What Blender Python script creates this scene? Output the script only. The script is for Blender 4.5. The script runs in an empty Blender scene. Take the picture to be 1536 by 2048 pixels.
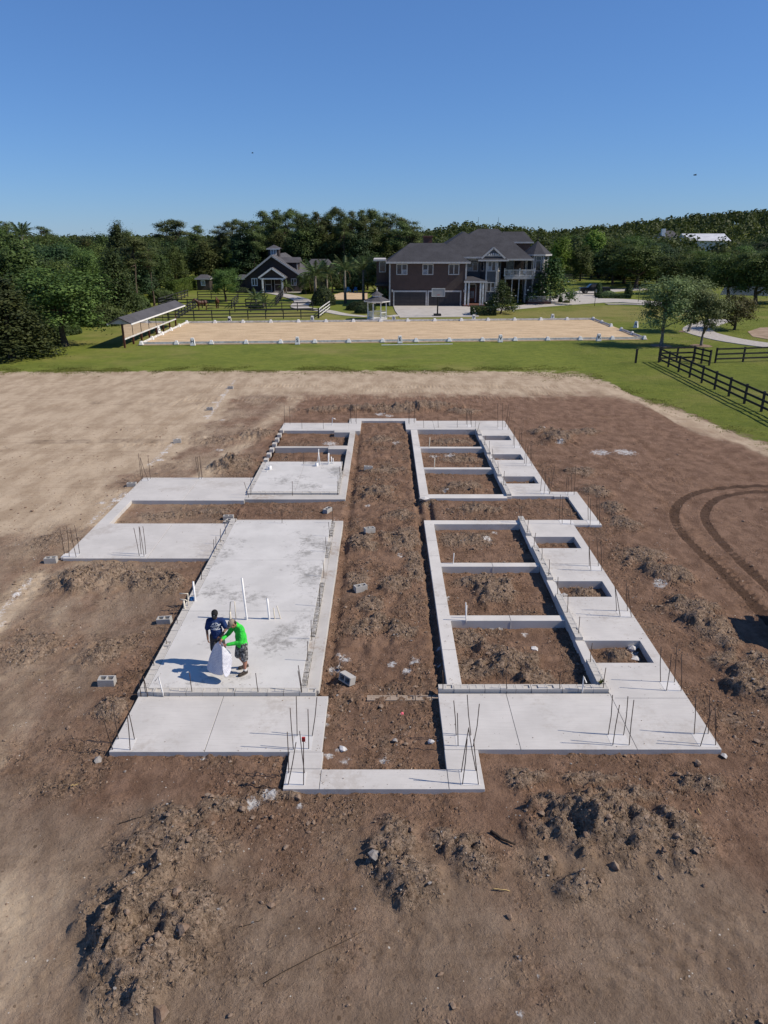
import bpy, bmesh, math, random
import numpy as np
from mathutils import Vector, Matrix, Euler

random.seed(7)
rng = np.random.default_rng(7)
R = math.radians
SC = bpy.context.scene
COL = SC.collection

# ------------------------------------------------------------------ camera
CAM_H, FOC, HORIZON = 11.0, 1420.0, 473.0          # drone 11 m above the slabs
PITCH = math.atan((1024 - HORIZON) / FOC)
S_, C_ = math.sin(PITCH), math.cos(PITCH)
cam_data = bpy.data.cameras.new('camera')
cam = bpy.data.objects.new('camera', cam_data)
COL.objects.link(cam)
cam.location = (0, 0, CAM_H)
cam.rotation_euler = (math.pi / 2 - PITCH, 0, 0)
cam_data.sensor_fit = 'VERTICAL'
cam_data.sensor_height = 24
cam_data.sensor_width = 18
cam_data.lens = 24 * FOC / 2048
cam_data.clip_start = 0.1
cam_data.clip_end = 6000
SC.camera = cam

# ------------------------------------------------------------------ world, sun, exposure
SUN_DIR = Vector((0.72, -0.075, 0.69)).normalized()      # towards the sun: from the right
SUN_EL = math.asin(SUN_DIR.z)
SUN_AZ = math.atan2(SUN_DIR.x, SUN_DIR.y)                # clockwise from +Y
world = bpy.data.worlds.new('World')
SC.world = world
world.use_nodes = True
nt = world.node_tree
nt.nodes.clear()
wo = nt.nodes.new('ShaderNodeOutputWorld')
bg = nt.nodes.new('ShaderNodeBackground')
sky = nt.nodes.new('ShaderNodeTexSky')
sky.sky_type = 'NISHITA'
sky.sun_disc = False
sky.sun_elevation = SUN_EL
sky.sun_rotation = SUN_AZ
sky.altitude = 0
sky.air_density = 1.0
sky.dust_density = 0.0
sky.ozone_density = 10.0
bg.inputs['Strength'].default_value = 0.093
gam = nt.nodes.new('ShaderNodeGamma')                   # the whole sky: softer gradient, clearer blue
gam.inputs[1].default_value = 0.72
tint = nt.nodes.new('ShaderNodeMix')
tint.data_type = 'RGBA'
tint.blend_type = 'MULTIPLY'
tint.inputs[0].default_value = 1.0
tint.inputs[7].default_value = (0.93, 1.25, 1.74, 1)
nt.links.new(sky.outputs[0], gam.inputs[0])
nt.links.new(gam.outputs[0], tint.inputs[6])
nt.links.new(tint.outputs[2], bg.inputs[0])
nt.links.new(bg.outputs[0], wo.inputs[0])
sun_data = bpy.data.lights.new('sun', 'SUN')
sun_data.energy = 4.6
sun_data.angle = R(0.53)
sun_data.color = (1.0, 0.90, 0.76)
sun = bpy.data.objects.new('sun', sun_data)
COL.objects.link(sun)
sun.rotation_euler = SUN_DIR.to_track_quat('Z', 'Y').to_euler()
sun.location = (60, -10, 80)
SC.view_settings.view_transform = 'Standard'
SC.view_settings.look = 'None'
SC.view_settings.exposure = 0.14
SC.view_settings.gamma = 1.0
SC.view_settings.use_curve_mapping = False
SC.cycles.max_bounces = 6
SC.cycles.diffuse_bounces = 3
SC.cycles.transparent_max_bounces = 6

GZ = -0.12                                              # level of the bare ground


def at(px, py, z=GZ):
    a = (py - 1024) / FOC
    t = (CAM_H - z) / (S_ + a * C_)
    return ((px - 768) / FOC * t, t * (C_ - a * S_))


def hp(px, py, Y):
    a = (py - 1024) / FOC
    t = Y / (C_ - a * S_)
    return ((px - 768) / FOC * t, CAM_H - t * (S_ + a * C_))


# ------------------------------------------------------------------ helpers
class MB:
    def __init__(s):
        s.V = []
        s.F = []

    def add(s, vs, fs):
        b = len(s.V)
        s.V += [tuple(v) for v in vs]
        s.F += [tuple(i + b for i in f) for f in fs]
        return s

    def box(s, x0, x1, y0, y1, z0, z1):
        return s.add([(x0, y0, z0), (x1, y0, z0), (x1, y1, z0), (x0, y1, z0), (x0, y0, z1), (x1, y0, z1), (x1, y1, z1), (x0, y1, z1)],
                     [(3, 2, 1, 0), (4, 5, 6, 7), (0, 1, 5, 4), (1, 2, 6, 5), (2, 3, 7, 6), (3, 0, 4, 7)])

    def cbox(s, c, d, rot=None):
        hx, hy, hz = d[0] / 2, d[1] / 2, d[2] / 2
        m = MB().box(-hx, hx, -hy, hy, -hz, hz)
        M = (rot.to_matrix() if rot else Matrix.Identity(3))
        return s.add([M @ Vector(v) + Vector(c) for v in m.V], m.F)

    def beam(s, p0, p1, w, h):
        p0, p1 = Vector(p0), Vector(p1)
        d = p1 - p0
        q = d.to_track_quat('X', 'Z')
        return s.cbox((p0 + p1) / 2, (d.length, w, h), q)

    def path(s, pts, rad, n=7, caps=True):
        pts = [Vector(p) for p in pts]
        rings = []
        up = Vector((0, 0, 1))
        for i, p in enumerate(pts):
            d = (pts[min(i + 1, len(pts) - 1)] - pts[max(i - 1, 0)]).normalized()
            if i == 0:
                u = d.orthogonal().normalized()
            else:
                u = (u - d * u.dot(d)).normalized()
            w = d.cross(u)
            r = rad[i] if hasattr(rad, '__len__') else rad
            rings.append([p + (u * math.cos(k * 2 * math.pi / n) + w * math.sin(k * 2 * math.pi / n)) * r for k in range(n)])
        vs = [v for r in rings for v in r]
        fs = []
        for i in range(len(rings) - 1):
            for k in range(n):
                k2 = (k + 1) % n
                fs.append((i * n + k, i * n + k2, (i + 1) * n + k2, (i + 1) * n + k))
        if caps:
            fs.append(tuple(reversed(range(n))))
            fs.append(tuple(range((len(rings) - 1) * n, len(rings) * n)))
        return s.add(vs, fs)

    def tube(s, p0, p1, r0, r1=None, n=7):
        return s.path([p0, p1], [r0, r0 if r1 is None else r1], n)

    def prism(s, poly, z0, z1):
        n = len(poly)
        vs = [(x, y, z0) for x, y in poly] + [(x, y, z1) for x, y in poly]
        fs = [tuple(reversed(range(n))), tuple(range(n, 2 * n))]
        fs += [(i, (i + 1) % n, n + (i + 1) % n, n + i) for i in range(n)]
        return s.add(vs, fs)

    def yprism(s, poly, y0, y1):
        """polygon in the XZ plane, extruded along Y"""
        n = len(poly)
        vs = [(x, y0, z) for x, z in poly] + [(x, y1, z) for x, z in poly]
        fs = [tuple(range(n)), tuple(reversed(range(n, 2 * n)))]
        fs += [((i + 1) % n, i, n + i, n + (i + 1) % n) for i in range(n)]
        return s.add(vs, fs)

    def ball(s, c, r, rot=None, nu=12, nv=8):
        if not hasattr(r, '__len__'):
            r = (r, r, r)
        M = rot.to_matrix() if rot else Matrix.Identity(3)
        vs = []
        for j in range(1, nv):
            t = math.pi * j / nv
            for i in range(nu):
                p = 2 * math.pi * i / nu
                vs.append(M @ Vector((r[0] * math.sin(t) * math.cos(p), r[1] * math.sin(t) * math.sin(p), r[2] * math.cos(t))) + Vector(c))
        fs = []
        for j in range(nv - 2):
            for i in range(nu):
                i2 = (i + 1) % nu
                fs.append((j * nu + i, (j + 1) * nu + i, (j + 1) * nu + i2, j * nu + i2))
        top = len(vs)
        vs.append(M @ Vector((0, 0, r[2])) + Vector(c))
        vs.append(M @ Vector((0, 0, -r[2])) + Vector(c))
        for i in range(nu):
            i2 = (i + 1) % nu
            fs.append((top, i, i2))
            fs.append((top + 1, (nv - 2) * nu + i2, (nv - 2) * nu + i))
        return s.add(vs, fs)

    def capsule(s, p0, p1, r0, r1=None, n=12):
        p0, p1 = Vector(p0), Vector(p1)
        r1 = r0 if r1 is None else r1
        d = (p1 - p0).normalized()
        pts, rad = [], []
        for k in range(5):
            a = math.pi / 2 * k / 4
            pts.append(p0 - d * r0 * math.cos(a) * 0.999)
            rad.append(max(r0 * math.sin(a), 0.0008))
        for k in range(5):
            a = math.pi / 2 * k / 4
            pts.append(p1 + d * r1 * math.sin(a) * 0.999)
            rad.append(max(r1 * math.cos(a), 0.0008))
        return s.path(pts, rad, n)

    def mesh(s, name):
        me = bpy.data.meshes.new(name)
        me.from_pydata(s.V, [], s.F)
        me.update()
        return me

    def build(s, name, mat, parent=None, smooth=False, bevel=0.0, loc=None, fix=True):
        me = s.mesh(name)
        if fix:
            bm = bmesh.new()
            bm.from_mesh(me)
            bmesh.ops.recalc_face_normals(bm, faces=bm.faces)
            bm.to_mesh(me)
            bm.free()
        return link(name, me, mat, parent, smooth, bevel, loc)


def link(name, me, mat, parent=None, smooth=False, bevel=0.0, loc=None):
    o = bpy.data.objects.new(name, me)
    COL.objects.link(o)
    if mat is not None and len(me.materials) == 0:
        me.materials.append(mat)
    if smooth:
        me.polygons.foreach_set('use_smooth', [True] * len(me.polygons))
    if parent is not None:
        o.parent = parent
    if loc is not None:
        o.location = loc
    if bevel:
        m = o.modifiers.new('bevel', 'BEVEL')
        m.width = bevel
        m.segments = 2
        m.limit_method = 'ANGLE'
        m.angle_limit = R(40)
    return o


def tag(o, label=None, cat=None, group=None, kind=None):
    if label: o['label'] = label
    if cat: o['category'] = cat
    if group: o['group'] = group
    if kind: o['kind'] = kind
    return o


def thing(name, label, cat, loc=(0, 0, 0), rz=0.0, group=None):
    o = bpy.data.objects.new(name, None)
    o.empty_display_size = 0.2
    COL.objects.link(o)
    o.location = loc
    o.rotation_euler = (0, 0, rz)
    return tag(o, label, cat, group)


def copy_tree(o, parent=None):
    c = o.copy()
    COL.objects.link(c)
    c.parent = parent
    for ch in list(o.children):
        copy_tree(ch, c)
    return c


def plan_mesh(name, rects, base):
    """rects: (x0,x1,y0,y1,top); later ones override; top None = open hole. Only outer faces."""
    xs = sorted({round(v, 4) for r in rects for v in r[:2]})
    ys = sorted({round(v, 4) for r in rects for v in r[2:4]})
    nx, ny = len(xs) - 1, len(ys) - 1
    T = [[None] * ny for _ in range(nx)]
    for (x0, x1, y0, y1, top) in rects:
        for i in range(nx):
            cx = (xs[i] + xs[i + 1]) / 2
            if not x0 < cx < x1: continue
            for j in range(ny):
                cy = (ys[j] + ys[j + 1]) / 2
                if y0 < cy < y1: T[i][j] = top
    vid = {}
    V, F = [], []

    def v(x, y, z):
        k = (round(x, 4), round(y, 4), round(z, 4))
        if k not in vid:
            vid[k] = len(V)
            V.append(k)
        return vid[k]

    def g(i, j):
        return T[i][j] if 0 <= i < nx and 0 <= j < ny else None
    for i in range(nx):
        for j in range(ny):
            t = T[i][j]
            if t is None: continue
            x0, x1, y0, y1 = xs[i], xs[i + 1], ys[j], ys[j + 1]
            F.append((v(x0, y0, t), v(x1, y0, t), v(x1, y1, t), v(x0, y1, t)))
            for (di, dj, a, b) in ((-1, 0, (x0, y1), (x0, y0)), (1, 0, (x1, y0), (x1, y1)), (0, -1, (x0, y0), (x1, y0)), (0, 1, (x1, y1), (x0, y1))):
                u = g(i + di, j + dj)
                lo = base if u is None else u
                if lo < t - 1e-6:
                    F.append((v(a[0], a[1], lo), v(b[0], b[1], lo), v(b[0], b[1], t), v(a[0], a[1], t)))
    me = bpy.data.meshes.new(name)
    me.from_pydata(V, [], F)
    me.update()
    return me


def remesh(mb, voxel, smooth_it=6, name='tmp'):
    me = mb.mesh(name)
    o = bpy.data.objects.new(name, me)
    COL.objects.link(o)
    m = o.modifiers.new('r', 'REMESH')
    m.mode = 'VOXEL'
    m.voxel_size = voxel
    m2 = o.modifiers.new('s', 'SMOOTH')
    m2.factor = 0.5
    m2.iterations = smooth_it
    dg = bpy.context.evaluated_depsgraph_get()
    out = bpy.data.meshes.new_from_object(o.evaluated_get(dg))
    bpy.data.objects.remove(o)
    bpy.data.meshes.remove(me)
    out.polygons.foreach_set('use_smooth', [True] * len(out.polygons))
    return out


# ---- numpy noise
def vnoise(x, y, seed=0):
    xi = np.floor(x).astype(np.int64)
    yi = np.floor(y).astype(np.int64)
    fx = x - xi
    fy = y - yi
    fx = fx * fx * (3 - 2 * fx)
    fy = fy * fy * (3 - 2 * fy)

    def h(a, b):
        n = (a * 374761393 + b * 668265263 + seed * 1274126177) & 0xffffffff
        n = ((n ^ (n >> 13)) * 1103515245) & 0xffffffff
        n = ((n ^ (n >> 16)) * 2246822519) & 0xffffffff
        return ((n ^ (n >> 15)) & 0xffffff) / float(0xffffff)
    a, b, c, d = h(xi, yi), h(xi + 1, yi), h(xi, yi + 1), h(xi + 1, yi + 1)
    return (a * (1 - fx) + b * fx) * (1 - fy) + (c * (1 - fx) + d * fx) * fy


def fbm(x, y, seed=0, oct=4, gain=0.5):
    s = 0
    amp = 1.0
    tot = 0
    for o in range(oct):
        s = s + amp * vnoise(x * 2 ** o + o * 17.3, y * 2 ** o - o * 9.1, seed + o)
        tot += amp
        amp *= gain
    return s / tot


def sstep(a, b, x):
    t = np.clip((x - a) / (b - a), 0, 1)
    return t * t * (3 - 2 * t)


# ------------------------------------------------------------------ materials
class NB:
    """small node-tree builder"""

    def __init__(s, name):
        s.m = bpy.data.materials.new(name)
        s.m.use_nodes = True
        s.nt = s.m.node_tree
        s.nt.nodes.clear()
        s.out = s.n('ShaderNodeOutputMaterial')
        s.bsdf = s.n('ShaderNodeBsdfPrincipled')
        s.l(s.bsdf.outputs[0], s.out.inputs[0])
        s.co = s.n('ShaderNodeTexCoord').outputs['Object']

    def n(s, t, **kw):
        x = s.nt.nodes.new(t)
        for k, v in kw.items(): setattr(x, k, v)
        return x

    def l(s, a, b):
        s.nt.links.new(a, b)

    def set(s, sock, v):
        if hasattr(v, 'is_linked') or hasattr(v, 'links'):
            s.l(v, sock)
        else:
            if hasattr(v, '__len__') and len(v) == 3 and len(sock.default_value) == 4: v = (*v, 1)
            sock.default_value = v

    def noise(s, scale, detail=4, rough=0.55, co=None, dist=0.0, stretch=None):
        t = s.n('ShaderNodeTexNoise')
        t.inputs['Scale'].default_value = scale
        t.inputs['Detail'].default_value = detail
        t.inputs['Roughness'].default_value = rough
        t.inputs['Distortion'].default_value = dist
        c = co or s.co
        if stretch:
            mp = s.n('ShaderNodeMapping')
            mp.inputs['Scale'].default_value = stretch
            s.l(c, mp.inputs[0])
            c = mp.outputs[0]
        s.l(c, t.inputs['Vector'])
        return t.outputs['Fac']

    def ramp(s, fac, a, b, ca=0.0, cb=1.0):
        r = s.n('ShaderNodeMapRange')
        r.interpolation_type = 'SMOOTHSTEP'
        s.set(r.inputs['Value'], fac)
        r.inputs['From Min'].default_value = a
        r.inputs['From Max'].default_value = b
        r.inputs['To Min'].default_value = ca
        r.inputs['To Max'].default_value = cb
        return r.outputs['Result']

    def mix(s, fac, a, b, mode='MIX'):
        m = s.n('ShaderNodeMix', data_type='RGBA', blend_type=mode)
        s.set(m.inputs[0], fac)
        s.set(m.inputs[6], a)
        s.set(m.inputs[7], b)
        return m.outputs[2]

    def math(s, op, a, b=0.0, c=None):
        m = s.n('ShaderNodeMath', operation=op)
        s.set(m.inputs[0], a)
        s.set(m.inputs[1], b)
        if c is not None: s.set(m.inputs[2], c)
        return m.outputs[0]

    def attr(s, name):
        a = s.n('ShaderNodeAttribute', attribute_name=name)
        return a.outputs['Fac']

    def bump(s, height, strength, dist):
        b = s.n('ShaderNodeBump')
        s.set(b.inputs['Strength'], strength)
        b.inputs['Distance'].default_value = dist
        s.l(height, b.inputs['Height'])
        s.l(b.outputs[0], s.bsdf.inputs['Normal'])

    def done(s, col, rough=0.8, spec=0.3, metal=0.0):
        s.set(s.bsdf.inputs['Base Color'], col)
        s.set(s.bsdf.inputs['Roughness'], rough)
        s.bsdf.inputs['Specular IOR Level'].default_value = spec
        s.bsdf.inputs['Metallic'].default_value = metal
        return s.m


def simple(name, c1, c2=None, scale=4.0, rough=0.75, bump=0.0, bscale=40.0, bdist=0.01, spec=0.3, metal=0.0, stretch=None, lo=0.35, hi=0.68):
    b = NB(name)
    c2 = c2 or tuple(v * 0.78 for v in c1)
    col = b.mix(b.ramp(b.noise(scale, 5, 0.6, stretch=stretch), lo, hi), c1, c2)
    if bump:
        b.bump(b.noise(bscale, 4, 0.6), bump, bdist)
    return b.done(col, rough, spec, metal)


def concrete(name, base, dark, stain=0.25, streak=None, speck=0.3):
    b = NB(name)
    col = b.mix(b.ramp(b.noise(0.9, 5, 0.6), 0.3, 0.7), base, tuple(v * 0.86 for v in base))
    if streak:
        col = b.mix(b.math('MULTIPLY', b.ramp(b.noise(1.6, 4, 0.6, stretch=streak), 0.4, 0.75), 0.45), col, tuple(v * 0.78 for v in base))
    st = b.ramp(b.math('ADD', b.math('MULTIPLY', b.noise(0.55, 3, 0.5), 0.55), b.math('MULTIPLY', b.noise(5.5, 6, 0.75), 0.45)), 0.515, 0.645)
    col = b.mix(b.math('MULTIPLY', st, stain), col, dark)
    sp = b.ramp(b.noise(38, 3, 0.7), 0.64, 0.74)
    col = b.mix(b.math('MULTIPLY', sp, speck), col, tuple(v * 0.6 for v in dark))
    b.bump(b.noise(55, 4, 0.6), 0.25, 0.01)
    return b.done(col, 0.82, 0.25)


MAT = {}
MAT['conc'] = concrete('porch concrete', (0.56, 0.537, 0.507), (0.34, 0.30, 0.26), 0.45, (1, 14, 1))
MAT['conc_raised'] = concrete('raised slab concrete', (0.575, 0.56, 0.535), (0.235, 0.225, 0.21), 0.85, None, 0.5)
MAT['conc_beam'] = concrete('grade beam concrete', (0.59, 0.565, 0.53), (0.36, 0.32, 0.28), 0.55)
MAT['conc_ledge'] = concrete('ledge concrete', (0.50, 0.475, 0.44), (0.30, 0.24, 0.19), 0.7)
MAT['pad'] = concrete('column pad concrete', (0.63, 0.615, 0.595), (0.45, 0.42, 0.38), 0.4)
MAT['mortar'] = simple('rough mortar', (0.47, 0.45, 0.42), (0.25, 0.23, 0.2), 9, 0.95, 0.9, 30, 0.04)
MAT['block'] = concrete('concrete block', (0.40, 0.385, 0.36), (0.2, 0.18, 0.16), 0.6, None, 0.5)
MAT['block_lt'] = concrete('pale concrete block', (0.50, 0.475, 0.435), (0.26, 0.225, 0.19), 0.7, None, 0.6)
MAT['rebar'] = simple('rusty rebar', (0.045, 0.036, 0.032), (0.085, 0.045, 0.028), 14, 0.7, spec=0.4)
MAT['pvc'] = simple('white plastic pipe', (0.78, 0.78, 0.77), (0.66, 0.65, 0.63), 6, 0.4, spec=0.5)
MAT['pvc_cream'] = simple('cream plastic pipe', (0.66, 0.60, 0.48), (0.55, 0.5, 0.4), 6, 0.45, spec=0.5)
MAT['white'] = simple('white paint', (0.78, 0.78, 0.77), (0.64, 0.63, 0.61), 3, 0.55)
MAT['white_dirty'] = simple('weathered white paint', (0.68, 0.68, 0.67), (0.46, 0.44, 0.41), 2.5, 0.6)
MAT['trim'] = simple('house trim', (0.50, 0.485, 0.47), (0.40, 0.385, 0.37), 3, 0.6)
MAT['black_wood'] = simple('black fence boards', (0.014, 0.014, 0.015), (0.028, 0.026, 0.025), 5, 0.7)
MAT['fence_grey'] = simple('dark grey fence boards', (0.022, 0.024, 0.026), (0.045, 0.045, 0.046), 5, 0.7)
MAT['black'] = simple('black rubber', (0.012, 0.012, 0.012), (0.02, 0.02, 0.02), 6, 0.7)
MAT['red'] = simple('red tape', (0.35, 0.03, 0.03), None, 6, 0.6)
MAT['pink'] = simple('pink survey tape', (0.85, 0.16, 0.22), None, 6, 0.6)
MAT['blue'] = simple('blue paint', (0.02, 0.12, 0.32), None, 6, 0.5)
MAT['bark'] = simple('grey brown bark', (0.10, 0.075, 0.055), (0.055, 0.04, 0.03), 6, 0.9, 0.8, 18, 0.03, stretch=(1, 1, .25))
MAT['bark_pale'] = simple('pale bark', (0.24, 0.215, 0.185), (0.13, 0.11, 0.09), 7, 0.9, 0.6, 18, 0.03, stretch=(1, 1, .4))
MAT['stump'] = simple('brown clod', (0.19, 0.125, 0.085), (0.26, 0.195, 0.145), 6, 0.95, 0.6, 20, .03)
MAT['buried'] = concrete('soil stained block', (0.33, 0.26, 0.20), (0.16, 0.10, 0.07), 0.9, None, 0.5)
MAT['crumb'] = simple('grey brown crumbs', (0.285, 0.205, 0.148), (0.17, 0.113, 0.078), 3, 0.95)
MAT['rock_grey'] = simple('grey rubble', (0.30, 0.285, 0.27), (0.2, 0.17, 0.15), 6, 0.95, 0.6, 20, .03)
MAT['rock_white'] = simple('white concrete rubble', (0.60, 0.59, 0.58), (0.42, 0.4, 0.38), 6, 0.95, 0.6, 20, .03)
MAT['stick'] = simple('dead stick', (0.05, 0.035, 0.025), None, 8, 0.9)
MAT['straw'] = simple('straw', (0.5, 0.36, 0.16), None, 8, 0.9)


def siding(name, c):
    b = NB(name)
    sep = b.n('ShaderNodeSeparateXYZ')
    geo = b.n('ShaderNodeNewGeometry')
    b.l(geo.outputs['Position'], sep.inputs[0])
    fr = b.math('FRACT', b.math('MULTIPLY', sep.outputs[2], 6.2))
    col = b.mix(b.ramp(b.noise(1.2, 4, .6), .3, .7), c, tuple(v * .82 for v in c))
    b.bump(fr, 0.8, 0.03)
    return b.done(col, .6, .35)


MAT['brown_siding'] = siding('brown lap siding', (0.085, 0.055, 0.05))
MAT['barn_siding'] = siding('dark brown barn siding', (0.055, 0.042, 0.042))
MAT['grey_siding'] = siding('blue grey siding', (0.085, 0.095, 0.11))


def shingles(name, c):
    b = NB(name)
    br = b.n('ShaderNodeTexBrick')
    geo = b.n('ShaderNodeNewGeometry')
    mp = b.n('ShaderNodeMapping')
    mp.inputs['Rotation'].default_value = (0.6, 0, 0)
    b.l(geo.outputs['Position'], mp.inputs[0])
    b.l(mp.outputs[0], br.inputs['Vector'])
    br.inputs['Scale'].default_value = 3.0
    br.inputs['Mortar Size'].default_value = 0.0
    br.inputs['Color1'].default_value = (*c, 1)
    br.inputs['Color2'].default_value = (*[v * .72 for v in c], 1)
    col = b.mix(b.math('MULTIPLY', b.ramp(b.noise(.5, 4, .6), .35, .7), .5), br.outputs[0], tuple(v * 1.35 for v in c))
    b.bump(b.noise(14, 4, .6), .5, .03)
    return b.done(col, .9, .2)


MAT['shingle'] = shingles('charcoal shingles', (0.052, 0.052, 0.058))
MAT['shingle_lt'] = shingles('grey shingles', (0.085, 0.083, 0.09))
MAT['metal_roof'] = simple('pale metal roof', (0.62, 0.63, 0.64), (0.5, 0.5, 0.52), .6, .4, spec=.5)
MAT['glass'] = simple('window glass', (0.03, 0.035, 0.045), None, 2, 0.08, spec=0.9)
MAT['shutter_pane'] = simple('curtained pane', (0.25, 0.28, 0.33), (0.12, 0.14, 0.17), 2, 0.15, spec=0.8)
MAT['door_dark'] = simple('dark garage door', (0.04, 0.035, 0.036), (0.05, 0.045, 0.045), 2, .6)
MAT['door_red'] = simple('brown red door', (0.1, 0.035, 0.022), None, 2, .5)
MAT['brickc'] = simple('chimney brick', (0.16, 0.075, 0.055), (0.1, 0.05, 0.04), 6, .9)
MAT['drive'] = concrete('driveway concrete', (0.46, 0.43, 0.39), (0.3, 0.27, 0.23), .6, None, .1)
MAT['gravel'] = simple('pale gravel', (0.44, 0.41, 0.38), (0.34, 0.31, 0.28), 3, .95, .6, 30, .03)
MAT['sandpatch'] = simple('sandy soil', (0.34, 0.25, 0.18), (0.22, 0.16, 0.1), .8, .95)


def arena_mat():
    b = NB('arena sand')
    col = b.mix(b.ramp(b.noise(.35, 5, .6, stretch=(1, 2.5, 1)), .35, .68), (0.56, 0.425, 0.275), (0.44, 0.325, 0.205))
    col = b.mix(b.math('MULTIPLY', b.ramp(b.noise(2.6, 5, .75), .57, .66), .75), col, (0.27, 0.19, 0.12))
    b.bump(b.noise(2.6, 5, .75), .7, .08)
    return b.done(col, .95, .1)


MAT['arena'] = arena_mat()


def leaf_mat(name, c1, c2, c3=None, tr=0.3):
    b = NB(name)
    geo = b.n('ShaderNodeNewGeometry')
    oi = b.n('ShaderNodeObjectInfo')
    col = b.mix(b.ramp(geo.outputs['Random Per Island'], 0.05, 0.95), c1, c2)
    # slow variation through the crown, so that whole clumps differ
    col = b.mix(b.ramp(b.noise(.6, 2, .5), .38, .66), col, tuple(v * .7 for v in c1))
    hsv = b.n('ShaderNodeHueSaturation')
    b.l(b.math('MULTIPLY_ADD', oi.outputs['Random'], .05, .472), hsv.inputs['Hue'])
    b.l(b.math('MULTIPLY_ADD', oi.outputs['Random'], .6, .72), hsv.inputs['Value'])
    b.l(col, hsv.inputs['Color'])
    b.done(hsv.outputs[0], .65, .25)
    t = b.n('ShaderNodeBsdfTranslucent')
    b.l(hsv.outputs[0], t.inputs[0])
    mx = b.n('ShaderNodeMixShader')
    mx.inputs[0].default_value = tr
    b.l(b.bsdf.outputs[0], mx.inputs[1])
    b.l(t.outputs[0], mx.inputs[2])
    b.l(mx.outputs[0], b.out.inputs[0])
    return b.m


MAT['leaf_oak'] = leaf_mat('oak leaves', (0.0670, 0.1117, 0.0255), (0.1308, 0.1884, 0.0446))
MAT['leaf_dark'] = leaf_mat('dark wood leaves', (0.0542, 0.0924, 0.0223), (0.1051, 0.1593, 0.0414))
MAT['leaf_olive'] = leaf_mat('olive wood leaves', (0.0630, 0.0756, 0.0189), (0.1155, 0.1281, 0.0357))
MAT['leaf_blue'] = leaf_mat('cool green wood leaves', (0.0345, 0.0644, 0.0253), (0.0667, 0.1104, 0.0414))
MAT['leaf_pine'] = leaf_mat('pine needles', (0.0774, 0.1064, 0.0323), (0.1371, 0.1693, 0.0549))
MAT['leaf_cedar'] = leaf_mat('juniper sprays', (0.0530, 0.0851, 0.0265), (0.1042, 0.1363, 0.0417))
MAT['leaf_young'] = leaf_mat('young tree leaves', (0.1317, 0.1843, 0.0667), (0.2633, 0.3335, 0.1404))
MAT['leaf_shrub'] = leaf_mat('olive shrub leaves', (0.0938, 0.1063, 0.0275), (0.1625, 0.1625, 0.0525))
MAT['leaf_lime'] = leaf_mat('lime green leaves', (0.1155, 0.1785, 0.0210), (0.1995, 0.2625, 0.0420))
MAT['leaf_mag'] = leaf_mat('magnolia leaves', (0.0337, 0.0688, 0.0184), (0.1148, 0.1454, 0.0459))
MAT['leaf_hedge'] = leaf_mat('clipped hedge leaves', (0.07, 0.13, 0.02), (0.11, 0.18, 0.035))
MAT['leaf_box'] = leaf_mat('dark clipped leaves', (0.0317, 0.0605, 0.0202), (0.0648, 0.1008, 0.0360))
MAT['leaf_palm'] = leaf_mat('palm fronds', (0.0810, 0.1260, 0.0450), (0.1620, 0.2070, 0.0810))
MAT['leaf_tuft'] = leaf_mat('grass blades', (0.17, 0.20, 0.04), (0.26, 0.27, 0.07), None, .5)
MAT['flower'] = simple('white blossom', (0.75, 0.74, 0.66), None, 3, .6)
MAT['dead_frond'] = simple('dead fronds', (0.18, 0.12, 0.06), None, 3, .8)


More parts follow.
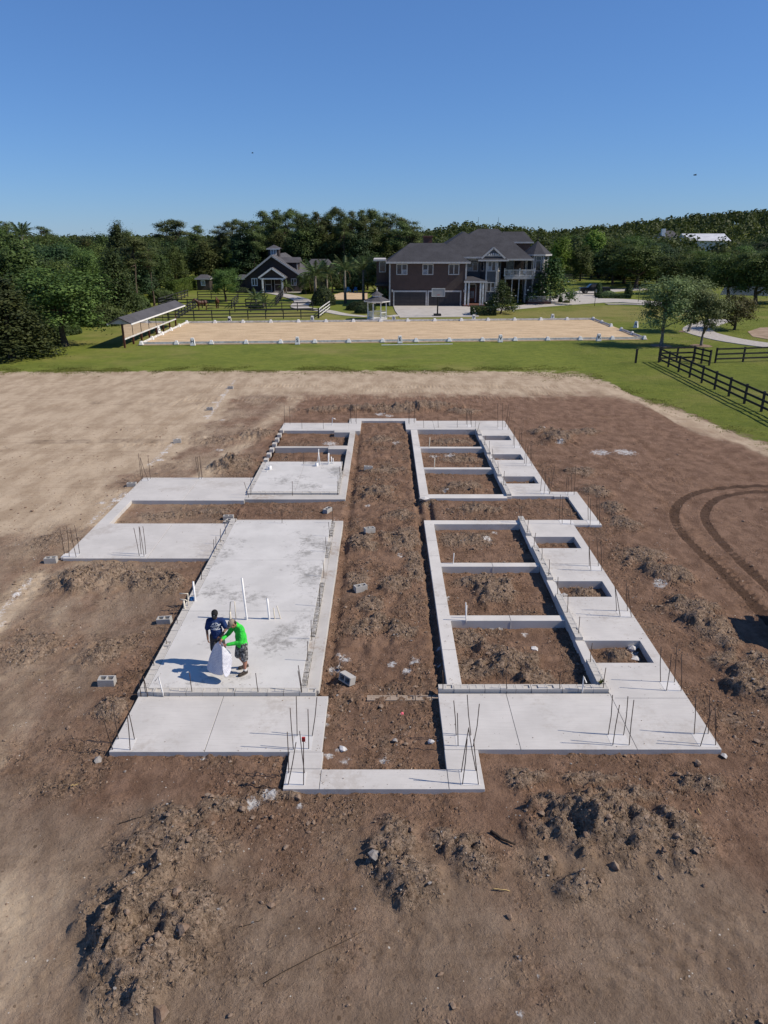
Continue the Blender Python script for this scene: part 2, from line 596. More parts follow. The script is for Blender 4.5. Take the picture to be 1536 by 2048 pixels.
def ground_mat():
    b = NB('site ground')
    n_big = b.noise(.32, 6, .62)
    n_mid = b.noise(1.7, 6, .65, stretch=(1.2, .75, 1))
    n_fine = b.noise(16, 5, .7)
    n_grit = b.noise(70, 3, .75)
    red = b.mix(b.ramp(n_mid, .33, .68), (0.265, 0.168, 0.115), (0.160, 0.097, 0.065))
    grey = b.mix(b.ramp(n_mid, .33, .68), (0.30, 0.222, 0.160), (0.205, 0.146, 0.103))
    soil = b.mix(b.ramp(b.math('ADD', b.attr('grey'), b.math('MULTIPLY', b.math('SUBTRACT', n_big, .5), 1.2)), .3, .7), red, grey)
    pale = b.mix(b.ramp(b.noise(.6, 6, .65, stretch=(1.5, .6, 1)), .35, .66), (0.46, 0.365, 0.262), (0.33, 0.25, 0.172))
    col = b.mix(b.ramp(b.math('ADD', b.attr('pale'), b.math('MULTIPLY', b.math('SUBTRACT', b.noise(.8, 6, .7, stretch=(1.2, .6, 1)), .5), 1.1)), .25, .75), soil, pale)
    heap = b.mix(b.ramp(n_fine, .35, .68), (0.355, 0.275, 0.208), (0.182, 0.128, 0.092))
    col = b.mix(b.ramp(b.math('ADD', b.attr('mound'), b.math('MULTIPLY', b.math('SUBTRACT', n_mid, .5), 1.2)), .2, .95, 0, .8), col, heap)
    col = b.mix(b.math('MULTIPLY', b.ramp(b.math('ADD', b.attr('wet'), b.math('MULTIPLY', b.math('SUBTRACT', n_mid, .5), .35)), .38, .60), .75), col, (0.062, 0.038, 0.027))
    # fine dark crumbs and pale grit lying on the soil
    col = b.mix(b.math('MULTIPLY', b.ramp(n_fine, .57, .70), .5), col, (0.10, 0.064, 0.043))
    col = b.mix(b.math('MULTIPLY', b.ramp(b.noise(5, 6, .72), .55, .72), .45), col, (0.12, 0.075, 0.05))
    col = b.mix(b.math('MULTIPLY', b.ramp(n_grit, .66, .76), .6), col, (0.42, 0.35, 0.28))
    vo = b.n('ShaderNodeTexVoronoi')
    vo.inputs['Scale'].default_value = 6.5
    b.l(b.co, vo.inputs['Vector'])
    fleck = b.math('LESS_THAN', vo.outputs['Distance'], b.math('MULTIPLY', b.ramp(b.noise(1.1, 3, .6), .4, .75), .16))
    col = b.mix(b.math('MULTIPLY', fleck, .85), col, (0.62, 0.58, 0.52))
    vo2 = b.n('ShaderNodeTexVoronoi')
    vo2.inputs['Scale'].default_value = 4.2
    b.l(b.co, vo2.inputs['Vector'])
    crumb = b.math('LESS_THAN', vo2.outputs['Distance'], b.math('MULTIPLY', b.ramp(b.noise(.9, 3, .6), .4, .7), .2))
    col = b.mix(b.math('MULTIPLY', crumb, .6), col, (0.085, 0.054, 0.036))
    rough = b.ramp(b.math('ADD', b.math('MULTIPLY', b.attr('mound'), .62), b.math('SUBTRACT', b.math('MULTIPLY', b.noise(.8, 5, .7), .9), b.math('MULTIPLY', b.attr('pale'), .3))), .405, .72)
    hs = []
    for sc_, amt in ((9.0, .5), (24.0, .55)):
        v = b.n('ShaderNodeTexVoronoi')
        v.inputs['Scale'].default_value = sc_
        v.inputs['Randomness'].default_value = 1.0
        wob = b.n('ShaderNodeVectorMath', operation='ADD')
        nz = b.n('ShaderNodeTexNoise')
        nz.inputs['Scale'].default_value = sc_ * 1.3
        b.l(b.co, nz.inputs['Vector'])
        b.l(b.co, wob.inputs[0])
        sc2 = b.n('ShaderNodeVectorMath', operation='SCALE')
        b.l(nz.outputs['Color'], sc2.inputs[0])
        sc2.inputs['Scale'].default_value = .9 / sc_
        b.l(sc2.outputs[0], wob.inputs[1])
        b.l(wob.outputs[0], v.inputs['Vector'])
        sepc = b.n('ShaderNodeSeparateColor')
        b.l(v.outputs['Color'], sepc.inputs[0])
        tone = b.mix(sepc.outputs[0], (0.55, 0.53, 0.5), (1.3, 1.3, 1.3))
        col = b.mix(b.math('MULTIPLY', rough, amt), col, b.mix(1.0, col, tone, 'MULTIPLY'))
        big = b.math('MULTIPLY', b.math('GREATER_THAN', sepc.outputs[1], .45), b.ramp(v.outputs['Distance'], .55, .0))
        hs.append(b.math('MULTIPLY', big, b.math('MULTIPLY', rough, 9.0 / sc_)))
    streak = b.noise(1.0, 4, .6, dist=.6, stretch=(.22, 2.6, 1))
    col = b.mix(b.math('MULTIPLY', b.ramp(streak, .52, .68), .30), col, b.mix(1.0, col, (.62, .58, .55), 'MULTIPLY'))
    wn = b.math('ADD', b.attr('white'), b.math('MULTIPLY', b.math('SUBTRACT', b.noise(7, 6, .75), .5), 1.6))
    col = b.mix(b.ramp(wn, .42, .72), col, (0.58, 0.57, 0.56))
    # grass
    gn = b.noise(.09, 5, .6)
    gm = b.noise(1.3, 6, .7)
    grass = b.mix(b.ramp(gm, .3, .7), (0.160, 0.185, 0.034), (0.108, 0.134, 0.024))
    grass = b.mix(b.math('MULTIPLY', b.ramp(b.math('ADD', gn, b.math('MULTIPLY', b.attr('dry'), .5)), .48, .75), .75), grass, (0.25, 0.205, 0.08))
    grass = b.mix(b.math('MULTIPLY', b.ramp(b.noise(.5, 4, .6, stretch=(1, 6, 1)), .45, .7), .5), grass, (0.18, 0.215, 0.035))
    grass = b.mix(b.math('MULTIPLY', b.ramp(b.noise(2.8, 5, .75, stretch=(1, .6, 1)), .48, .68), .45), grass, (0.19, 0.20, 0.045))
    grass = b.mix(b.math('MULTIPLY', b.ramp(b.noise(.22, 5, .65), .46, .66), .5), grass, (0.085, 0.115, 0.02))
    grass = b.mix(b.math('MULTIPLY', b.ramp(b.noise(9, 4, .8), .5, .7), .6), grass, (0.065, 0.09, 0.015))
    gf = b.math('ADD', b.attr('grass'), b.math('MULTIPLY', b.math('SUBTRACT', b.noise(1.3, 8, .8), .5), 1.15))
    gfac = b.ramp(gf, .42, .58)
    col = b.mix(gfac, col, grass)
    h = b.math('ADD', b.math('MULTIPLY', n_fine, .7), b.math('MULTIPLY', n_grit, .3))
    h = b.math('ADD', h, b.math('ADD', hs[0], hs[1]))
    b.bump(b.math('ADD', h, b.math('MULTIPLY', gm, gfac)), b.ramp(b.attr('pale'), .2, .9, 1.0, .3), .09)
    return b.done(col, .95, .1)


MAT['ground'] = ground_mat()
# PART2
# ================================================================== GROUND
def axis(segs):
    out = []
    for a, b, st in segs:
        n = max(1, int(round((b - a) / st)))
        out += list(np.linspace(a, b, n, endpoint=False))
    out.append(segs[-1][1])
    return np.array(out)


HX = [(0, 9, .055), (9, 15, .075), (15, 30, .25), (30, 60, .8), (60, 200, 5), (200, 1500, 40)]
xp = axis(HX)
GXS = np.concatenate([-xp[:0:-1], xp])
GYS = axis([(-60, 4, 4), (4, 6.5, .25), (6.5, 13.5, .042), (13.5, 24, .065), (24, 36, .1), (36, 48, .15), (48, 70, .35), (70, 130, 1.0), (130, 300, 4), (300, 1000, 20), (1000, 3000, 200)])
XX, YY = np.meshgrid(GXS, GYS)

# foundation plan: (x0,x1,y0,y1) of everything concrete, used to keep soil below it
RECTS = [(-6.30, -1.42, 13.17, 15.35), (-2.16, -1.39, 12.0, 13.2), (-1.4, 1.4, 12.0, 12.6), (1.39, 2.16, 12.0, 13.3), (1.4, 7.77, 13.25, 15.52),
         (5.57, 7.77, 15.5, 16.8), (5.57, 7.77, 17.97, 20.67), (5.57, 7.77, 21.81, 24.56), (5.57, 7.77, 25.66, 27.0), (5.57, 5.82, 15.4, 27.5), (7.47, 7.77, 15.5, 27),
         (5.57, 8.92, 26.88, 27.45), (8.32, 8.92, 26.88, 30.95), (7.7, 8.92, 30.3, 30.95),
         (5.55, 7.72, 30.35, 32.1), (5.55, 7.72, 33.2, 35.97), (5.55, 7.72, 37.02, 39.86), (5.55, 7.72, 40.86, 44.5), (7.39, 7.72, 30.4, 44.5), (5.55, 5.8, 30.3, 44.5),
         (1.3, 7.75, 42.2, 44.5), (-2.2, 2.1, 44.5, 45.15), (-2.2, -1.45, 41.9, 45.15), (1.33, 2.08, 41.9, 45.15), (-6.33, -1.45, 42.0, 43.95),
         (1.66, 2.05, 15.5, 27.4), (1.66, 5.6, 27.0, 27.42), (2.0, 5.6, 22.98, 23.3), (2.0, 5.6, 19.14, 19.47), (1.4, 5.82, 15.4, 15.7),
         (1.63, 2.03, 30.1, 42.2), (1.63, 5.6, 30.1, 30.62), (2.0, 5.6, 38.2, 38.52), (2.0, 5.6, 34.38, 34.68),
         (-6.34, -1.68, 15.28, 27.35), (-11.78, -6.3, 23.65, 27.05), (-11.78, -11.29, 27, 29.8), (-11.8, -6.2, 29.78, 33.0),
         (-6.25, -1.74, 29.87, 35.35), (-2.1, -1.74, 35, 42), (-6.1, -2.0, 38.2, 38.5), (-6.35, -6.1, 35, 42)]
ROOMS = [(2.0, 5.6, 15.6, 27.1), (2.0, 5.6, 30.5, 42.4), (-6.2, -2.0, 35.3, 42.0), (5.8, 7.5, 15.6, 27), (5.8, 7.4, 30.4, 42)]
AISLE = (-1.72, 1.66, 15.35, 44.5)

n1 = fbm(XX * .5, YY * .5, 3, 4)
n2 = fbm(XX * 2.1, YY * 2.1, 11, 4)
n3 = fbm(XX * 6.5, YY * 6.5, 23, 3, .6)
n4 = fbm(XX * 14, YY * 14, 29, 2, .6)
calm = 1 - .65 * sstep(-8, -13, XX) * sstep(20, 27, YY) - .5 * sstep(46, 52, YY) * sstep(-13, -8, XX)
ZZ = GZ + ((n1 - .5) * .10 + (n2 - .5) * .035) * calm
near = (YY < 50) & (np.abs(XX) < 30)
attr = {k: np.zeros_like(XX) for k in ('pale', 'grass', 'mound', 'wet', 'white', 'grey', 'dry')}

# grass edge
edge_px = [(-700, 744), (0, 744), (500, 742), (900, 742), (1100, 744), (1170, 750), (1215, 762), (1275, 795), (1340, 812), (1400, 835), (1470, 866), (1536, 888)]
ex, ey = zip(*[at(*p) for p in edge_px])
ex = list(ex) + [24.5, 28, 33, 40, 60]
ey = list(ey) + [34, 27, 20, 12, -10]
order = np.argsort(ex)
eb = np.interp(XX, np.array(ex)[order], np.array(ey)[order])
dist = np.where(XX > 16, (YY - eb) * .55, YY - eb)
attr['grass'] = np.clip(.5 + dist / np.where(XX > 13, 9.0, 3.2), -.5, 1.5)
attr['dry'] = .5 * np.exp(-(((XX - 22) / 22) ** 2 + ((YY - 112) / 7) ** 2)) + .4 * np.exp(-(((XX + 8) / 30) ** 2 + ((YY - 112) / 6) ** 2)) + np.exp(-(((XX + 24) / 9) ** 2 + ((YY - 92) / 8) ** 2)) + .7 * sstep(30, 55, XX) * sstep(70, 40, YY) + .8 * np.exp(-(((XX - 40) / 9) ** 2 + ((YY - 118) / 9) ** 2))

# pale dry sand: left yard, back strip, strip along the grass at right
pale = sstep(-9.5, -14, XX + (n1 - .5) * 6) * sstep(22, 29, YY) * .95
pale = np.maximum(pale, sstep(49, 56, YY) * sstep(24, 14, XX) * .85)
pale = np.maximum(pale, sstep(-6.2, -9.5, XX) * sstep(10, 13, YY) * .42)
pale = np.maximum(pale, sstep(-3.0, -6.5, XX + (YY - 8) * .2) * sstep(12.8, 9, YY) * .55)
pale = np.maximum(pale, np.exp(-((dist + 2.4) / 3.2) ** 2) * (XX > 14) * .95)
pale = np.maximum(pale, np.exp(-((XX + 9.5 - (YY - 30) * .14) / 1.2) ** 2) * (YY > 30) * (YY < 62) * .6)
attr['pale'] = pale
attr['grey'] = np.clip(.22 + sstep(13, 9, YY) * .42 + sstep(-5, -8, XX) * .3 - sstep(8, 10, XX) * sstep(15, 19, YY) * .35, 0, 1)

# rooms and aisle
def inr(x0, x1, y0, y1, soft=.25):
    return sstep(x0 - soft, x0 + soft, XX) * sstep(x1 + soft, x1 - soft, XX) * sstep(y0 - soft, y0 + soft, YY) * sstep(y1 + soft, y1 - soft, YY)
for r in ROOMS:
    ZZ -= inr(*r, .06) * .16
    attr['grey'] -= inr(*r) * .15
ZZ -= inr(*AISLE, .1) * .05
ZZ -= inr(-11.3, -6.3, 27.1, 29.8, .06) * .08
ZZ -= inr(-1.4, 1.4, 12.6, 15.3, .06) * .05
# trench beside the right strip footing of the aisle and the right of the main slab
ZZ -= .12 * np.exp(-((XX - 1.52) / .12) ** 2) * (YY > 15.6) * (YY < 42)
ZZ -= .10 * np.exp(-((XX + 1.5) / .14) ** 2) * (YY > 15.4) * (YY < 42)
ZZ -= .22 * np.exp(-((XX - 2.0) / .13) ** 2) * sstep(27.3, 27.8, YY) * sstep(30.2, 29.7, YY)

# heaps of dug soil: px centre, px half sizes, height
HEAPS = [  # px, py, hx, hy, height
    (345, 1700, 120, 55, .34), (265, 1800, 95, 70, .36), (300, 1900, 125, 85, .38), (255, 1985, 70, 55, .24), (215, 1890, 50, 90, .22), (400, 1830, 70, 70, .16), (350, 1640, 70, 30, .16),
    (790, 1680, 55, 45, .34), (825, 1770, 72, 50, .38), (950, 1725, 62, 48, .34), (880, 1680, 50, 30, .15), (750, 1720, 30, 40, .15),
    (1130, 1650, 85, 60, .40), (1240, 1660, 100, 62, .42), (1330, 1680, 95, 62, .30), (1165, 1775, 60, 30, .26), (1090, 1610, 45, 30, .2), (1250, 1595, 90, 22, .14), (1090, 1735, 35, 22, .12),
    (1340, 1155, 50, 26, .42), (1385, 1225, 55, 32, .40), (1430, 1270, 50, 30, .30), (1290, 1115, 55, 22, .22), (1250, 1050, 40, 18, .25), (1225, 1020, 30, 14, .3), (1195, 985, 30, 12, .28), (1160, 945, 40, 10, .24), (1500, 1370, 50, 40, .45), (1530, 1330, 40, 30, .3), (1450, 1320, 40, 25, .2),
    (990, 1180, 55, 26, .42), (960, 1160, 60, 16, .2), (1020, 1320, 68, 36, .52), (940, 1270, 42, 26, .22), (1075, 1350, 40, 20, .18), (950, 1335, 60, 25, .16), (960, 1020, 60, 10, .26), (930, 1075, 60, 16, .16),
    (1170, 1183, 34, 12, .26), (1235, 1305, 34, 16, .24), (930, 970, 50, 10, .3), (905, 880, 50, 5, .2), (920, 915, 50, 6, .16),
    (765, 880, 36, 8, .25), (770, 940, 50, 9, .2), (755, 985, 40, 13, .42), (800, 1030, 40, 12, .22), (725, 1085, 34, 22, .30), (805, 1080, 40, 26, .22), (790, 1170, 40, 22, .20), (735, 1250, 44, 30, .16), (800, 1260, 40, 26, .22), (745, 1210, 36, 20, .15), (850, 1000, 22, 16, .12), (720, 1160, 25, 25, .16), (830, 1130, 22, 40, .1),
    (640, 822, 50, 5, .35), (850, 815, 70, 8, .55), (790, 822, 50, 6, .3), (930, 825, 40, 5, .3), (720, 818, 50, 6, .4), (1110, 875, 36, 12, .55), (1070, 865, 20, 7, .2), (1165, 865, 40, 6, .25),
    (520, 870, 40, 9, .35), (470, 930, 50, 12, .4), (445, 935, 30, 10, .3), (430, 880, 40, 8, .15), (200, 1155, 90, 32, .30), (300, 1160, 60, 26, .2), (340, 1170, 40, 20, .2), (210, 1310, 40, 34, .25), (150, 1170, 60, 20, .15), (225, 1420, 40, 25, .2), (120, 1080, 60, 16, .14), (60, 1300, 60, 40, .12), (430, 1020, 60, 8, .12), (330, 1030, 60, 8, .12),
    (560, 1590, 60, 16, .12), (440, 1610, 70, 22, .1), (1050, 1560, 60, 25, .14), (1180, 1560, 80, 16, .12), (1400, 1570, 60, 22, .14)]
for (px, py, hx, hy, hh) in HEAPS:
    x0, y0 = at(px, py)
    xr = abs(at(px + hx, py)[0] - x0) * 1.02
    yr = abs(at(px, py - hy)[1] - at(px, py + hy)[1]) / 2 * 1.02
    w = np.where((np.abs(XX - x0) < xr * 2.2) & (np.abs(YY - y0) < yr * 2.2))
    if not len(w[0]): continue
    x, y = XX[w], YY[w]
    q = np.sqrt(((x - x0) / xr) ** 2 + ((y - y0) / yr) ** 2) + (fbm(x * 2.4, y * 2.4, 40, 4) - .5) * 1.0
    m = sstep(1.35, .1, q)
    rg = 1 - np.abs(fbm(x * 4.2, y * 4.2, 57, 3, .6) - .5) * 2
    ZZ[w] += hh * .78 * m * (.6 + .8 * n2[w]) + m * (.07 + hh * .3) * (n3[w] - .45) + m * (rg - .8) * .10 + m * (n4[w] - .5) * .06
    attr['mound'][w] = np.maximum(attr['mound'][w], np.clip(m * 1.25, 0, 1))

# lumpy soil next to all works, smooth elsewhere
lump = np.clip(fbm(XX * .9 + 5, YY * .9, 71, 3) * 2.4 - .70, 0, 1) * near * (1 - np.clip(pale, 0, 1) * .75) * sstep(46, 40, YY)
lump *= 1 - sstep(8.8, 9.8, XX) * sstep(15, 18, YY) * .9
lump *= 1 - .55 * sstep(12, 10.5, YY)
crag = np.abs(n3 - .5) * 2
ZZ += lump * ((n3 - .45) * .11 + (n4 - .5) * .05 - np.maximum(0, .16 - crag) * .22)
ZZ += near * ((n3 - .5) * .022 + (n4 - .5) * .030) * calm
aisl = inr(*AISLE, .15)
ZZ += aisl * (fbm(XX * 2.8, YY * 2.8, 5, 3, .6) - .5) * .22 * near
attr['mound'] = np.maximum(attr['mound'], lump * .45 * near)

# tyre tracks
def track(pts_px, w, depth, wet, lug=.34, raw=False, lugamp=.035):
    pts = np.array([at(*p) for p in pts_px]) if not raw else np.array(pts_px)
    # smooth the line
    t = np.linspace(0, len(pts) - 1, (len(pts) - 1) * 8 + 1)
    i = np.clip(t.astype(int), 0, len(pts) - 2)
    f = (t - i)[:, None]
    p0, p1, p2, p3 = pts[np.clip(i - 1, 0, None)], pts[i], pts[i + 1], pts[np.clip(i + 2, None, len(pts) - 1)]
    cv = .5 * (2 * p1 + (p2 - p0) * f + (2 * p0 - 5 * p1 + 4 * p2 - p3) * f ** 2 + (3 * p1 - p0 - 3 * p2 + p3) * f ** 3)
    lo, hi = cv.min(0) - w * 2, cv.max(0) + w * 2
    sel = np.where((XX > lo[0]) & (XX < hi[0]) & (YY > lo[1]) & (YY < hi[1]))
    P = np.stack([XX[sel], YY[sel]], 1)
    best = np.full(len(P), 1e9)
    arc = np.zeros(len(P))
    side = np.zeros(len(P))
    s0 = 0
    for a, b in zip(cv[:-1], cv[1:]):
        d = b - a
        L = np.hypot(*d) + 1e-9
        tt = np.clip(((P - a) @ d) / L ** 2, 0, 1)
        v = P - (a + tt[:, None] * d)
        dd = np.hypot(v[:, 0], v[:, 1])
        k = dd < best
        best[k] = dd[k]
        arc[k] = s0 + tt[k] * L
        side[k] = np.sign(d[0] * v[k, 1] - d[1] * v[k, 0])
        s0 += L
    fade = np.clip(np.minimum(arc, s0 - arc) / 1.6, 0, 1) * (.55 + .9 * vnoise(arc * .9, arc * 0, 7)).clip(0, 1)
    prof = sstep(w * .62, w * .45, best) * np.clip(np.minimum(arc, s0 - arc) / 1.0, 0, 1)
    ber = np.exp(-((best - w * .68) / (w * .16)) ** 2)
    lugs = (np.sin(2 * math.pi * (arc + side * .04 + best * .5) / lug) > 0.1)
    if lugamp == 0: lugs = np.full(len(arc), .5)
    ZZ[sel] += -depth * prof + ber * depth * .35 + prof * lugs * lugamp * np.clip(fade, 0, 1)
    attr['wet'][sel] = np.maximum(attr['wet'][sel], prof * wet * (.75 + .25 * lugs) * fade)


track([(1800, 962), (1536, 972), (1470, 973), (1410, 980), (1370, 996), (1350, 1020), (1352, 1048), (1375, 1080), (1420, 1122), (1480, 1180), (1540, 1245), (1640, 1340)], .38, .028, 1.0)
track([(1800, 985), (1536, 983), (1470, 988), (1430, 1001), (1411, 1022), (1413, 1045), (1434, 1075), (1470, 1112), (1530, 1170), (1640, 1270)], .38, .028, 1.0)
track([(1410, 1100), (1470, 1165), (1540, 1238), (1600, 1300)], .5, .02, .55)
track([(1460, 1098), (1500, 1140), (1560, 1195)], .5, .02, .5)
track([(1280, 960), (1340, 1020), (1400, 1100), (1460, 1180), (1520, 1260)], .4, .018, .35)
track([(1330, 1000), (1390, 1060), (1450, 1130), (1536, 1230)], .4, .018, .35)
track([(1210, 780), (1300, 850), (1420, 910), (1600, 1000)], .4, .02, .3)
track([(1240, 775), (1340, 845), (1460, 905), (1620, 985)], .4, .02, .25)
track([(950, 765), (1100, 790), (1200, 830), (1300, 900), (1360, 960)], .4, .02, .3)
track([(-40, 1640), (120, 1560), (200, 1540)], .35, .02, .3)
track([(560, 2060), (640, 1960), (800, 1880), (1000, 1860)], .4, .015, .2)
track([(1100, 2060), (1250, 1930), (1420, 1850), (1600, 1800)], .4, .015, .25)
track([(1180, 2060), (1320, 1950), (1470, 1885), (1600, 1860)], .4, .015, .2)
track([(1130, 880), (1240, 925), (1400, 963), (1536, 982), (1700, 1000)], .3, .03, .3, .25)
track([(1120, 895), (1230, 945), (1330, 960), (1430, 975), (1536, 992)], .3, .03, .2, .25)
track([(1180, 895), (1260, 945), (1330, 1000), (1352, 1030)], .3, .03, .25, .25)
track([(1225, 800), (1290, 845), (1400, 905), (1536, 975)], .3, .03, .15, .25)
track([(480, 1790), (440, 1880), (400, 1960), (350, 2060)], .30, .03, .1, .2, lugamp=.05)
track([(0, 960), (160, 895), (330, 815), (440, 770)], .5, .02, .25, .3)
track([(0, 1010), (160, 930), (330, 850), (460, 780)], .5, .02, .2, .3)
track([(0, 890), (200, 890), (420, 882), (560, 862)], .5, .02, .3, .3)
track([(-50, 825), (200, 808), (500, 800), (800, 795), (1100, 800)], .8, .03, .25, .3)
track([(0, 770), (300, 770), (700, 772), (1150, 775)], .8, .03, .2, .3)
for (px, py, w_, we) in [(0, 884, 420, .75), (60, 900, 300, .5), (0, 822, 300, .6), (120, 806, 260, .7), (250, 940, 160, .4), (20, 1000, 200, .35), (520, 770, 400, .45), (100, 758, 500, .4), (650, 783, 380, .5)]:
    track([(px, py), (px + w_ * .33, py + random.uniform(-3, 3)), (px + w_ * .66, py + random.uniform(-4, 4)), (px + w_, py + random.uniform(-5, 5))], random.uniform(1.0, 1.8), .012, we * .72, .5, lugamp=.0)
for k in range(10):   # bucket and broom marks across the bare pad
    px, py = random.uniform(0, 1500), random.uniform(755, 835)
    track([(px, py), (px + 160, py + random.uniform(-8, 8)), (px + 320, py + random.uniform(-12, 12))], .3, .02, .3, .3)

# spilt cement
for (px, py, rr) in [(235, 1000, .5), (255, 990, .45), (205, 1005, .3), (660, 882, .75), (795, 886, .45), (760, 829, .6), (778, 832, .5), (830, 1320, .28), (815, 1338, .26), (1080, 862, .5), (900, 906, .6), (870, 908, .5), (1000, 910, .5),
                     (1270, 1300, .22), (1255, 1285, .16), (1120, 887, .4), (1250, 905, 1.0), (1200, 905, .9), (870, 985, .45), (890, 976, .3), (975, 1075, .35), (990, 1060, .25), (800, 1108, .2), (890, 1132, .2), (1000, 1245, .25), (985, 1246, .2), (895, 1190, .2),
                     (430, 805, .5), (445, 790, .5), (455, 778, .4), (415, 832, .4), (330, 905, .4), (320, 920, .4), (655, 1410, .14), (658, 1430, .13), (654, 1448, .13), (652, 1475, .12), (658, 1510, .2), (690, 1520, .2), (770, 1520, .2), (675, 1498, .12), (600, 1612, .16), (595, 1585, .16), (505, 1610, .3), (540, 1590, .3), (460, 1515, .12), (410, 1516, .15),
                     (785, 1325, .2), (690, 1320, .3), (670, 1335, .3), (680, 1310, .25), (880, 1290, .2), (875, 1320, .16), (1320, 1170, .4), (445, 840, .3), (0, 1250, .3), (30, 1190, .3), (1050, 1260, .2), (1040, 1920, .1), (1040, 2030, .12), (1075, 1955, .1), (440, 900, .4), (860, 1005, .12), (735, 1010, .2), (1090, 1500, .0)]:
    x0, y0 = at(px, py)
    w = np.where((np.abs(XX - x0) < rr * 2) & (np.abs(YY - y0) < rr * 2))
    q = np.sqrt((XX[w] - x0) ** 2 + (YY[w] - y0) ** 2) / max(rr, .01)
    m = sstep(1.3, .2, q)
    attr['white'][w] = np.maximum(attr['white'][w], m * .62)
    ZZ[w] += m * .03 * n3[w]
# chalk line across the sandy yard
for (pa, pb) in [((470, 760), (415, 838)), ((360, 872), (300, 930)), ((250, 985), (180, 1045)), ((60, 1160), (-20, 1250))]:
    a, b = np.array(at(*pa)), np.array(at(*pb))
    d = b - a
    tt = np.clip(((XX - a[0]) * d[0] + (YY - a[1]) * d[1]) / (d @ d), 0, 1)
    dd = np.hypot(XX - a[0] - tt * d[0], YY - a[1] - tt * d[1])
    attr['white'] = np.maximum(attr['white'], .5 * np.exp(-(dd / .28) ** 2))
    attr['pale'] = np.maximum(attr['pale'], .8 * np.exp(-(dd / 1.0) ** 2))
# cement crumbs along the outside of the ladder footings
for (xa, ya, yb) in [(7.85, 13.3, 27), (7.8, 31, 44), (1.9, 16, 27)]:
    attr['white'] = np.maximum(attr['white'], .30 * np.exp(-((XX - xa - .12) / .12) ** 2) * (YY > ya) * (YY < yb) * sstep(.5, .7, vnoise(YY * 1.6, XX * 0, 9)))

# soil stays under the concrete
for (x0, x1, y0, y1) in RECTS:
    i0, i1 = np.searchsorted(GXS, (x0 - .05, x1 + .05))
    j0, j1 = np.searchsorted(GYS, (y0 - .05, y1 + .05))
    ZZ[j0:j1, i0:i1] = np.minimum(ZZ[j0:j1, i0:i1], -.05)
    i0, i1 = np.searchsorted(GXS, (x0 + .06, x1 - .06))
    j0, j1 = np.searchsorted(GYS, (y0 + .08, y1 - .08))
    ZZ[j0:j1, i0:i1] = -.45

# beyond the works the land is smooth; wooded hills rise far off to the right
flat = sstep(55, 75, YY)
ZZ = ZZ * (1 - flat) + flat * (GZ + (fbm(XX * .03, YY * .03, 91, 3) - .5) * .16)


def hill(x, y):
    return (11.5 * np.exp(-((x - 300) / 95) ** 2 - ((y - 470) / 130) ** 2) + 9 * np.exp(-((x - 62) / 45) ** 2 - ((y - 540) / 110) ** 2)
            + 13 * np.exp(-((x - 330) / 170) ** 2 - ((y - 700) / 190) ** 2) + 7 * sstep(120, 330, x) * sstep(200, 420, y))


ZZ = ZZ + hill(XX, YY)
ny, nx = XX.shape
me = bpy.data.meshes.new('ground')
me.vertices.add(nx * ny)
me.vertices.foreach_set('co', np.stack([XX, YY, ZZ], -1).astype(np.float32).ravel())
idx = np.arange(nx * ny).reshape(ny, nx)
quads = np.stack([idx[:-1, :-1], idx[:-1, 1:], idx[1:, 1:], idx[1:, :-1]], -1).reshape(-1, 4)
nq = len(quads)
me.loops.add(nq * 4)
me.loops.foreach_set('vertex_index', quads.astype(np.int32).ravel())
me.polygons.add(nq)
me.polygons.foreach_set('loop_start', np.arange(0, nq * 4, 4, dtype=np.int32))
me.polygons.foreach_set('loop_total', np.full(nq, 4, dtype=np.int32))
me.polygons.foreach_set('use_smooth', np.ones(nq, dtype=bool))
me.update(calc_edges=True)
for k, v in attr.items():
    a = me.attributes.new(k, 'FLOAT', 'POINT')
    a.data.foreach_set('value', v.astype(np.float32).ravel())
tag(link('ground', me, MAT['ground']), 'bare brown site soil with heaps and tracks, grass beyond', kind='structure')


def gz(x, y):
    i = min(max(int(np.searchsorted(GXS, x)), 0), nx - 1)
    j = min(max(int(np.searchsorted(GYS, y)), 0), ny - 1)
    return float(ZZ[j, i])


# ---- loose clods (too many to count): one object of small lumps
ICO = bmesh.new()
bmesh.ops.create_icosphere(ICO, subdivisions=1, radius=1)
ICO_V = np.array([v.co[:] for v in ICO.verts])
ICO_F = np.array([[v.index for v in f.verts] for f in ICO.faces])
ICO.free()


OCT_V = np.array([(1, 0, 0), (-.5, .87, 0), (-.5, -.87, .1), (.1, .1, 1), (0, 0, -.8)])
OCT_F = np.array([(0, 1, 3), (1, 2, 3), (2, 0, 3), (1, 0, 4), (2, 1, 4), (0, 2, 4)])


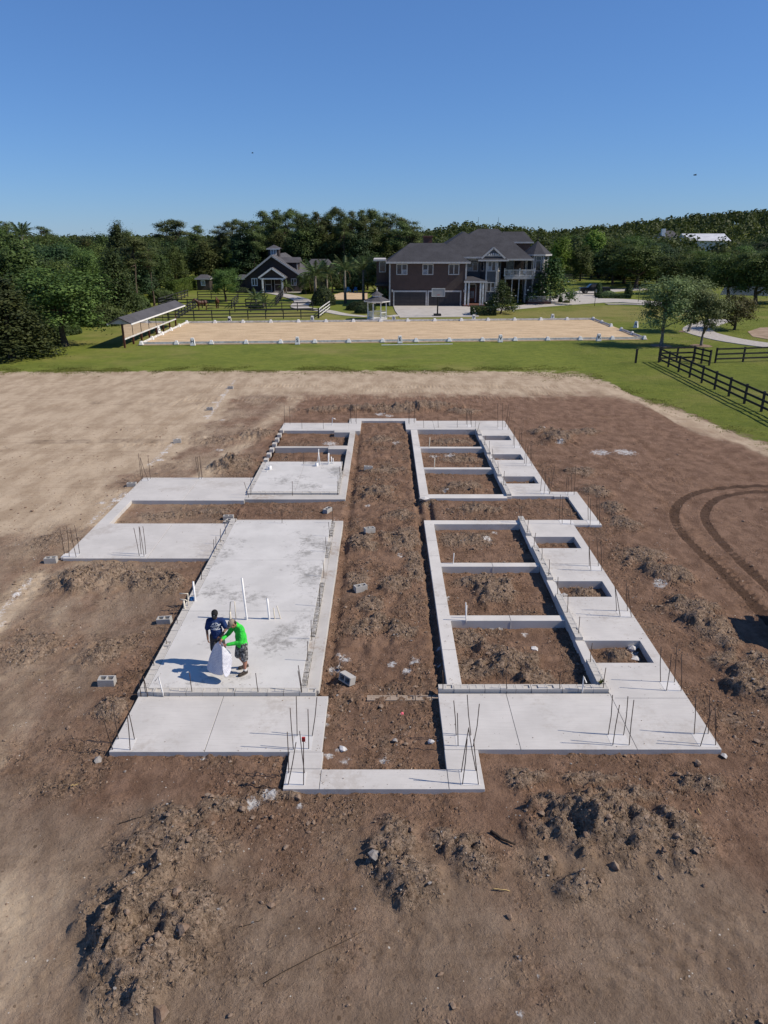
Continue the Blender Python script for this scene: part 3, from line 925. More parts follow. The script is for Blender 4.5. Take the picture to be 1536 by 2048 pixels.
def lumps(name, pts, sizes, mat, seed=1, squash=.75, octa=False):
    ICO_V, ICO_F = (OCT_V, OCT_F) if octa else (globals()['ICO_V'], globals()['ICO_F'])
    g = np.random.default_rng(seed)
    n = len(pts)
    V = np.repeat(ICO_V[None], n, 0) * (1 + g.normal(0, .2, (n, len(ICO_V), 1)))
    ang = g.uniform(0, 6.28, n)
    ca, sa = np.cos(ang)[:, None], np.sin(ang)[:, None]
    V *= np.stack([g.uniform(.7, 1.3, n), g.uniform(.7, 1.1, n), g.uniform(.5, 1, n) * squash], 1)[:, None, :]
    x, y = V[:, :, 0] * ca - V[:, :, 1] * sa, V[:, :, 0] * sa + V[:, :, 1] * ca
    V = np.stack([x, y, V[:, :, 2]], -1) * np.asarray(sizes)[:, None, None] + np.asarray(pts)[:, None, :]
    F = (ICO_F[None] + (np.arange(n) * len(ICO_V))[:, None, None]).reshape(-1, 3)
    m = bpy.data.meshes.new(name)
    m.from_pydata(V.reshape(-1, 3).tolist(), [], F.tolist())
    m.update()
    return link(name, m, mat)


wgt = (attr['mound'] ** 1.5 + lump * .25 + .006) * near * (YY > 6.5) * (YY < 47) * (attr['wet'] < .3) * (ZZ > -.42)
cellw = np.gradient(GYS)[:, None] * np.gradient(GXS)[None, :]
for (x0, x1, y0, y1) in RECTS:
    i0, i1 = np.searchsorted(GXS, (x0 - .06, x1 + .06))
    j0, j1 = np.searchsorted(GYS, (y0 - .06, y1 + .06))
    wgt[j0:j1, i0:i1] = 0
pr = (wgt * cellw).ravel()
pr /= pr.sum()


def scatter_clods(name, label, n, smin, smax, power, mat, seed):
    pick = rng.choice(nx * ny, n, p=pr)
    sz = smin + (smax - smin) * rng.random(n) ** power
    pts = np.stack([XX.ravel()[pick] + rng.normal(0, .03, n), YY.ravel()[pick] + rng.normal(0, .03, n), ZZ.ravel()[pick] + sz * .25], 1)
    ok = np.ones(n, bool)
    for (x0, x1, y0, y1) in RECTS:
        ok &= ~((pts[:, 0] > x0 - sz) & (pts[:, 0] < x1 + sz) & (pts[:, 1] > y0 - sz) & (pts[:, 1] < y1 + sz))
    return tag(lumps(name, pts[ok], sz[ok], mat, seed, octa=n > 12000), label, 'soil clods', kind='stuff')


scatter_clods('soil_clods', 'loose crumbs and clods of brown soil on the heaps', 9000, .012, .070, 4.5, MAT['stump'], 3)
scatter_clods('soil_crumbs', 'fine loose crumbs of soil strewn over the heaps', 60000, .007, .032, 2.2, MAT['crumb'], 4)
scatter_clods('pale_crumbs', 'small pale cement crumbs scattered over the soil', 2200, .008, .035, 3.0, MAT['rock_grey'], 5)

# soil trodden and spilt over the slab edges
pts, szs = [], []
for (x0, x1, y0, y1, zt_) in [(-6.3, -1.45, 13.2, 15.25, 0), (1.42, 7.75, 13.27, 15.35, 0), (-1.4, 1.4, 12.0, 12.6, 0), (5.85, 7.75, 15.5, 16.7, 0), (5.85, 7.75, 18, 20.6, 0), (5.85, 7.75, 21.9, 24.5, 0), (-11.75, -6.4, 23.7, 27.0, 0), (-11.75, -6.3, 29.8, 32.9, 0), (-6.1, -2.2, 15.6, 27.0, .1), (1.68, 2.03, 15.8, 27, 0), (5.85, 7.7, 33.3, 35.9, 0)]:
    for k in range(int(60 + (x1 - x0) * (y1 - y0) * 6)):
        if random.random() < .8:
            e = min(.5, abs(random.gauss(0, .12)))
            s_ = random.randrange(4)
            x = x0 + e if s_ == 0 else x1 - e if s_ == 1 else random.uniform(x0, x1)
            y = y0 + e if s_ == 2 else y1 - e if s_ == 3 else random.uniform(y0, y1)
        else:
            x, y = random.uniform(x0, x1), random.uniform(y0, y1)
        r_ = .004 + .016 * random.random() ** 3
        pts.append((min(max(x, x0), x1), min(max(y, y0), y1), zt_ + r_ * .3))
        szs.append(r_)
tag(lumps('slab_crumbs', np.array(pts), np.array(szs), MAT['stump'], 8, octa=True), 'crumbs of soil spilt over the slab edges', 'soil crumbs', kind='stuff')

# ---- rocks and rubble one can point to
ROCKS = [(748, 1728, .17, 'rock_grey', 'grey flat rock leaning on the soil heap nearest the entry footing'), (370, 1885, .15, 'stump', 'large brown clod at the right of the left foreground heap'),
         (322, 2030, .15, 'stump', 'brown clod at the bottom edge of the left foreground heap'), (1228, 1735, .1, 'stump', 'round brown clod at the foot of the right foreground heap'),
         (1103, 1722, .11, 'stump', 'brown clod at the left foot of the right foreground heap'), (1020, 1838, .06, 'stump', 'small round dark clod alone on bare foreground soil'),
         (357, 1800, .1, 'stump', 'pair clod, larger one, middle of the left foreground heap'), (790, 1480, .09, 'rock_grey', 'grey rubble lump in the entry pit, right of centre'),
         (686, 1496, .1, 'rock_white', 'white rubble lump in the entry pit, left of centre'), (748, 1492, .06, 'stump', 'small brown clod in the middle of the entry pit'), (862, 1484, .1, 'rock_white', 'white rubble lump by the right arm of the entry footing'),
         (850, 1003, .2, 'rock_white', 'white lump of spilt concrete in the aisle by the far right room'), (1395, 1530, .1, 'stump', 'brown clod near the right front corner of the porch slab'),
         (1448, 1513, .1, 'rock_white', 'white rubble lump off the right front corner of the porch slab'), (197, 1522, .12, 'rock_grey', 'grey rubble slab off the left front corner of the porch'), (485, 1620, .09, 'stump', 'brown clod in front of the left porch slab'),
         (1070, 1290, .1, 'rock_white', 'white lump beside the block wall of the near right room'), (1265, 1292, .16, 'rock_white', 'white concrete scraps in the nearest footing opening'), (1273, 1310, .13, 'rock_white', 'lower white concrete scrap in the nearest footing opening'), (1128, 1186, .14, 'rock_white', 'white lump at the left of the middle footing opening'),
         (690, 1497, .05, 'rock_white', 'small white chip beside the white rubble lump in the entry pit'), (1350, 1690, .08, 'stump', 'brown clod high on the right foreground heap')]
for (px, py, r, mk, lab) in ROCKS:
    x, y = at(px, py)
    o = lumps('rock' if mk != 'stump' else 'soil_clod', [(x, y, gz(x, y) + r * .3)], [r], MAT[mk], int(px))
    m = o.modifiers.new('sub', 'SUBSURF')
    m.levels = m.render_levels = 1
    m.subdivision_type = 'SIMPLE'
    tag(o, lab, 'rock' if mk != 'stump' else 'clod')


def stick(name, label, cat, p0, p1, r, mat, lift=.02):
    a, b = at(*p0), at(*p1)
    n = 6
    pts = []
    for k in range(n + 1):
        t = k / n
        x, y = a[0] + (b[0] - a[0]) * t, a[1] + (b[1] - a[1]) * t
        pts.append((x + random.gauss(0, min(r, .01)), y + random.gauss(0, min(r, .01)), gz(x, y) + r + lift))
    tag(MB().path(pts, [r * (1 - .4 * k / n) for k in range(n + 1)], 6).build(name, mat, smooth=True), label, cat)


stick('wood_stake', 'dark wooden stake lying beside the right foreground heap', 'stake', (980, 1668), (1030, 1695), .035, MAT['stick'])
stick('dead_twig', 'thin dead twig on the bare soil at bottom centre', 'twig', (530, 1968), (730, 1860), .008, MAT['stick'], .01)
stick('dead_twig', 'short dark twig right of the left foreground heap', 'twig', (478, 1858), (525, 1838), .008, MAT['stick'], .01)
stick('dead_twig', 'curved dark root above the left foreground heap', 'twig', (240, 1650), (290, 1635), .01, MAT['stick'], .02)
stick('straw_stalk', 'pale straw stalk below the middle foreground heap', 'straw', (985, 1782), (1020, 1784), .012, MAT['straw'])
stick('straw_stalk', 'tiny yellow straw right of the right foreground heap', 'straw', (1393, 1622), (1402, 1630), .016, MAT['straw'])
stick('straw_stalk', 'short pale straw left of the porch front corner', 'straw', (143, 1579), (157, 1574), .012, MAT['straw'])
stick('dead_root', 'dark root sticking out in the middle of the aisle', 'root', (705, 1095), (730, 1102), .03, MAT['stick'], .05)
x, y = at(803, 1426)
tag(MB().add([(x - .05, y - .03, GZ - .03), (x + .05, y - .04, GZ - .02), (x + .05, y + .04, GZ - .01), (x - .04, y + .04, GZ - .03), (x, y, GZ + .03)], [(0, 1, 4), (1, 2, 4), (2, 3, 4), (3, 0, 4), (3, 2, 1, 0)]).build('survey_flag', MAT['pink']),
    'scrap of pink survey tape on the soil of the entry pit', 'tape')
x, y = at(245, 1362)
tag(MB().path([(x + .16 * math.cos(a), y + .16 * math.sin(a), gz(x, y) + .04 + .02 * math.sin(3 * a)) for a in np.linspace(0, 11.5, 30)], .008, 5).build('wire_coil', MAT['rebar'], smooth=True),
    'loose coil of dark tie wire beside the raised slab', 'wire')

# ---- ragged grass tufts along the edge of the lawn (nobody could count them)
g = np.random.default_rng(12)
V, F = [], []
ex_s, ey_s = np.array(ex)[order], np.array(ey)[order]
for k in range(11000):
    x = g.uniform(-36, 30)
    y = np.interp(x, ex_s, ey_s)
    off = g.normal(.6, 1.0) if x < 13 else g.normal(.6, 2.2)
    y += off
    if abs(x) > .56 * y + 3 or vnoise(np.array([x * .7]), np.array([y * .7]), 4)[0] < .30 + .25 * g.random(): continue
    z = gz(x, y)
    for j in range(5):
        a = g.uniform(0, 6.28)
        hgt = g.uniform(.02, .07)
        bx_, by_ = x + g.normal(0, .14), y + g.normal(0, .14)
        dx_, dy_ = math.cos(a) * .03, math.sin(a) * .03
        n0 = len(V)
        V += [(bx_ - dx_, by_ - dy_, z - .01), (bx_ + dx_, by_ + dy_, z - .01), (bx_ + g.normal(0, .05), by_ + g.normal(0, .05), z + hgt)]
        F.append((n0, n0 + 1, n0 + 2))
m = bpy.data.meshes.new('grass_tufts')
m.from_pydata(V, [], F)
m.update()
tag(link('grass_tufts', m, MAT['leaf_tuft']), 'short ragged grass tufts along the edge of the lawn', 'grass', kind='stuff')
# ================================================================== FOUNDATION
BASE = -.5


def slab(name, label, cat, rects, mat, joints=(), bevel=.012, base=BASE, group=None):
    """one poured piece; joints are thin sawn grooves (x0,x1,y0,y1,depth)"""
    rr = list(rects)
    for (x0, x1, y0, y1, top) in joints:
        rr.append((x0, x1, y0, y1, top))
    me = plan_mesh('slab', rr, base)
    t = thing(name, label, cat, group=group)
    link('slab', me, mat, t, bevel=bevel)
    return t


J = .007
porch_l = slab('porch_slab', 'smooth pale porch slab in front of the raised slab', 'concrete slab',
               [(-6.30, -1.43, 13.17, 15.28, 0)], MAT['conc'], [(-4.12 - J, -4.12 + J, 13.17, 15.28, -.03)])
entry = slab('entry_footing', 'U shaped concrete footing nearest the camera at the aisle entry', 'footing',
             [(-2.16, -1.39, 12.0, 13.165, -.004), (-1.39, 1.39, 12.0, 12.6, -.004), (1.39, 2.16, 12.0, 13.245, -.004)], MAT['conc'],
             [(-1.39 - J, -1.39 + J, 12.0, 12.6, -.034), (1.39 - J, 1.39 + J, 12, 12.6, -.034), (-2.16, -1.39, 12.62 - J, 12.62 + J, -.034)])
porch_r = slab('ladder_slab', 'long pale slab with three rectangular openings along the right side, nearer one', 'concrete slab',
               [(1.40, 7.77, 13.25, 15.39, 0), (5.825, 7.77, 15.39, 26.875, 0), (5.86, 7.47, 16.81, 17.97, None), (5.86, 7.47, 20.67, 21.81, None), (5.86, 7.47, 24.56, 25.66, None),
                (5.825, 5.86, 16.81, 17.97, -.02), (5.825, 5.86, 20.67, 21.81, -.02), (5.825, 5.86, 24.56, 25.66, -.02)], MAT['conc'],
               [(3.15 - J, 3.15 + J, 13.25, 15.39, -.03), (5.83 - J, 5.83 + J, 13.25, 15.39, -.03), (5.9, 7.77, 15.2 - J, 15.2 + J, -.02), (6.0, 7.77, 19.3 - J, 19.3 + J, -.02), (6.0, 7.77, 23.2 - J, 23.2 + J, -.02)])
bay = slab('bay_footing', 'L shaped footing bay jutting out at the right between the two ladder slabs', 'footing',
           [(5.825, 8.92, 26.88, 27.45, -.003), (8.32, 8.92, 27.45, 30.95, -.003), (7.725, 8.32, 30.3, 30.95, -.003)], MAT['conc'], [(7.8 - J, 7.8 + J, 26.88, 27.45, -.03)])
lad_far = slab('ladder_slab', 'long pale slab with three rectangular openings along the right side, farther one', 'concrete slab',
               [(5.80, 7.72, 30.35, 44.5, 0), (1.345, 5.80, 42.3, 44.5, 0), (5.83, 7.39, 32.11, 33.2, None), (5.83, 7.39, 35.97, 37.02, None), (5.83, 7.39, 39.86, 40.86, None)], MAT['conc'],
               [(3.1 - J, 3.1 + J, 42.3, 44.5, -.03), (5.95, 7.72, 41.9 - J, 41.9 + J, -.02)])
back_u = slab('rear_footing', 'U shaped footing at the far end of the aisle', 'footing',
              [(-2.22, -1.45, 41.95, 45.15, -.003), (-1.45, 1.34, 44.5, 45.15, -.003), (1.34, 2.07, 44.5, 45.15, -.003)], MAT['conc'], [])
back_l = slab('rear_footing', 'straight footing strip at the far end of the left room', 'footing',
              [(-6.33, -2.225, 42.05, 43.95, 0)], MAT['conc'], [])
side = slab('side_porch_slab', 'C shaped pale porch slab at the far left of the foundation', 'concrete slab',
            [(-11.78, -6.36, 23.65, 27.05, 0), (-11.78, -11.29, 27.05, 29.78, 0), (-11.78, -6.26, 29.78, 33.0, 0)], MAT['conc'],
            [(-8.7 - J, -8.7 + J, 23.65, 27.05, -.03), (-9.0 - J, -9.0 + J, 29.78, 33, -.03)])
# grade beams of the two right rooms
room_n = slab('grade_beam', 'pale grade beam ring with two cross beams around the near right room', 'grade beam',
              [(1.66, 2.05, 15.70, 27.42, -.01), (2.05, 5.585, 27.0, 27.42, -.01), (2.05, 5.585, 22.98, 23.3, -.01), (2.05, 5.585, 19.14, 19.47, -.01), (5.585, 5.82, 15.68, 27.5, -.01)], MAT['conc_beam'],
              [(1.66, 2.05, y - J, y + J, -.04) for y in (17.5, 20.2, 23.9, 25.3)] + [(3.9 - J, 3.9 + J, y, y + .34, -.04) for y in (19.13, 22.97)])
room_f = slab('grade_beam', 'pale grade beam ring with two cross beams around the far right room', 'grade beam',
              [(1.63, 2.03, 30.1, 42.29, -.01), (2.03, 5.565, 30.1, 30.62, -.01), (2.03, 5.565, 34.38, 34.68, -.01), (2.03, 5.565, 38.2, 38.52, -.01), (5.565, 5.795, 30.3, 42.29, -.01)], MAT['conc_beam'],
              [(1.63, 2.03, y - J, y + J, -.04) for y in (32.2, 36, 39.6)])
# raised slabs
main = slab('raised_slab', 'large mottled raised slab on which the two workers stand', 'concrete slab',
            [(-6.105, -2.16, 15.505, 27.12, .10)], MAT['conc_raised'], [(-6.105, -2.16, 19.55 - J, 19.55 + J, .085), (-6.105, -2.16, 23.3 - J, 23.3 + J, .085)])
# ledge beside it, with a ragged band of mortar
link('ledge', plan_mesh('ledge', [(-2.02, -1.69, 15.5, 27.3, .02), (-2.16, -2.02, 27.13, 27.3, .02), (-6.1, -2.16, 27.13, 27.3, .07)], BASE), MAT['conc_ledge'], main, bevel=.012)
yy = 15.5
k = 0
for (a, b) in [(15.5, 17.3), (18.1, 21.6), (23.6, 25.0), (25.6, 27.1)]:
    mb = MB()
    n = int((b - a) / .07)
    for i in range(n):
        y0 = a + (b - a) * i / n
        h = .068 + .034 * random.random()
        mb.box(-2.158, -2.022 + random.uniform(-.02, .012), y0, y0 + (b - a) / n - .004, -.2, h)
    mb.build('mortar_band', MAT['mortar'], main, bevel=.008)
for (a, b) in [(17.3, 18.1), (21.6, 23.6), (25.0, 25.6)]:
    MB().box(-2.158, -2.022, a, b, -.2, .035).build('ledge_fill', MAT['conc_ledge'], main)
small = slab('raised_slab', 'smaller mottled raised slab behind the cross footing, in the far left room', 'concrete slab',
             [(-6.08, -2.16, 30.72, 35.33, .10)], MAT['conc_raised'], [(-4.1 - J, -4.1 + J, 30.72, 35.33, .085)])
link('ledge', plan_mesh('ledge', [(-6.25, -2.05, 29.87, 30.48, .02), (-2.05, -1.74, 29.87, 41.94, .02), (-6.08, -2.05, 38.2, 38.5, .02), (-3.1, -2.05, 37.9, 38.6, .03), (-3.0, -2.05, 41.5, 41.94, .03)], BASE), MAT['conc_ledge'], small, bevel=.012)
MB().box(-2.155, -2.055, 30.7, 33.9, -.2, .075).build('mortar_band', MAT['mortar'], small, bevel=.01)

# ---- block courses: every block a piece
BL, BWd, BH = .40, .215, .20
BLOCK_MESH = plan_mesh('block', [(-BL / 2, BL / 2, -BWd / 2, BWd / 2, BH), (-BL / 2 + .035, -.016, -BWd / 2 + .035, BWd / 2 - .035, .0), (.016, BL / 2 - .035, -BWd / 2 + .035, BWd / 2 - .035, .0)], -.0001)
FILLED = [plan_mesh('block', [(-BL / 2, BL / 2, -BWd / 2, BWd / 2, BH), (-BL / 2 + .035, -.016, -BWd / 2 + .035, BWd / 2 - .035, BH - d1), (.016, BL / 2 - .035, -BWd / 2 + .035, BWd / 2 - .035, BH - d2)], -.0001) for d1, d2 in ((.006, .01), (.012, .006), (.005, .03), (.004, .004))]
for m_ in FILLED: m_.materials.append(MAT['block_lt'])
BLOCK_MESH.materials.append(MAT['block'])


def course(parent, x0, y0, x1, y1, ztop, jit=.004):
    """a run of blocks, each its own piece, from one end to the other"""
    d = Vector((x1 - x0, y1 - y0))
    L = d.length
    n = max(1, round(L / (BL + .012)))
    for i in range(n):
        o = bpy.data.objects.new('block', random.choice(FILLED))
        COL.objects.link(o)
        o.parent = parent
        p = Vector((x0, y0)) + d * ((i + .5) / n)
        o.location = (p.x + random.gauss(0, jit * .5), p.y + random.gauss(0, jit * .5), ztop - BH + random.gauss(0, .003))
        o.rotation_euler = (0, 0, math.atan2(d.y, d.x) + (math.pi if random.random() < .5 else 0) + random.gauss(0, .004))
        o.scale = ((L / n - .010) / BL, 1, 1)


course(main, -6.22, 15.52, -6.22, 27.35, .10)
course(main, -6.33, 15.395, -1.75, 15.395, .105)
course(small, -6.18, 30.75, -6.18, 35.3, .10)
course(small, -6.25, 30.60, -2.06, 30.60, .10)
y = 35.6
while y < 41.8:                                    # spaced blocks stepping back along the open edge
    course(small, -6.2, y, -6.2, y + .42, .10)
    y += 1.02
for i, (a, b, nm) in enumerate([(15.69, 16.85, 'nearest'), (17.98, 20.70, 'second'), (21.88, 24.6, 'third'), (25.75, 27.6, 'farthest')]):
    t = thing('block_wall', 'single course block wall piece, %s of four along the near right room' % nm, 'block wall', group='block wall pieces along the right rooms')
    course(t, 5.70, a, 5.70, b, .105)
t = thing('block_wall', 'single course of blocks across the front of the near right room', 'block wall')
course(t, 1.41, 15.545, 5.82, 15.545, .105)
for i, (a, b, nm) in enumerate([(30.35, 32.15, 'nearest'), (33.2, 35.95, 'second'), (37.0, 39.8, 'third'), (40.85, 42.28, 'farthest')]):
    t = thing('block_wall', 'single course block wall piece, %s of four along the far right room' % nm, 'block wall', group='block wall pieces along the right rooms')
    course(t, 5.68, a, 5.68, b, .105)
# soil-filled block tops just showing across the aisle entry
t = thing('block_course', 'nearly buried row of blocks across the aisle mouth', 'block wall')
for i in range(5):
    o = bpy.data.objects.new('block', FILLED[i % 4])
    COL.objects.link(o)
    o.parent = t
    o.location = (-.24 + i * .42, 15.42, GZ - .228)
    o.material_slots[0].link = 'OBJECT'
    o.material_slots[0].material = MAT['buried']

# ---- loose blocks
LOOSE = [(215, 1361, .05, 0, 'loose grey block beside the wire coil left of the raised slab'), (330, 1238, .0, 0, 'loose grey block left of the raised slab behind the workers'),
         (700, 1350, -.75, 1, 'loose grey block tipped on its side in the aisle near the workers'), (721, 1170, .45, 0, 'loose grey block in the middle of the aisle, second from the front'),
         (739, 1058, .4, 0, 'loose grey block in the aisle beside the back edge of the large raised slab'), (736, 932, .1, 0, 'loose grey block far up the aisle beside the far left room'),
         (655, 1016, 1.1, 0, 'loose grey block in front of the smaller raised slab'), (457, 1026, .05, 0, 'upper of two loose blocks between the side porch and slabs'), (456, 1037, 1.3, 0, 'lower of two loose blocks between the side porch and slabs'),
         (355, 877, .2, 0, 'lone block on the sandy yard behind the side porch'), (420, 812, .05, 0, 'flat block on the cement stripe in the yard, nearer one'), (461, 770, .0, 0, 'flat block on the cement stripe in the yard, farther one'), (264, 965, .1, 0, 'block off the back left corner of the side porch'), (103, 1117, .1, 0, 'block off the front left corner of the side porch')]
for (px, py, rz, tip, lab) in LOOSE:
    x, y = at(px, py + 8)
    o = bpy.data.objects.new('concrete_block', BLOCK_MESH)
    COL.objects.link(o)
    s = 1.06
    o.scale = (s, s, s)
    o.location = (x, y, gz(x, y) - .02 + (.1 if tip else 0))
    o.rotation_euler = (R(78) if tip else random.gauss(0, .05), random.gauss(0, .05), rz)
    tag(o, lab, 'concrete block', 'loose concrete blocks')

# ---- rebar: (crop id, base x, base y, top x, top y)
CR = {1: (180, 1340, .33854), 2: (520, 1340, .32552), 3: (820, 1000, .27344), 4: (1040, 1020, .27995), 5: (80, 800, .41667), 6: (680, 780, .36458), 8: (200, 1000, .33854)}


def cpx(c, x, y):
    ox, oy, k = CR[c]
    return ox + x * k, oy + y * k


def rebar(parent, c, bx, by, tx, ty, z=0.0, r=.0105, mat='rebar', name='rebar', down=.15):
    p, q = cpx(c, bx, by), cpx(c, tx, ty)
    X, Y = at(p[0], p[1], z)
    TX, TZ = hp(q[0], q[1], Y)
    b0 = Vector((X, Y, z))
    b1 = Vector((TX, Y + random.gauss(0, .03), max(TZ, z + .2)))
    d = (b1 - b0).normalized()
    mid = (b0 + b1) / 2 + Vector((random.gauss(0, .012), random.gauss(0, .012), 0))
    return MB().path([b0 - d * down, mid, b1], r, 5).build(name, MAT[mat], parent, smooth=True)


def group(parent, c, lst, z=0.0, pad=True, zp=None):
    for l in lst: rebar(parent, c, *l, z=z)
    if pad and len(lst) >= 4:
        P = [at(*cpx(c, l[0], l[1]), z) for l in lst]
        x0, x1 = min(p[0] for p in P), max(p[0] for p in P)
        y0, y1 = min(p[1] for p in P), max(p[1] for p in P)
        MB().box(x0 - .03, x1 + .03, y0 - .03, y1 + .03, z - .1, z + .004).build('column_pad', MAT['pad'], parent)


g1 = [(135, 470, 70, 238), (168, 408, 133, 185), (263, 410, 220, 205), (237, 473, 220, 270)]
g2 = [(1203, 470, 1183, 222), (1224, 390, 1219, 155), (1312, 390, 1340, 165), (1292, 465, 1288, 230)]
g3 = [(1174, 608, 1167, 360), (1170, 678, 1218, 422), (1267, 608, 1238, 367), (1262, 678, 1262, 405)]
group(porch_l, 1, g1); group(porch_l, 1, g2); group(entry, 1, g3)
p, q = cpx(1, 1262, 408), None
X, Y = at(*cpx(1, 1262, 678), 0)
TX, TZ = hp(*cpx(1, 1261, 400), Y)
MB().box(TX - .035, TX + .035, Y - .02, Y + .02, TZ - .09, TZ + .01).build('flag_tape', MAT['red'], entry)
group(porch_r, 2, [(1205, 402, 1190, 185), (1217, 467, 1213, 265), (1297, 402, 1273, 150), (1308, 470, 1347, 205)])
group(entry, 2, [(1237, 628, 1283, 355), (1243, 702, 1275, 435), (1327, 618, 1282, 360), (1343, 703, 1313, 428)])
for g in ([(628, 1605, 665, 1330), (663, 1682, 708, 1388), (738, 1608, 770, 1330), (780, 1680, 818, 1365)], [(1243, 1600, 1257, 1330), (1288, 1688, 1368, 1425), (1342, 1600, 1353, 1322), (1397, 1680, 1400, 1405)],
          [(1005, 1228, 1007, 975), (1045, 1290, 1085, 1030), (1103, 1230, 1120, 950), (1150, 1292, 1152, 1025)], [(690, 722, 677, 545), (715, 760, 683, 550), (768, 722, 757, 505), (795, 765, 770, 545)],
          [(495, 402, 493, 195), (507, 433, 495, 255), (560, 402, 552, 195), (583, 435, 577, 222)]):
    group(porch_r, 4, g)
group(bay, 6, [(1203, 714, 1210, 575), (1218, 735, 1222, 580), (1268, 714, 1255, 585), (1265, 738, 1268, 700)])
group(bay, 6, [(1362, 714, 1362, 580), (1372, 740, 1375, 595), (1412, 716, 1412, 560), (1425, 738, 1420, 580)])
group(bay, 6, [(1240, 560, 1250, 460), (1250, 578, 1256, 480), (1272, 560, 1270, 455), (1284, 575, 1295, 415)])
group(lad_far, 6, [(1100, 556, 1112, 433), (1118, 572, 1130, 447), (1140, 554, 1148, 480), (1150, 570, 1175, 440)])
group(lad_far, 6, [(1010, 405, 1020, 285), (1020, 417, 1033, 300), (1043, 404, 1045, 300), (1052, 415, 1052, 290)])
group(lad_far, 6, [(950, 306, 958, 205), (956, 319, 957, 225), (984, 306, 990, 205), (990, 318, 1000, 205)])
group(lad_far, 6, [(892, 218, 893, 70), (866, 205, 865, 75), (905, 205, 925, 80), (922, 218, 932, 115)])
group(lad_far, 6, [(693, 190, 698, 80), (697, 204, 694, 110), (718, 190, 705, 85), (722, 204, 718, 85)])
group(back_u, 6, [(375, 182, 378, 60), (380, 188, 384, 85), (405, 175, 410, 62), (410, 182, 412, 80)], pad=False)
group(back_u, 6, [(58, 172, 55, 65), (62, 183, 60, 85), (85, 175, 80, 80), (90, 184, 90, 75)], pad=False)
for l in [(645, 205, 645, 155), (742, 205, 745, 170), (540, 206, 538, 150), (460, 208, 458, 160)]: rebar(lad_far, 6, *l)
group(side, 5, [(118, 740, 97, 615), (140, 752, 128, 605), (190, 738, 165, 602), (174, 754, 148, 612)])
group(side, 5, [(477, 750, 447, 617), (486, 740, 475, 607), (500, 751, 478, 612), (508, 741, 493, 607)])
group(side, 5, [(487, 388, 473, 255), (494, 381, 480, 275), (520, 388, 480, 280), (530, 380, 518, 265)])
group(side, 5, [(763, 378, 745, 272), (768, 374, 755, 275), (780, 373, 766, 268), (776, 379, 770, 290)])
for l in [(300, 137, 290, 30), (337, 139, 318, 35), (603, 128, 588, 15), (993, 130, 980, 15), (1250, 132, 1230, 0)]: rebar(main, 1, *l, z=.1)
for l in [(270, 1139, 258, 1040), (320, 978, 298, 862), (392, 845, 378, 755), (458, 730, 452, 650), (598, 470, 592, 380), (675, 314, 672, 232), (687, 290, 685, 215), (712, 250, 710, 172), (742, 200, 735, 130), (803, 130, 800, 65),
          (1357, 215, 1350, 130), (1342, 305, 1333, 222), (1322, 450, 1317, 357), (1298, 630, 1298, 500), (1252, 820, 1248, 705), (1228, 950, 1227, 832), (1192, 1132, 1170, 985), (1328, 1116, 1325, 1070), (1075, 138, 1073, 55), (1375, 138, 1373, 40)]:
    rebar(main, 8, *l, z=.09)
for l in [(1012, 448, 1012, 365), (1000, 460, 978, 395), (1212, 452, 1212, 388), (1428, 448, 1427, 388), (1433, 410, 1430, 362), (1440, 375, 1437, 320), (1453, 350, 1447, 290), (1265, 308, 1265, 250)]: rebar(small, 5, *l, z=.1)
for l in [(1258, 138, 1257, 95), (1362, 138, 1360, 95), (1175, 118, 1172, 25), (1200, 116, 1197, 30)]: rebar(back_l, 5, *l)
for l in [(805, 145, 803, 40), (812, 150, 817, 45), (855, 245, 868, 130), (908, 345, 920, 240), (962, 440, 967, 340), (1010, 555, 1017, 430), (1080, 690, 1087, 570), (1148, 825, 1155, 690), (1230, 980, 1240, 850), (1320, 1185, 1333, 1045), (1415, 1375, 1432, 1225), (1098, 1384, 1105, 1260), (708, 1386, 707, 1290), (240, 1384, 237, 1240)]:
    rebar(room_n, 3, *l, z=.09)
for l in [(752, 230, 765, 180), (790, 305, 800, 250), (818, 370, 820, 280), (838, 400, 835, 320), (868, 460, 865, 390), (895, 525, 903, 445), (1148, 558, 1150, 480)]: rebar(room_f, 6, *l, z=.09)


def pipe(parent, c, pts, r, z=.1, mat='pvc', name='pipe'):
    X, Y = at(*cpx(c, *pts[0]), z)
    P = [Vector((X, Y, z - .1))]
    for p in pts:
        x, zz = hp(*cpx(c, *p), Y)
        P.append(Vector((x, Y, zz)))
    MB().path(P, r, 9).build(name, MAT[mat], parent, smooth=True)


pipe(main, 8, [(868, 706), (838, 462)], .031)
pipe(main, 8, [(1000, 704), (988, 583)], .031)
pipe(main, 8, [(562, 596), (550, 482)], .031)
pipe(main, 8, [(768, 706), (766, 690), (770, 602), (795, 600), (803, 703)], .016, mat='pvc_cream')
pipe(main, 8, [(771, 708), (768, 662)], .03, mat='pvc_cream')
pipe(main, 8, [(1032, 702), (1025, 637)], .018, mat='pvc_cream')
pipe(main, 8, [(1067, 701), (1045, 625)], .016, mat='pvc_cream')
pipe(main, 8, [(372, 1143), (345, 1042), (325, 1070)], .016)
pipe(main, 8, [(522, 622), (518, 553), (470, 553)], .02, mat='pvc_cream')
pipe(main, 8, [(500, 640), (494, 595)], .03, mat='pvc_cream')
pipe(main, 8, [(520, 600), (505, 590), (472, 588)], .02, mat='pvc_cream')
pipe(main, 8, [(545, 592), (540, 575)], .07, mat='blue', name='blue_pipe_collar')
pipe(small, 5, [(1385, 308), (1385, 255)], .04)
pipe(small, 5, [(1332, 316), (1338, 235)], .018)
pipe(small, 5, [(1345, 312), (1336, 235)], .018)
pipe(small, 5, [(1400, 306), (1398, 272)], .025)
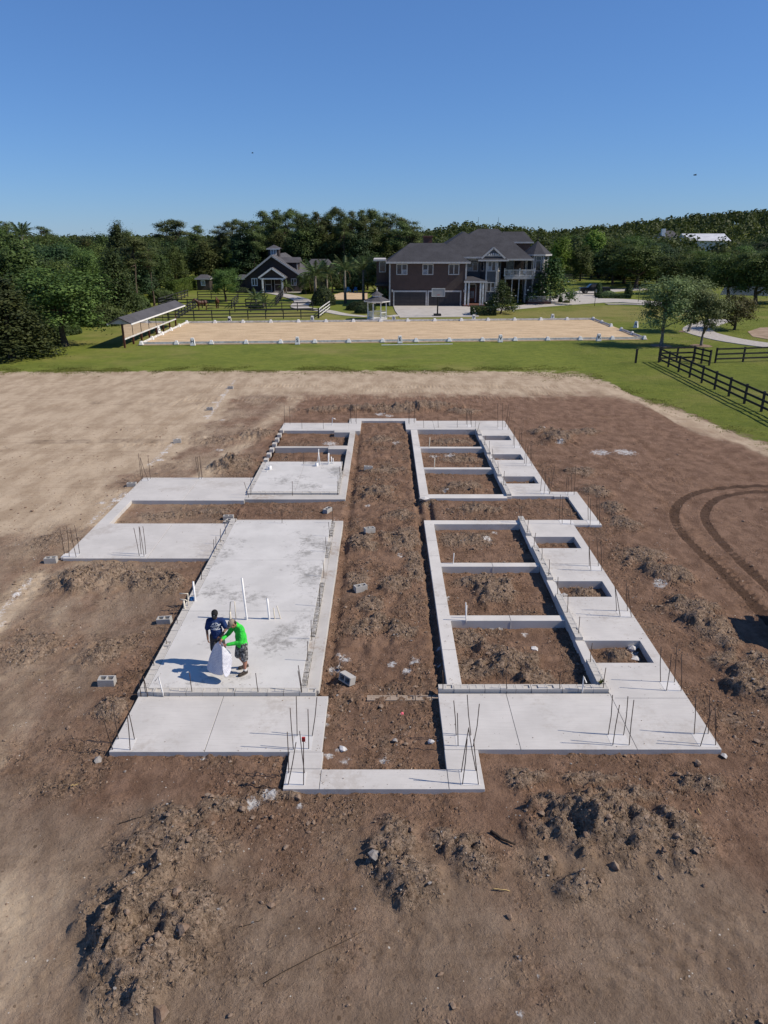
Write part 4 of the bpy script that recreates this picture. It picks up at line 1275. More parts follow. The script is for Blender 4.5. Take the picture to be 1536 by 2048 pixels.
pipe(small, 5, [(1408, 306), (1406, 278)], .02)
pipe(small, 5, [(1328, 317), (1328, 303)], .09)
pipe(small, 5, [(1103, 333), (1103, 316)], .09)
pipe(small, 5, [(1088, 345), (1090, 318), (1098, 318)], .02)
pipe(room_n, 3, [(1262, 1388), (1272, 1290), (1290, 1335)], .02, z=.1)
pipe(room_n, 3, [(410, 880), (408, 750)], .016, z=0)
pipe(room_n, 3, [(413, 860), (416, 770)], .012, z=0)
pipe(room_n, 3, [(316, 462), (322, 388)], .016, z=0)
pipe(room_f, 6, [(490, 315), (493, 260)], .02, z=0, mat='pvc_cream')
pipe(room_f, 6, [(517, 430), (520, 375)], .02, z=0, mat='pvc_cream')
pipe(back_l, 5, [(1402, 120), (1404, 85), (1418, 92)], .025, z=0)
# a sprout growing at the end of the block wall
x, y = at(*cpx(3, 1395, 1345), .1)
mb = MB()
for k in range(22):
    a = random.uniform(0, 6.28)
    l = random.uniform(.05, .13)
    p = Vector((x, y, .1))
    e = p + Vector((math.cos(a) * l, math.sin(a) * l, random.uniform(.03, .14)))
    w = Vector((-math.sin(a), math.cos(a), 0)) * .018
    mb.add([p, (p + e) / 2 + w, e, (p + e) / 2 - w], [(0, 1, 2, 3)])
tag(mb.build('weed', MAT['leaf_shrub'], fix=False), 'small green weed sprouting at the end of the block wall', 'plant')
# ================================================================== MIDDLE GROUND
def P3(px, py, z=GZ):
    x, y = at(px, py, z)
    return Vector((x, y, z))


def sheet(name, label, px_pts, z, mat, thick=.06):
    """a flat paved or sandy area, outline given on the ground"""
    poly = [at(p[0], p[1], GZ) for p in px_pts]
    a = sum(poly[i][0] * poly[(i + 1) % len(poly)][1] - poly[(i + 1) % len(poly)][0] * poly[i][1] for i in range(len(poly)))
    if a < 0: poly.reverse()
    o = MB().prism(poly, z - thick, z).build(name, mat)
    return tag(o, label, kind='structure')


def ribbon(name, label, px_pts, widths, z, mat):
    """a path: centre line on the ground and widths in metres"""
    pts = [Vector((*at(*p), 0)) for p in px_pts]
    n = len(pts)
    fine, ws = [], []
    for i in range(n - 1):
        p0, p1, p2, p3 = pts[max(i - 1, 0)], pts[i], pts[i + 1], pts[min(i + 2, n - 1)]
        for k in range(6):
            f = k / 6
            fine.append(.5 * (2 * p1 + (p2 - p0) * f + (2 * p0 - 5 * p1 + 4 * p2 - p3) * f * f + (3 * p1 - p0 - 3 * p2 + p3) * f ** 3))
            ws.append(widths[i] * (1 - f) + widths[i + 1] * f)
    fine.append(pts[-1]); ws.append(widths[-1])
    L, Rr = [], []
    for i, p in enumerate(fine):
        d = (fine[min(i + 1, len(fine) - 1)] - fine[max(i - 1, 0)]).normalized()
        nrm = Vector((-d.y, d.x, 0))
        L.append(p + nrm * ws[i] / 2); Rr.append(p - nrm * ws[i] / 2)
    m = len(fine)
    vs = [(*v[:2], z) for v in L] + [(*v[:2], z) for v in Rr] + [(*v[:2], z - .08) for v in L] + [(*v[:2], z - .08) for v in Rr]
    fs = []
    for i in range(m - 1):
        fs += [(i, m + i, m + i + 1, i + 1), (2 * m + i, i, i + 1, 2 * m + i + 1), (m + i, 3 * m + i, 3 * m + i + 1, m + i + 1)]
    o = MB().add(vs, fs).build(name, mat)
    return tag(o, label, kind='structure')


GF = GZ + .085        # top of paved sheets above the lawn
# riding arena: 20 x 60 m school with white low boards
A = [Vector(at(*p)) for p in [(283, 691), (1288, 680), (1186, 641), (374, 648)]]       # near-left, near-right, far-right, far-left
cen = sum(A, Vector((0, 0))) / 4
ring = [cen + (p - cen) * 1.015 for p in A]
tag(MB().prism([tuple(p) for p in ring], GZ - .1, GF).build('arena_sand', MAT['arena']), 'tan sand surface of the riding arena', kind='structure')


def arena_side(a, b, n, label, skip=()):
    a, b = Vector((*a, GF)), Vector((*b, GF))
    t = thing('arena_rail', label, 'rail', (a.x, a.y, GF), group='low white rails around the arena')
    o = a.copy()
    d = (b - a)
    ang = math.atan2(d.y, d.x)
    for i in range(n):
        if i in skip: continue
        p, q = a + d * ((i + .03) / n) - o, a + d * ((i + .97) / n) - o
        MB().beam(p + Vector((0, 0, .16)), q + Vector((0, 0, .16)), .05, .24).build('rail_board', MAT['white_dirty'], t)
    for i in range(n + 1):
        p = a + d * (i / n) - o
        mb = MB()
        c, s = math.cos(ang), math.sin(ang)
        def tr(x, y, z): return (p.x + x * c - y * s, p.y + x * s + y * c, z)
        mb.add([tr(-.26, -.2, 0), tr(.26, -.2, 0), tr(.26, .2, 0), tr(-.26, .2, 0), tr(-.13, -.1, .40), tr(.13, -.1, .40), tr(.13, .1, .40), tr(-.13, .1, .40)],
               [(3, 2, 1, 0), (4, 5, 6, 7), (0, 1, 5, 4), (1, 2, 6, 5), (2, 3, 7, 6), (3, 0, 4, 7)]).build('rail_foot', MAT['white'], t, bevel=.02)
    return t


arena_side(A[0], A[1], 15, 'low white rail along the near long side of the arena')
arena_side(A[3], A[2], 15, 'low white rail along the far long side of the arena')
arena_side(A[0], A[3], 5, 'low white rail along the left short side of the arena')
arena_side(A[1], A[2], 5, 'low white rail along the right short side of the arena with an open gap', skip=(2,))


def text_mesh(s, size):
    c = bpy.data.curves.new('letter', 'FONT')
    c.body = s
    c.size = size
    c.align_x = 'CENTER'
    c.align_y = 'CENTER'
    c.extrude = .006
    c.offset = .012
    o = bpy.data.objects.new('letter', c)
    COL.objects.link(o)
    me = bpy.data.meshes.new_from_object(o.evaluated_get(bpy.context.evaluated_depsgraph_get()))
    bpy.data.objects.remove(o)
    return me


MARK = MB().add([(-.32, -.26, 0), (.32, -.26, 0), (.32, .26, 0), (-.32, .26, 0), (-.2, -.13, .95), (.2, -.13, .95), (.2, .13, .95), (-.2, .13, .95)],
                [(3, 2, 1, 0), (4, 5, 6, 7), (0, 1, 5, 4), (1, 2, 6, 5), (2, 3, 7, 6), (3, 0, 4, 7)]).mesh('body')


def marker(ch, p, rz, where):
    t = thing('arena_marker', 'white tapered arena marker box lettered %s %s' % (ch, where), 'marker', (p[0], p[1], GF - .03), rz, 'lettered arena markers')
    t.scale = (.85, .85, .85)
    link('body', MARK, MAT['white'], t, bevel=.02)
    l = link('letter', text_mesh(ch, .62), MAT['black'], t)
    l.rotation_euler = (R(90 - 7.8), 0, 0)
    l.location = (0, -.262 + .13 * .52, .5)
    return t


yaw = math.atan2((A[1] - A[0]).y, (A[1] - A[0]).x)
out = Vector((math.sin(yaw), -math.cos(yaw))) * .75
for i, ch in enumerate('HSEVK'):
    p = A[0] + (A[1] - A[0]) * ((6 + 12 * i) / 60) + out
    marker(ch, p, yaw, 'on the near long side')
for i, ch in enumerate('MRBPF'):
    p = A[3] + (A[2] - A[3]) * ((6 + 12 * i) / 60) - out
    marker(ch, p, yaw, 'on the far long side')
marker('C', (A[0] + A[3]) / 2 + Vector((-1.0, 0)), yaw + R(60), 'outside the left end')
marker('A', Vector(at(1253, 656)) + Vector((1.2, 0)), yaw - R(40), 'outside the right end')
tag(MB().beam((*at(763, 691), GZ + .06), (*at(905, 689), GZ + .06), .12, .06).build('ground_pole', MAT['white']), 'white pole lying on the grass before the arena', 'pole')

# mirror shelter at the left end of the arena
s0, s1 = Vector((*at(250, 696), GZ)), Vector((*at(352, 652), GZ))
d = (s1 - s0)
L = d.length
sh = thing('mirror_shelter', 'long roofed row of arena mirrors with shingled gable roof at the left end', 'shelter', s0, math.atan2(d.y, d.x) - math.pi / 2)
zt = 2.55
for i in range(8):
    y = L * i / 7
    full = i in (0, 7)
    MB().box(-.09, .09, y - .09, y + .09, -.2, zt if full else .92).build('post', MAT['door_red'], sh)
MB().box(-.1, .12, 0, L, .84, .98).build('bottom_rail', MAT['white_dirty'], sh)
MB().box(-.1, .12, .1, L - .1, 2.36, 2.52).build('top_rail', MAT['white_dirty'], sh)
mirror = NB('mirror glass').done((.78, .8, .8), .03, .5, 1.0)
for i in range(7):
    y0, y1 = L * i / 7 + .1, L * (i + 1) / 7 - .1
    MB().box(.04, .06, y0, y1, 1.0, 2.34).build('mirror_panel', mirror, sh)
    MB().box(-.05, .03, y0, y1, 1.0, 2.34).build('mirror_backing', MAT['door_dark'], sh)
MB().yprism([(-1.25, zt + .0), (0, zt + .60), (1.25, zt + .0), (1.25, zt + .08), (0, zt + .70), (-1.25, zt + .08)], -.8, L + .8).build('roof', MAT['shingle_lt'], sh)
for s in (-1, 1):
    MB().box(s * 1.25 - .04, s * 1.25 + .04, -.8, L + .8, zt - .08, zt + .07).build('fascia', MAT['white'], sh)
MB().yprism([(-1.15, zt), (1.15, zt), (0, zt + .56)], -.55, -.45).build('gable_end', MAT['trim'], sh)

# ---- board fences: every post and rail a piece
POSTM = MB().box(-.065, .065, -.065, .065, -.35, 1.42).mesh('post')


def fence(label, pts, mat, group_=None, sp=2.45, h=1.42, rails=(1.3, .82, .38), name='board_fence', diag=False):
    P = [Vector((*p, GZ)) for p in pts]
    t = thing(name, label, 'fence', P[0], group=group_)
    o = P[0]
    for a, b in zip(P[:-1], P[1:]):
        dd = b - a
        n = max(1, round(dd.length / sp))
        ang = math.atan2(dd.y, dd.x)
        for i in range(n + 1):
            if i == 0 and a is not P[0]: continue
            me_ = POSTM
            p = link('post', me_, mat, t)
            p.location = a + dd * (i / n) - o
            p.rotation_euler = (0, 0, ang)
            p.scale = (1, 1, h / 1.42)
        nr = Vector((math.sin(ang), -math.cos(ang), 0)) * .085
        for i in range(n):
            p, q = a + dd * (i / n) - o + nr, a + dd * ((i + 1) / n) - o + nr
            for k, z in enumerate(rails):
                MB().beam(p + Vector((0, 0, z + random.gauss(0, .008))), q + Vector((0, 0, z + random.gauss(0, .008))), .04, .15).build('rail', mat, t)
    return t


POSTM.materials.append(MAT['black_wood'])
fr = [at(1317, 725), at(1400, 763), at(1522, 824), at(1600, 862)]
fence('black three rail fence running down to the right edge beside the dirt', [fr[0], fr[2], fr[3]], MAT['black_wood'], 'black fences at the right', sp=2.6)
fence('short black fence piece behind the long diagonal fence', [at(1319, 724), at(1386, 722)], MAT['black_wood'], 'black fences at the right', sp=1.8)
fence('open black fence gate panel hung from the short fence piece', [at(1387, 723), at(1418, 731)], MAT['black_wood'], 'black fences at the right', sp=1.1)
fence('black fence at the right edge beyond the open gate', [at(1430, 726), at(1540, 722), at(1700, 716)], MAT['black_wood'], 'black fences at the right', sp=2.4)
x, y = at(1271, 726)
tag(MB().box(x - .08, x + .08, y - .08, y + .08, GZ - .3, GZ + 1.25).box(x - .1, x + .1, y - .1, y + .1, GZ + 1.25, GZ + 1.3).build('fence_post', MAT['black_wood']), 'single black post standing in the lawn left of the black fence', 'post')
FG = 'dark fences of the horse paddocks'
G_ = MAT['fence_grey']
fence('dark paddock fence nearest the arena', [at(352, 641), at(637, 637)], G_, FG, 2.6)
fence('dark fence across the middle of the paddocks', [at(470, 624), at(626, 622)], G_, FG, 2.6)
fence('dark paddock fence along the left edge by the shelter', [at(352, 640), at(396, 613)], G_, FG, 2.6)
fence('dark fence behind the horses at the left', [at(318, 614), at(464, 617), at(476, 605)], G_, FG, 2.6)
fence('dark fence from the horses back towards the hedge', [at(318, 613), at(376, 594)], G_, FG, 2.6)
fence('dark fence in front of the small shed', [at(396, 598), at(530, 597)], G_, FG, 2.6)
fence('dark fence beside the walk to the barn', [at(552, 611), at(566, 593)], G_, FG, 2.2)
fence('short dark fence enclosing the palm clump', [at(492, 615), at(532, 615)], G_, FG, 2.4)
fence('pale grey open gate at the corner of the near paddock', [at(638, 636), at(659, 619)], MAT['white_dirty'], None, 2.0, name='paddock_gate')
fence('dark fence beyond the truck along the far lawn', [at(1128, 560), at(1250, 556)], G_, 'far dark fences', 3.0)
fence('dark fence beyond the patio behind the palms', [at(690, 574), at(770, 572)], G_, 'far dark fences', 3.0)
fence('yellow wooden fence far behind the barn', [at(440, 565), at(515, 558)], MAT['straw'], None, 3.0)

# ---- paving
sheet('driveway', 'concrete garage apron with joints', [(785, 608), (942, 608), (950, 620), (958, 634), (800, 636), (790, 622)], GF, MAT['drive'])
ribbon('driveway', 'curving pale drive to the right of the house', [(985, 621), (1060, 613), (1130, 606), (1180, 602), (1240, 602), (1300, 606), (1400, 614)], [2.5, 4, 7, 9, 8, 6, 5], GF + .004, MAT['drive'])
ribbon('driveway', 'pale drive loop by the parked truck', [(1130, 604), (1150, 595), (1165, 588), (1200, 583), (1250, 580), (1300, 578)], [7, 9, 8, 6, 5, 5], GF + .008, MAT['drive'])
ribbon('garden_path', 'pale walk from the barn to the gazebo', [(540, 585), (575, 592), (605, 602), (600, 615), (650, 622), (690, 630), (735, 634)], [3, 3, 3.2, 3, 2.2, 1.8, 1.6], GF + .002, MAT['drive'])
ribbon('garden_path', 'pale walk from the gazebo to the garage apron', [(772, 634), (800, 631)], [1.4, 1.4], GF + .004, MAT['drive'])
ribbon('garden_path', 'concrete yard in front of the barn', [(500, 585), (620, 585)], [2.5, 2.5], GF + .006, MAT['drive'])
ribbon('gravel_path', 'pale gravel path curving to the right edge', [(1450, 640), (1425, 645), (1400, 655), (1398, 664), (1430, 674), (1480, 684), (1560, 694), (1700, 705)], [3.2, 3.4, 3.6, 3.6, 3.6, 3.6, 3.6, 3.6], GF, MAT['gravel'])
ribbon('gravel_path', 'narrow pale path joining the drive on the right lawn', [(1213, 609), (1260, 609), (1330, 613), (1390, 625)], [1.5, 1.6, 1.8, 2], GF + .012, MAT['gravel'])
sheet('patio', 'tan stone patio beside the house', [(670, 600), (735, 600), (735, 586), (690, 584), (668, 590)], GF, MAT['arena'])
sheet('bare_patch', 'bare sandy patch at the right edge of the lawn', [(1495, 664), (1520, 656), (1600, 654), (1600, 684), (1540, 680), (1505, 674)], GZ + .06, MAT['sandpatch'])
water = NB('pond water').done((.12, .16, .2), .08, .6)
sheet('pond', 'pale pond glimpsed behind the trees at right', [(1440, 590), (1700, 596), (1700, 572), (1450, 572)], GZ + .05, water)

# ---- windows, roofs
def window(parent, X, Z, w, h, Y, mull=1, rows=2, pane='glass', frame='trim', fw=.14):
    """X centre, Z bottom, facing the camera side"""
    mb = MB()
    mb.box(X - w / 2 - fw, X - w / 2, Y - .07, Y + .02, Z - fw, Z + h + fw)
    mb.box(X + w / 2, X + w / 2 + fw, Y - .07, Y + .02, Z - fw, Z + h + fw)
    mb.box(X - w / 2, X + w / 2, Y - .07, Y + .02, Z + h, Z + h + fw)
    mb.box(X - w / 2 - .04, X + w / 2 + .04, Y - .1, Y + .02, Z - fw, Z)
    for k in range(1, mull + 1):
        x = X - w / 2 + w * k / (mull + 1)
        mb.box(x - fw / 2, x + fw / 2, Y - .06, Y + .02, Z, Z + h)
    f = mb.build('window', MAT[frame], parent)
    for k in range(mull + 1):
        x0 = X - w / 2 + w * k / (mull + 1) + (fw / 2 if k else 0)
        x1 = X - w / 2 + w * (k + 1) / (mull + 1) - (fw / 2 if k < mull else 0)
        for r in range(rows):
            z0, z1 = Z + h * r / rows + .02, Z + h * (r + 1) / rows - .02
            MB().box(x0, x1, Y - .03, Y + .015, z0, z1).build('pane', MAT[pane if not (r == 0 and pane == 'glass' and random.random() < .5) else 'shutter_pane'], f)
    return f


def hip(parent, x0, x1, y0, y1, z, rx0, rx1, ry0, ry1, rz, mat, ov=.6, name='roof'):
    """hip roof: eave rectangle, ridge line, with a solid eave edge and pale fascia"""
    X0, X1, Y0, Y1 = x0 - ov, x1 + ov, y0 - ov, y1 + ov
    vs = [(X0, Y0, z), (X1, Y0, z), (X1, Y1, z), (X0, Y1, z), (rx0, ry0, rz), (rx1, ry1, rz)]
    if abs(rx1 - rx0) >= abs(ry1 - ry0):
        fs = [(0, 1, 5, 4), (1, 2, 5), (2, 3, 4, 5), (3, 0, 4), (3, 2, 1, 0)]
    else:
        fs = [(0, 1, 4), (1, 2, 5, 4), (2, 3, 5), (3, 0, 4, 5), (3, 2, 1, 0)]
    o = MB().add(vs, fs).build(name, mat, parent)
    MB().box(X0 - .03, X1 + .03, Y0 - .05, Y0 + .0, z - .22, z + .05).box(X0 - .05, X0, Y0, Y1, z - .22, z + .05).box(X1, X1 + .05, Y0, Y1, z - .22, z + .05).box(X0, X1, Y0, Y1, z - .24, z - .02).build('fascia', MAT['trim'], o)
    return o


# ================================================================== THE BROWN HOUSE
HB = GF + .02
house = thing('brown_house', 'large two storey brown house with charcoal hip roofs and turret', 'house', (0, 0, 0))
YG = 126.0
gx0, gz1 = hp(779.6, 524, YG)
gx1 = hp(933, 523, YG)[0]
MB().box(gx0, gx1, YG, YG + 12, HB - .5, gz1).build('garage_wall', MAT['brown_siding'], house)
for x in (gx0, gx1):
    MB().box(x - .12, x + .12, YG - .04, YG + .15, HB, gz1).build('corner_board', MAT['trim'], house)
rx0, rz = hp(820, 486, YG + 6)
rx1 = hp(889, 486, YG + 6)[0]
hip(house, gx0, gx1, YG, YG + 12, gz1, rx0, rx1, YG + 6, YG + 6, rz, MAT['shingle'])
# small wing at the left of the garage
lx0 = hp(753, 560, YG + 3)[0]
lz = hp(753, 522, YG + 3)[1]
MB().box(lx0, gx0, YG + 3, YG + 11, HB - .5, lz).build('side_wing_wall', MAT['brown_siding'], house)
MB().box(lx0 - .5, gx0 - .65, YG + 2.4, YG + 11, lz, lz + .3).build('side_wing_roof', MAT['trim'], house)
w = hp(765, 543, YG + 3)
window(house, w[0], w[1], .9, 1.5, YG + 3, 0)
lz2 = hp(760, 568, YG + 2)[1]
MB().box(lx0 - .3, gx0 - .1, YG + 1.6, YG + 2.98, lz2 - .3, lz2).build('side_porch_roof', MAT['shingle'], house)
for c0, c1 in [(192, 275), (382, 465), (572, 655)]:
    a = hp(740 + c0 * .27344, 420 + 468 * .27344, YG)
    b = hp(740 + c1 * .27344, 420 + 396 * .27344, YG)
    window(house, (a[0] + b[0]) / 2, a[1], b[0] - a[0] - .3, b[1] - a[1] - .1, YG, 1, 2)
for c0, c1 in [(178, 408), (428, 660)]:
    a = hp(740 + c0 * .27344, 611, YG)
    b = hp(740 + c1 * .27344, 420 + 600 * .27344, YG)
    x0, x1, z1 = a[0], b[0], b[1]
    gd = MB().box(x0, x1, YG - .03, YG + .02, HB, z1).build('garage_door', MAT['door_dark'], house)
    for r in range(4):
        for k in range(6):
            u0, u1 = x0 + (x1 - x0) * k / 6 + .06, x0 + (x1 - x0) * (k + 1) / 6 - .06
            v0, v1 = HB + (z1 - HB) * r / 4 + .06, HB + (z1 - HB) * (r + 1) / 4 - .06
            MB().box(u0, u1, YG - .055, YG - .028, v0, v1).build('panel', MAT['door_dark'], gd)
    MB().box(x0 - .2, x1 + .2, YG - .09, YG + .02, z1, z1 + .25).box(x0 - .2, x0, YG - .09, YG + .02, HB, z1).box(x1, x1 + .2, YG - .09, YG + .02, HB, z1).build('door_frame', MAT['trim'], house)
for px in (784.5, 928):
    x, z = hp(px, 584, YG)
    MB().box(x - .12, x + .12, YG - .22, YG, z, z + .4).build('wall_lamp', MAT['trim'], house)
# main block
YM = 130.0
mx0, mx1 = gx1 + .02, hp(1056, 560, YM)[0]
mz = hp(1000, 518, YM)[1]
MB().box(gx1 - 4, mx1 + 2.2, YM + 8.2, YM + 19.5, HB - .5, mz - .25).build('main_wall', MAT['brown_siding'], house)
MB().box(mx0, mx1 - 5.2, YM, YM + 8.15, HB - .5, mz).build('front_wall', MAT['grey_siding'], house)
pk = hp(956, 457.5, YM + 10)
pk1 = hp(996, 457.5, YM + 10)
hip(house, gx1 - 5, mx1, YM, YM + 20, mz, pk[0], pk1[0], YM + 10, YM + 10, pk[1], MAT['shingle'])
fp = hp(929, 463, YM + 5)
hip(house, gx1 - 6, hp(1000, 520, YM)[0], YM - 1.2, YM + 14, mz + .35, fp[0], fp[0], YM + 5, YM + 10, fp[1], MAT['shingle'], ov=.3, name='front_roof')
for q in (pk, pk1):
    MB().tube((q[0], YM + 10, q[1] - .2), (q[0], YM + 10, q[1] + 2.0), .05, .015, 6).build('lightning_rod', MAT['black'], house)
cx, cz = hp(855.5, 474.5, YG + 9)
MB().box(cx - .75, cx + .75, YG + 8.3, YG + 9.8, 7, cz).box(cx - .9, cx + .9, YG + 8.15, YG + 9.95, cz, cz + .25).build('chimney', MAT['brickc'], house)
# rear gable at the right
bx0, bz = hp(1010, 473, YM + 17)
bx1 = hp(1062, 473, YM + 17)[0]
MB().box(bx0, bx1, YM + 17, YM + 24, 6, bz - 1.0).build('rear_wing_wall', MAT['brown_siding'], house)
hip(house, bx0, bx1, YM + 17, YM + 24, bz - 1.0, bx0, bx1 - .8, YM + 20, YM + 20, bz + .9, MAT['shingle'], ov=.5, name='rear_roof')
# windows between garage and bay
a, b = hp(936, 541, YM), hp(955, 525, YM)
window(house, (a[0] + b[0]) / 2, a[1], b[0] - a[0], b[1] - a[1], YM, 1, 2)
# bay with gablet
b0, b1 = hp(962, 560, YM - 2)[0], hp(1003, 560, YM - 2)[0]
bw = b1 - b0
bayp = [(b0 - .2, YM + .5), (b0 + .25 * bw, YM - 1.8), (b1 - .25 * bw, YM - 1.8), (b1 + .2, YM + .5)]
MB().prism(bayp, HB - .5, mz - .3).build('bay_wall', MAT['grey_siding'], house)
for x in (bayp[1][0], bayp[2][0]):
    MB().box(x - .12, x + .12, YM - 1.9, YM - 1.66, HB, mz - .3).build('bay_corner_board', MAT['trim'], house)
for zz0, zz1 in ((hp(985, 541, YM - 1.8)[1], hp(985, 524, YM - 1.8)[1]), (hp(985, 582, YM - 1.8)[1], hp(985, 566, YM - 1.8)[1])):
    window(house, (b0 + b1) / 2, zz0, .5 * bw - .6, zz1 - zz0, YM - 1.8, 1, 2, 'glass')
for s, (pa, pb) in ((-1, (bayp[0], bayp[1])), (1, (bayp[3], bayp[2]))):
    mid = ((pa[0] + pb[0]) / 2, (pa[1] + pb[1]) / 2)
    z0, z1 = hp(985, 541, YM - 1)[1], hp(985, 524, YM - 1)[1]
    dd = Vector((pb[0] - pa[0], pb[1] - pa[1], 0)).normalized()
    nn = Vector((dd.y, -dd.x, 0)) * (1 if dd.y * s < 0 else 1)
    if nn.y > 0: nn = -nn
    m = Vector((*mid, 0)) + nn * .03
    fm = MB().beam(m - dd * .5 + Vector((0, 0, (z0 + z1) / 2)), m + dd * .5 + Vector((0, 0, (z0 + z1) / 2)), .06, z1 - z0 + .3).build('window', MAT['trim'], house)
    m2 = m + nn * .03
    MB().beam(m2 - dd * .36 + Vector((0, 0, (z0 + z1) / 2)), m2 + dd * .36 + Vector((0, 0, (z0 + z1) / 2)), .03, z1 - z0).build('pane', MAT['glass'], fm)
g0, g1_ = b0 - .6, b1 + .9
gpk = hp(986, 498, YM - 2.2)
gm = (g0 + g1_) / 2
MB().add([(g0, YM - 2.3, mz - .1), (g1_, YM - 2.3, mz - .1), (g1_, YM + 3, mz - .1), (g0, YM + 3, mz - .1), (gm, YM - 1.2, gpk[1]), (gm, YM + 3, gpk[1])], [(0, 1, 4), (1, 2, 5, 4), (3, 0, 4, 5), (2, 3, 5), (3, 2, 1, 0)]).build('bay_roof', MAT['shingle'], house)
hw = (g1_ - g0) * .36
gab = MB().yprism([(gm - hw, mz + .25), (gm + hw, mz + .25), (gm, gpk[1] + .15)], YM - 2.0, YM + 1).build('gablet', MAT['grey_siding'], house)
MB().beam((gm - hw - .2, YM - 2.1, mz + .15), (gm, YM - 2.1, gpk[1] + .2), .15, .28).beam((gm + hw + .2, YM - 2.1, mz + .15), (gm, YM - 2.1, gpk[1] + .2), .15, .28).box(gm - hw * .7, gm + hw * .7, YM - 2.12, YM - 1.98, mz + .5, mz + .62).build('bargeboard', MAT['trim'], gab)
for k in range(5):
    t_ = (k - 2) / 2
    MB().ball((gm + t_ * hw * .42, YM - 2.08, mz + .85 - abs(t_) * .12), (.16, .05, .2), nu=8, nv=5).build('fretwork', MAT['trim'], gab)
MB().box(g0 - .1, g1_ + .1, YM - 2.4, YM - 2.3, mz - .3, mz - .05).build('bay_fascia', MAT['trim'], house)
# entry porch
p0, p1 = hp(926, 563, YG + .5)[0], hp(966, 563, YG + .5)[0]
pz = hp(946, 562, YG - .5)[1]
ppk = hp(937, 550, YG + 2)
MB().add([(p0, YG - 1.2, pz), (p1 + .5, YG - 1.2, pz), (p1 + .5, YM, pz), (p0, YM, pz), (ppk[0], YM - 1, ppk[1])], [(0, 1, 4), (1, 2, 4), (2, 3, 4), (3, 0, 4), (3, 2, 1, 0)]).build('entry_roof', MAT['shingle'], house)
MB().box(p0, p1 + .5, YG - 1.28, YG - 1.2, pz - .25, pz + .02).build('entry_fascia', MAT['trim'], house)
for px in (930, 936.5, 960, 965):
    x = hp(px, 600, YG - .9)[0]
    MB().box(x - .14, x + .14, YG - 1.1, YG - .82, HB, pz - .2).build('porch_column', MAT['white_dirty'], house)
dx, dz = hp(945, 576, YM - 1.2)
MB().box(hp(938, 600, YM - 1.1)[0], hp(958, 600, YM - 1.1)[0], YM - 1.1, YM, HB, pz - .1).build('entry_wall', MAT['brown_siding'], house)
dr = MB().box(dx - .5, dx + .5, YM - 1.16, YM - 1.05, HB + .3, HB + 2.7).build('front_door', MAT['door_red'], house)
MB().box(dx - .32, dx + .32, YM - 1.19, YM - 1.1, HB + 1.0, HB + 2.2).build('door_pane', MAT['shutter_pane'], dr)
MB().box(dx - .7, dx - .5, YM - 1.18, YM - 1.05, HB + .3, HB + 3.3).box(dx + .5, dx + .7, YM - 1.18, YM - 1.05, HB + .3, HB + 3.3).box(dx - .5, dx + .5, YM - 1.18, YM - 1.05, HB + 3.2, HB + 3.45).build('door_frame', MAT['trim'], dr)
MB().box(dx - .48, dx + .48, YM - 1.17, YM - 1.06, HB + 2.8, HB + 3.18).build('transom_pane', MAT['glass'], dr)
MB().box(p0, p1 + .3, YG - 1.4, YM - 1.2, HB - .3, HB + .18).box(p0 + .8, p1 - .2, YG - 2.0, YG - 1.4, HB - .3, HB + .05).build('porch_step', MAT['brickc'], house)
a, b = hp(973, 578, YM), hp(983, 566, YM)
# turret
tx, tz = hp(1073.6, 508, 134.0)
ty = 134.0
tr_ = 2.1
oc = [(tx + tr_ * math.cos(R(22.5 + 45 * k)), ty + tr_ * math.sin(R(22.5 + 45 * k))) for k in range(8)]
tur = MB().prism(oc, HB - .5, tz).build('turret_wall', MAT['grey_siding'], house)
ap = hp(1073.6, 481.5, ty)[1]
ro = [(tx + (tr_ + .55) * math.cos(R(22.5 + 45 * k)), ty + (tr_ + .55) * math.sin(R(22.5 + 45 * k)), tz) for k in range(8)]
trf = MB().add(ro + [(tx, ty, ap)], [(k, (k + 1) % 8, 8) for k in range(8)] + [tuple(reversed(range(8)))]).build('turret_roof', MAT['shingle'], house)
MB().prism([(p[0] + (p[0] - tx) * .02, p[1] + (p[1] - ty) * .02) for p in ro], tz - .26, tz - .01).build('turret_fascia', MAT['trim'], trf)
MB().tube((tx, ty, ap - .1), (tx, ty, ap + 1.3), .06, .015, 6).ball((tx, ty, ap + .25), .13, nu=8, nv=6).build('finial', MAT['black'], trf)
for k in range(8):
    a, b = Vector((*oc[k], 0)), Vector((*oc[(k + 1) % 8], 0))
    if (a + b).y / 2 > ty + .6: continue
    m = (a + b) / 2
    nn = Vector((m.x - tx, m.y - ty, 0)).normalized()
    dd = (b - a).normalized()
    z0, z1 = hp(1073, 541, ty - 2)[1], hp(1073, 522, ty - 2)[1]
    for (u0, u1) in ((z0, z1), (z1 + .18, z1 + .75)):
        zc = (u0 + u1) / 2
        f = MB().beam(m + nn * .03 - dd * .55 + Vector((0, 0, zc)), m + nn * .03 + dd * .55 + Vector((0, 0, zc)), .08, u1 - u0 + .22).build('window', MAT['trim'], tur)
        MB().beam(m + nn * .07 - dd * .4 + Vector((0, 0, zc)), m + nn * .07 + dd * .4 + Vector((0, 0, zc)), .04, u1 - u0).build('pane', MAT['glass'], f)
    MB().box(a.x - .1, a.x + .1, a.y - .1, a.y + .1, HB, tz - .2).build('turret_corner_board', MAT['trim'], tur)
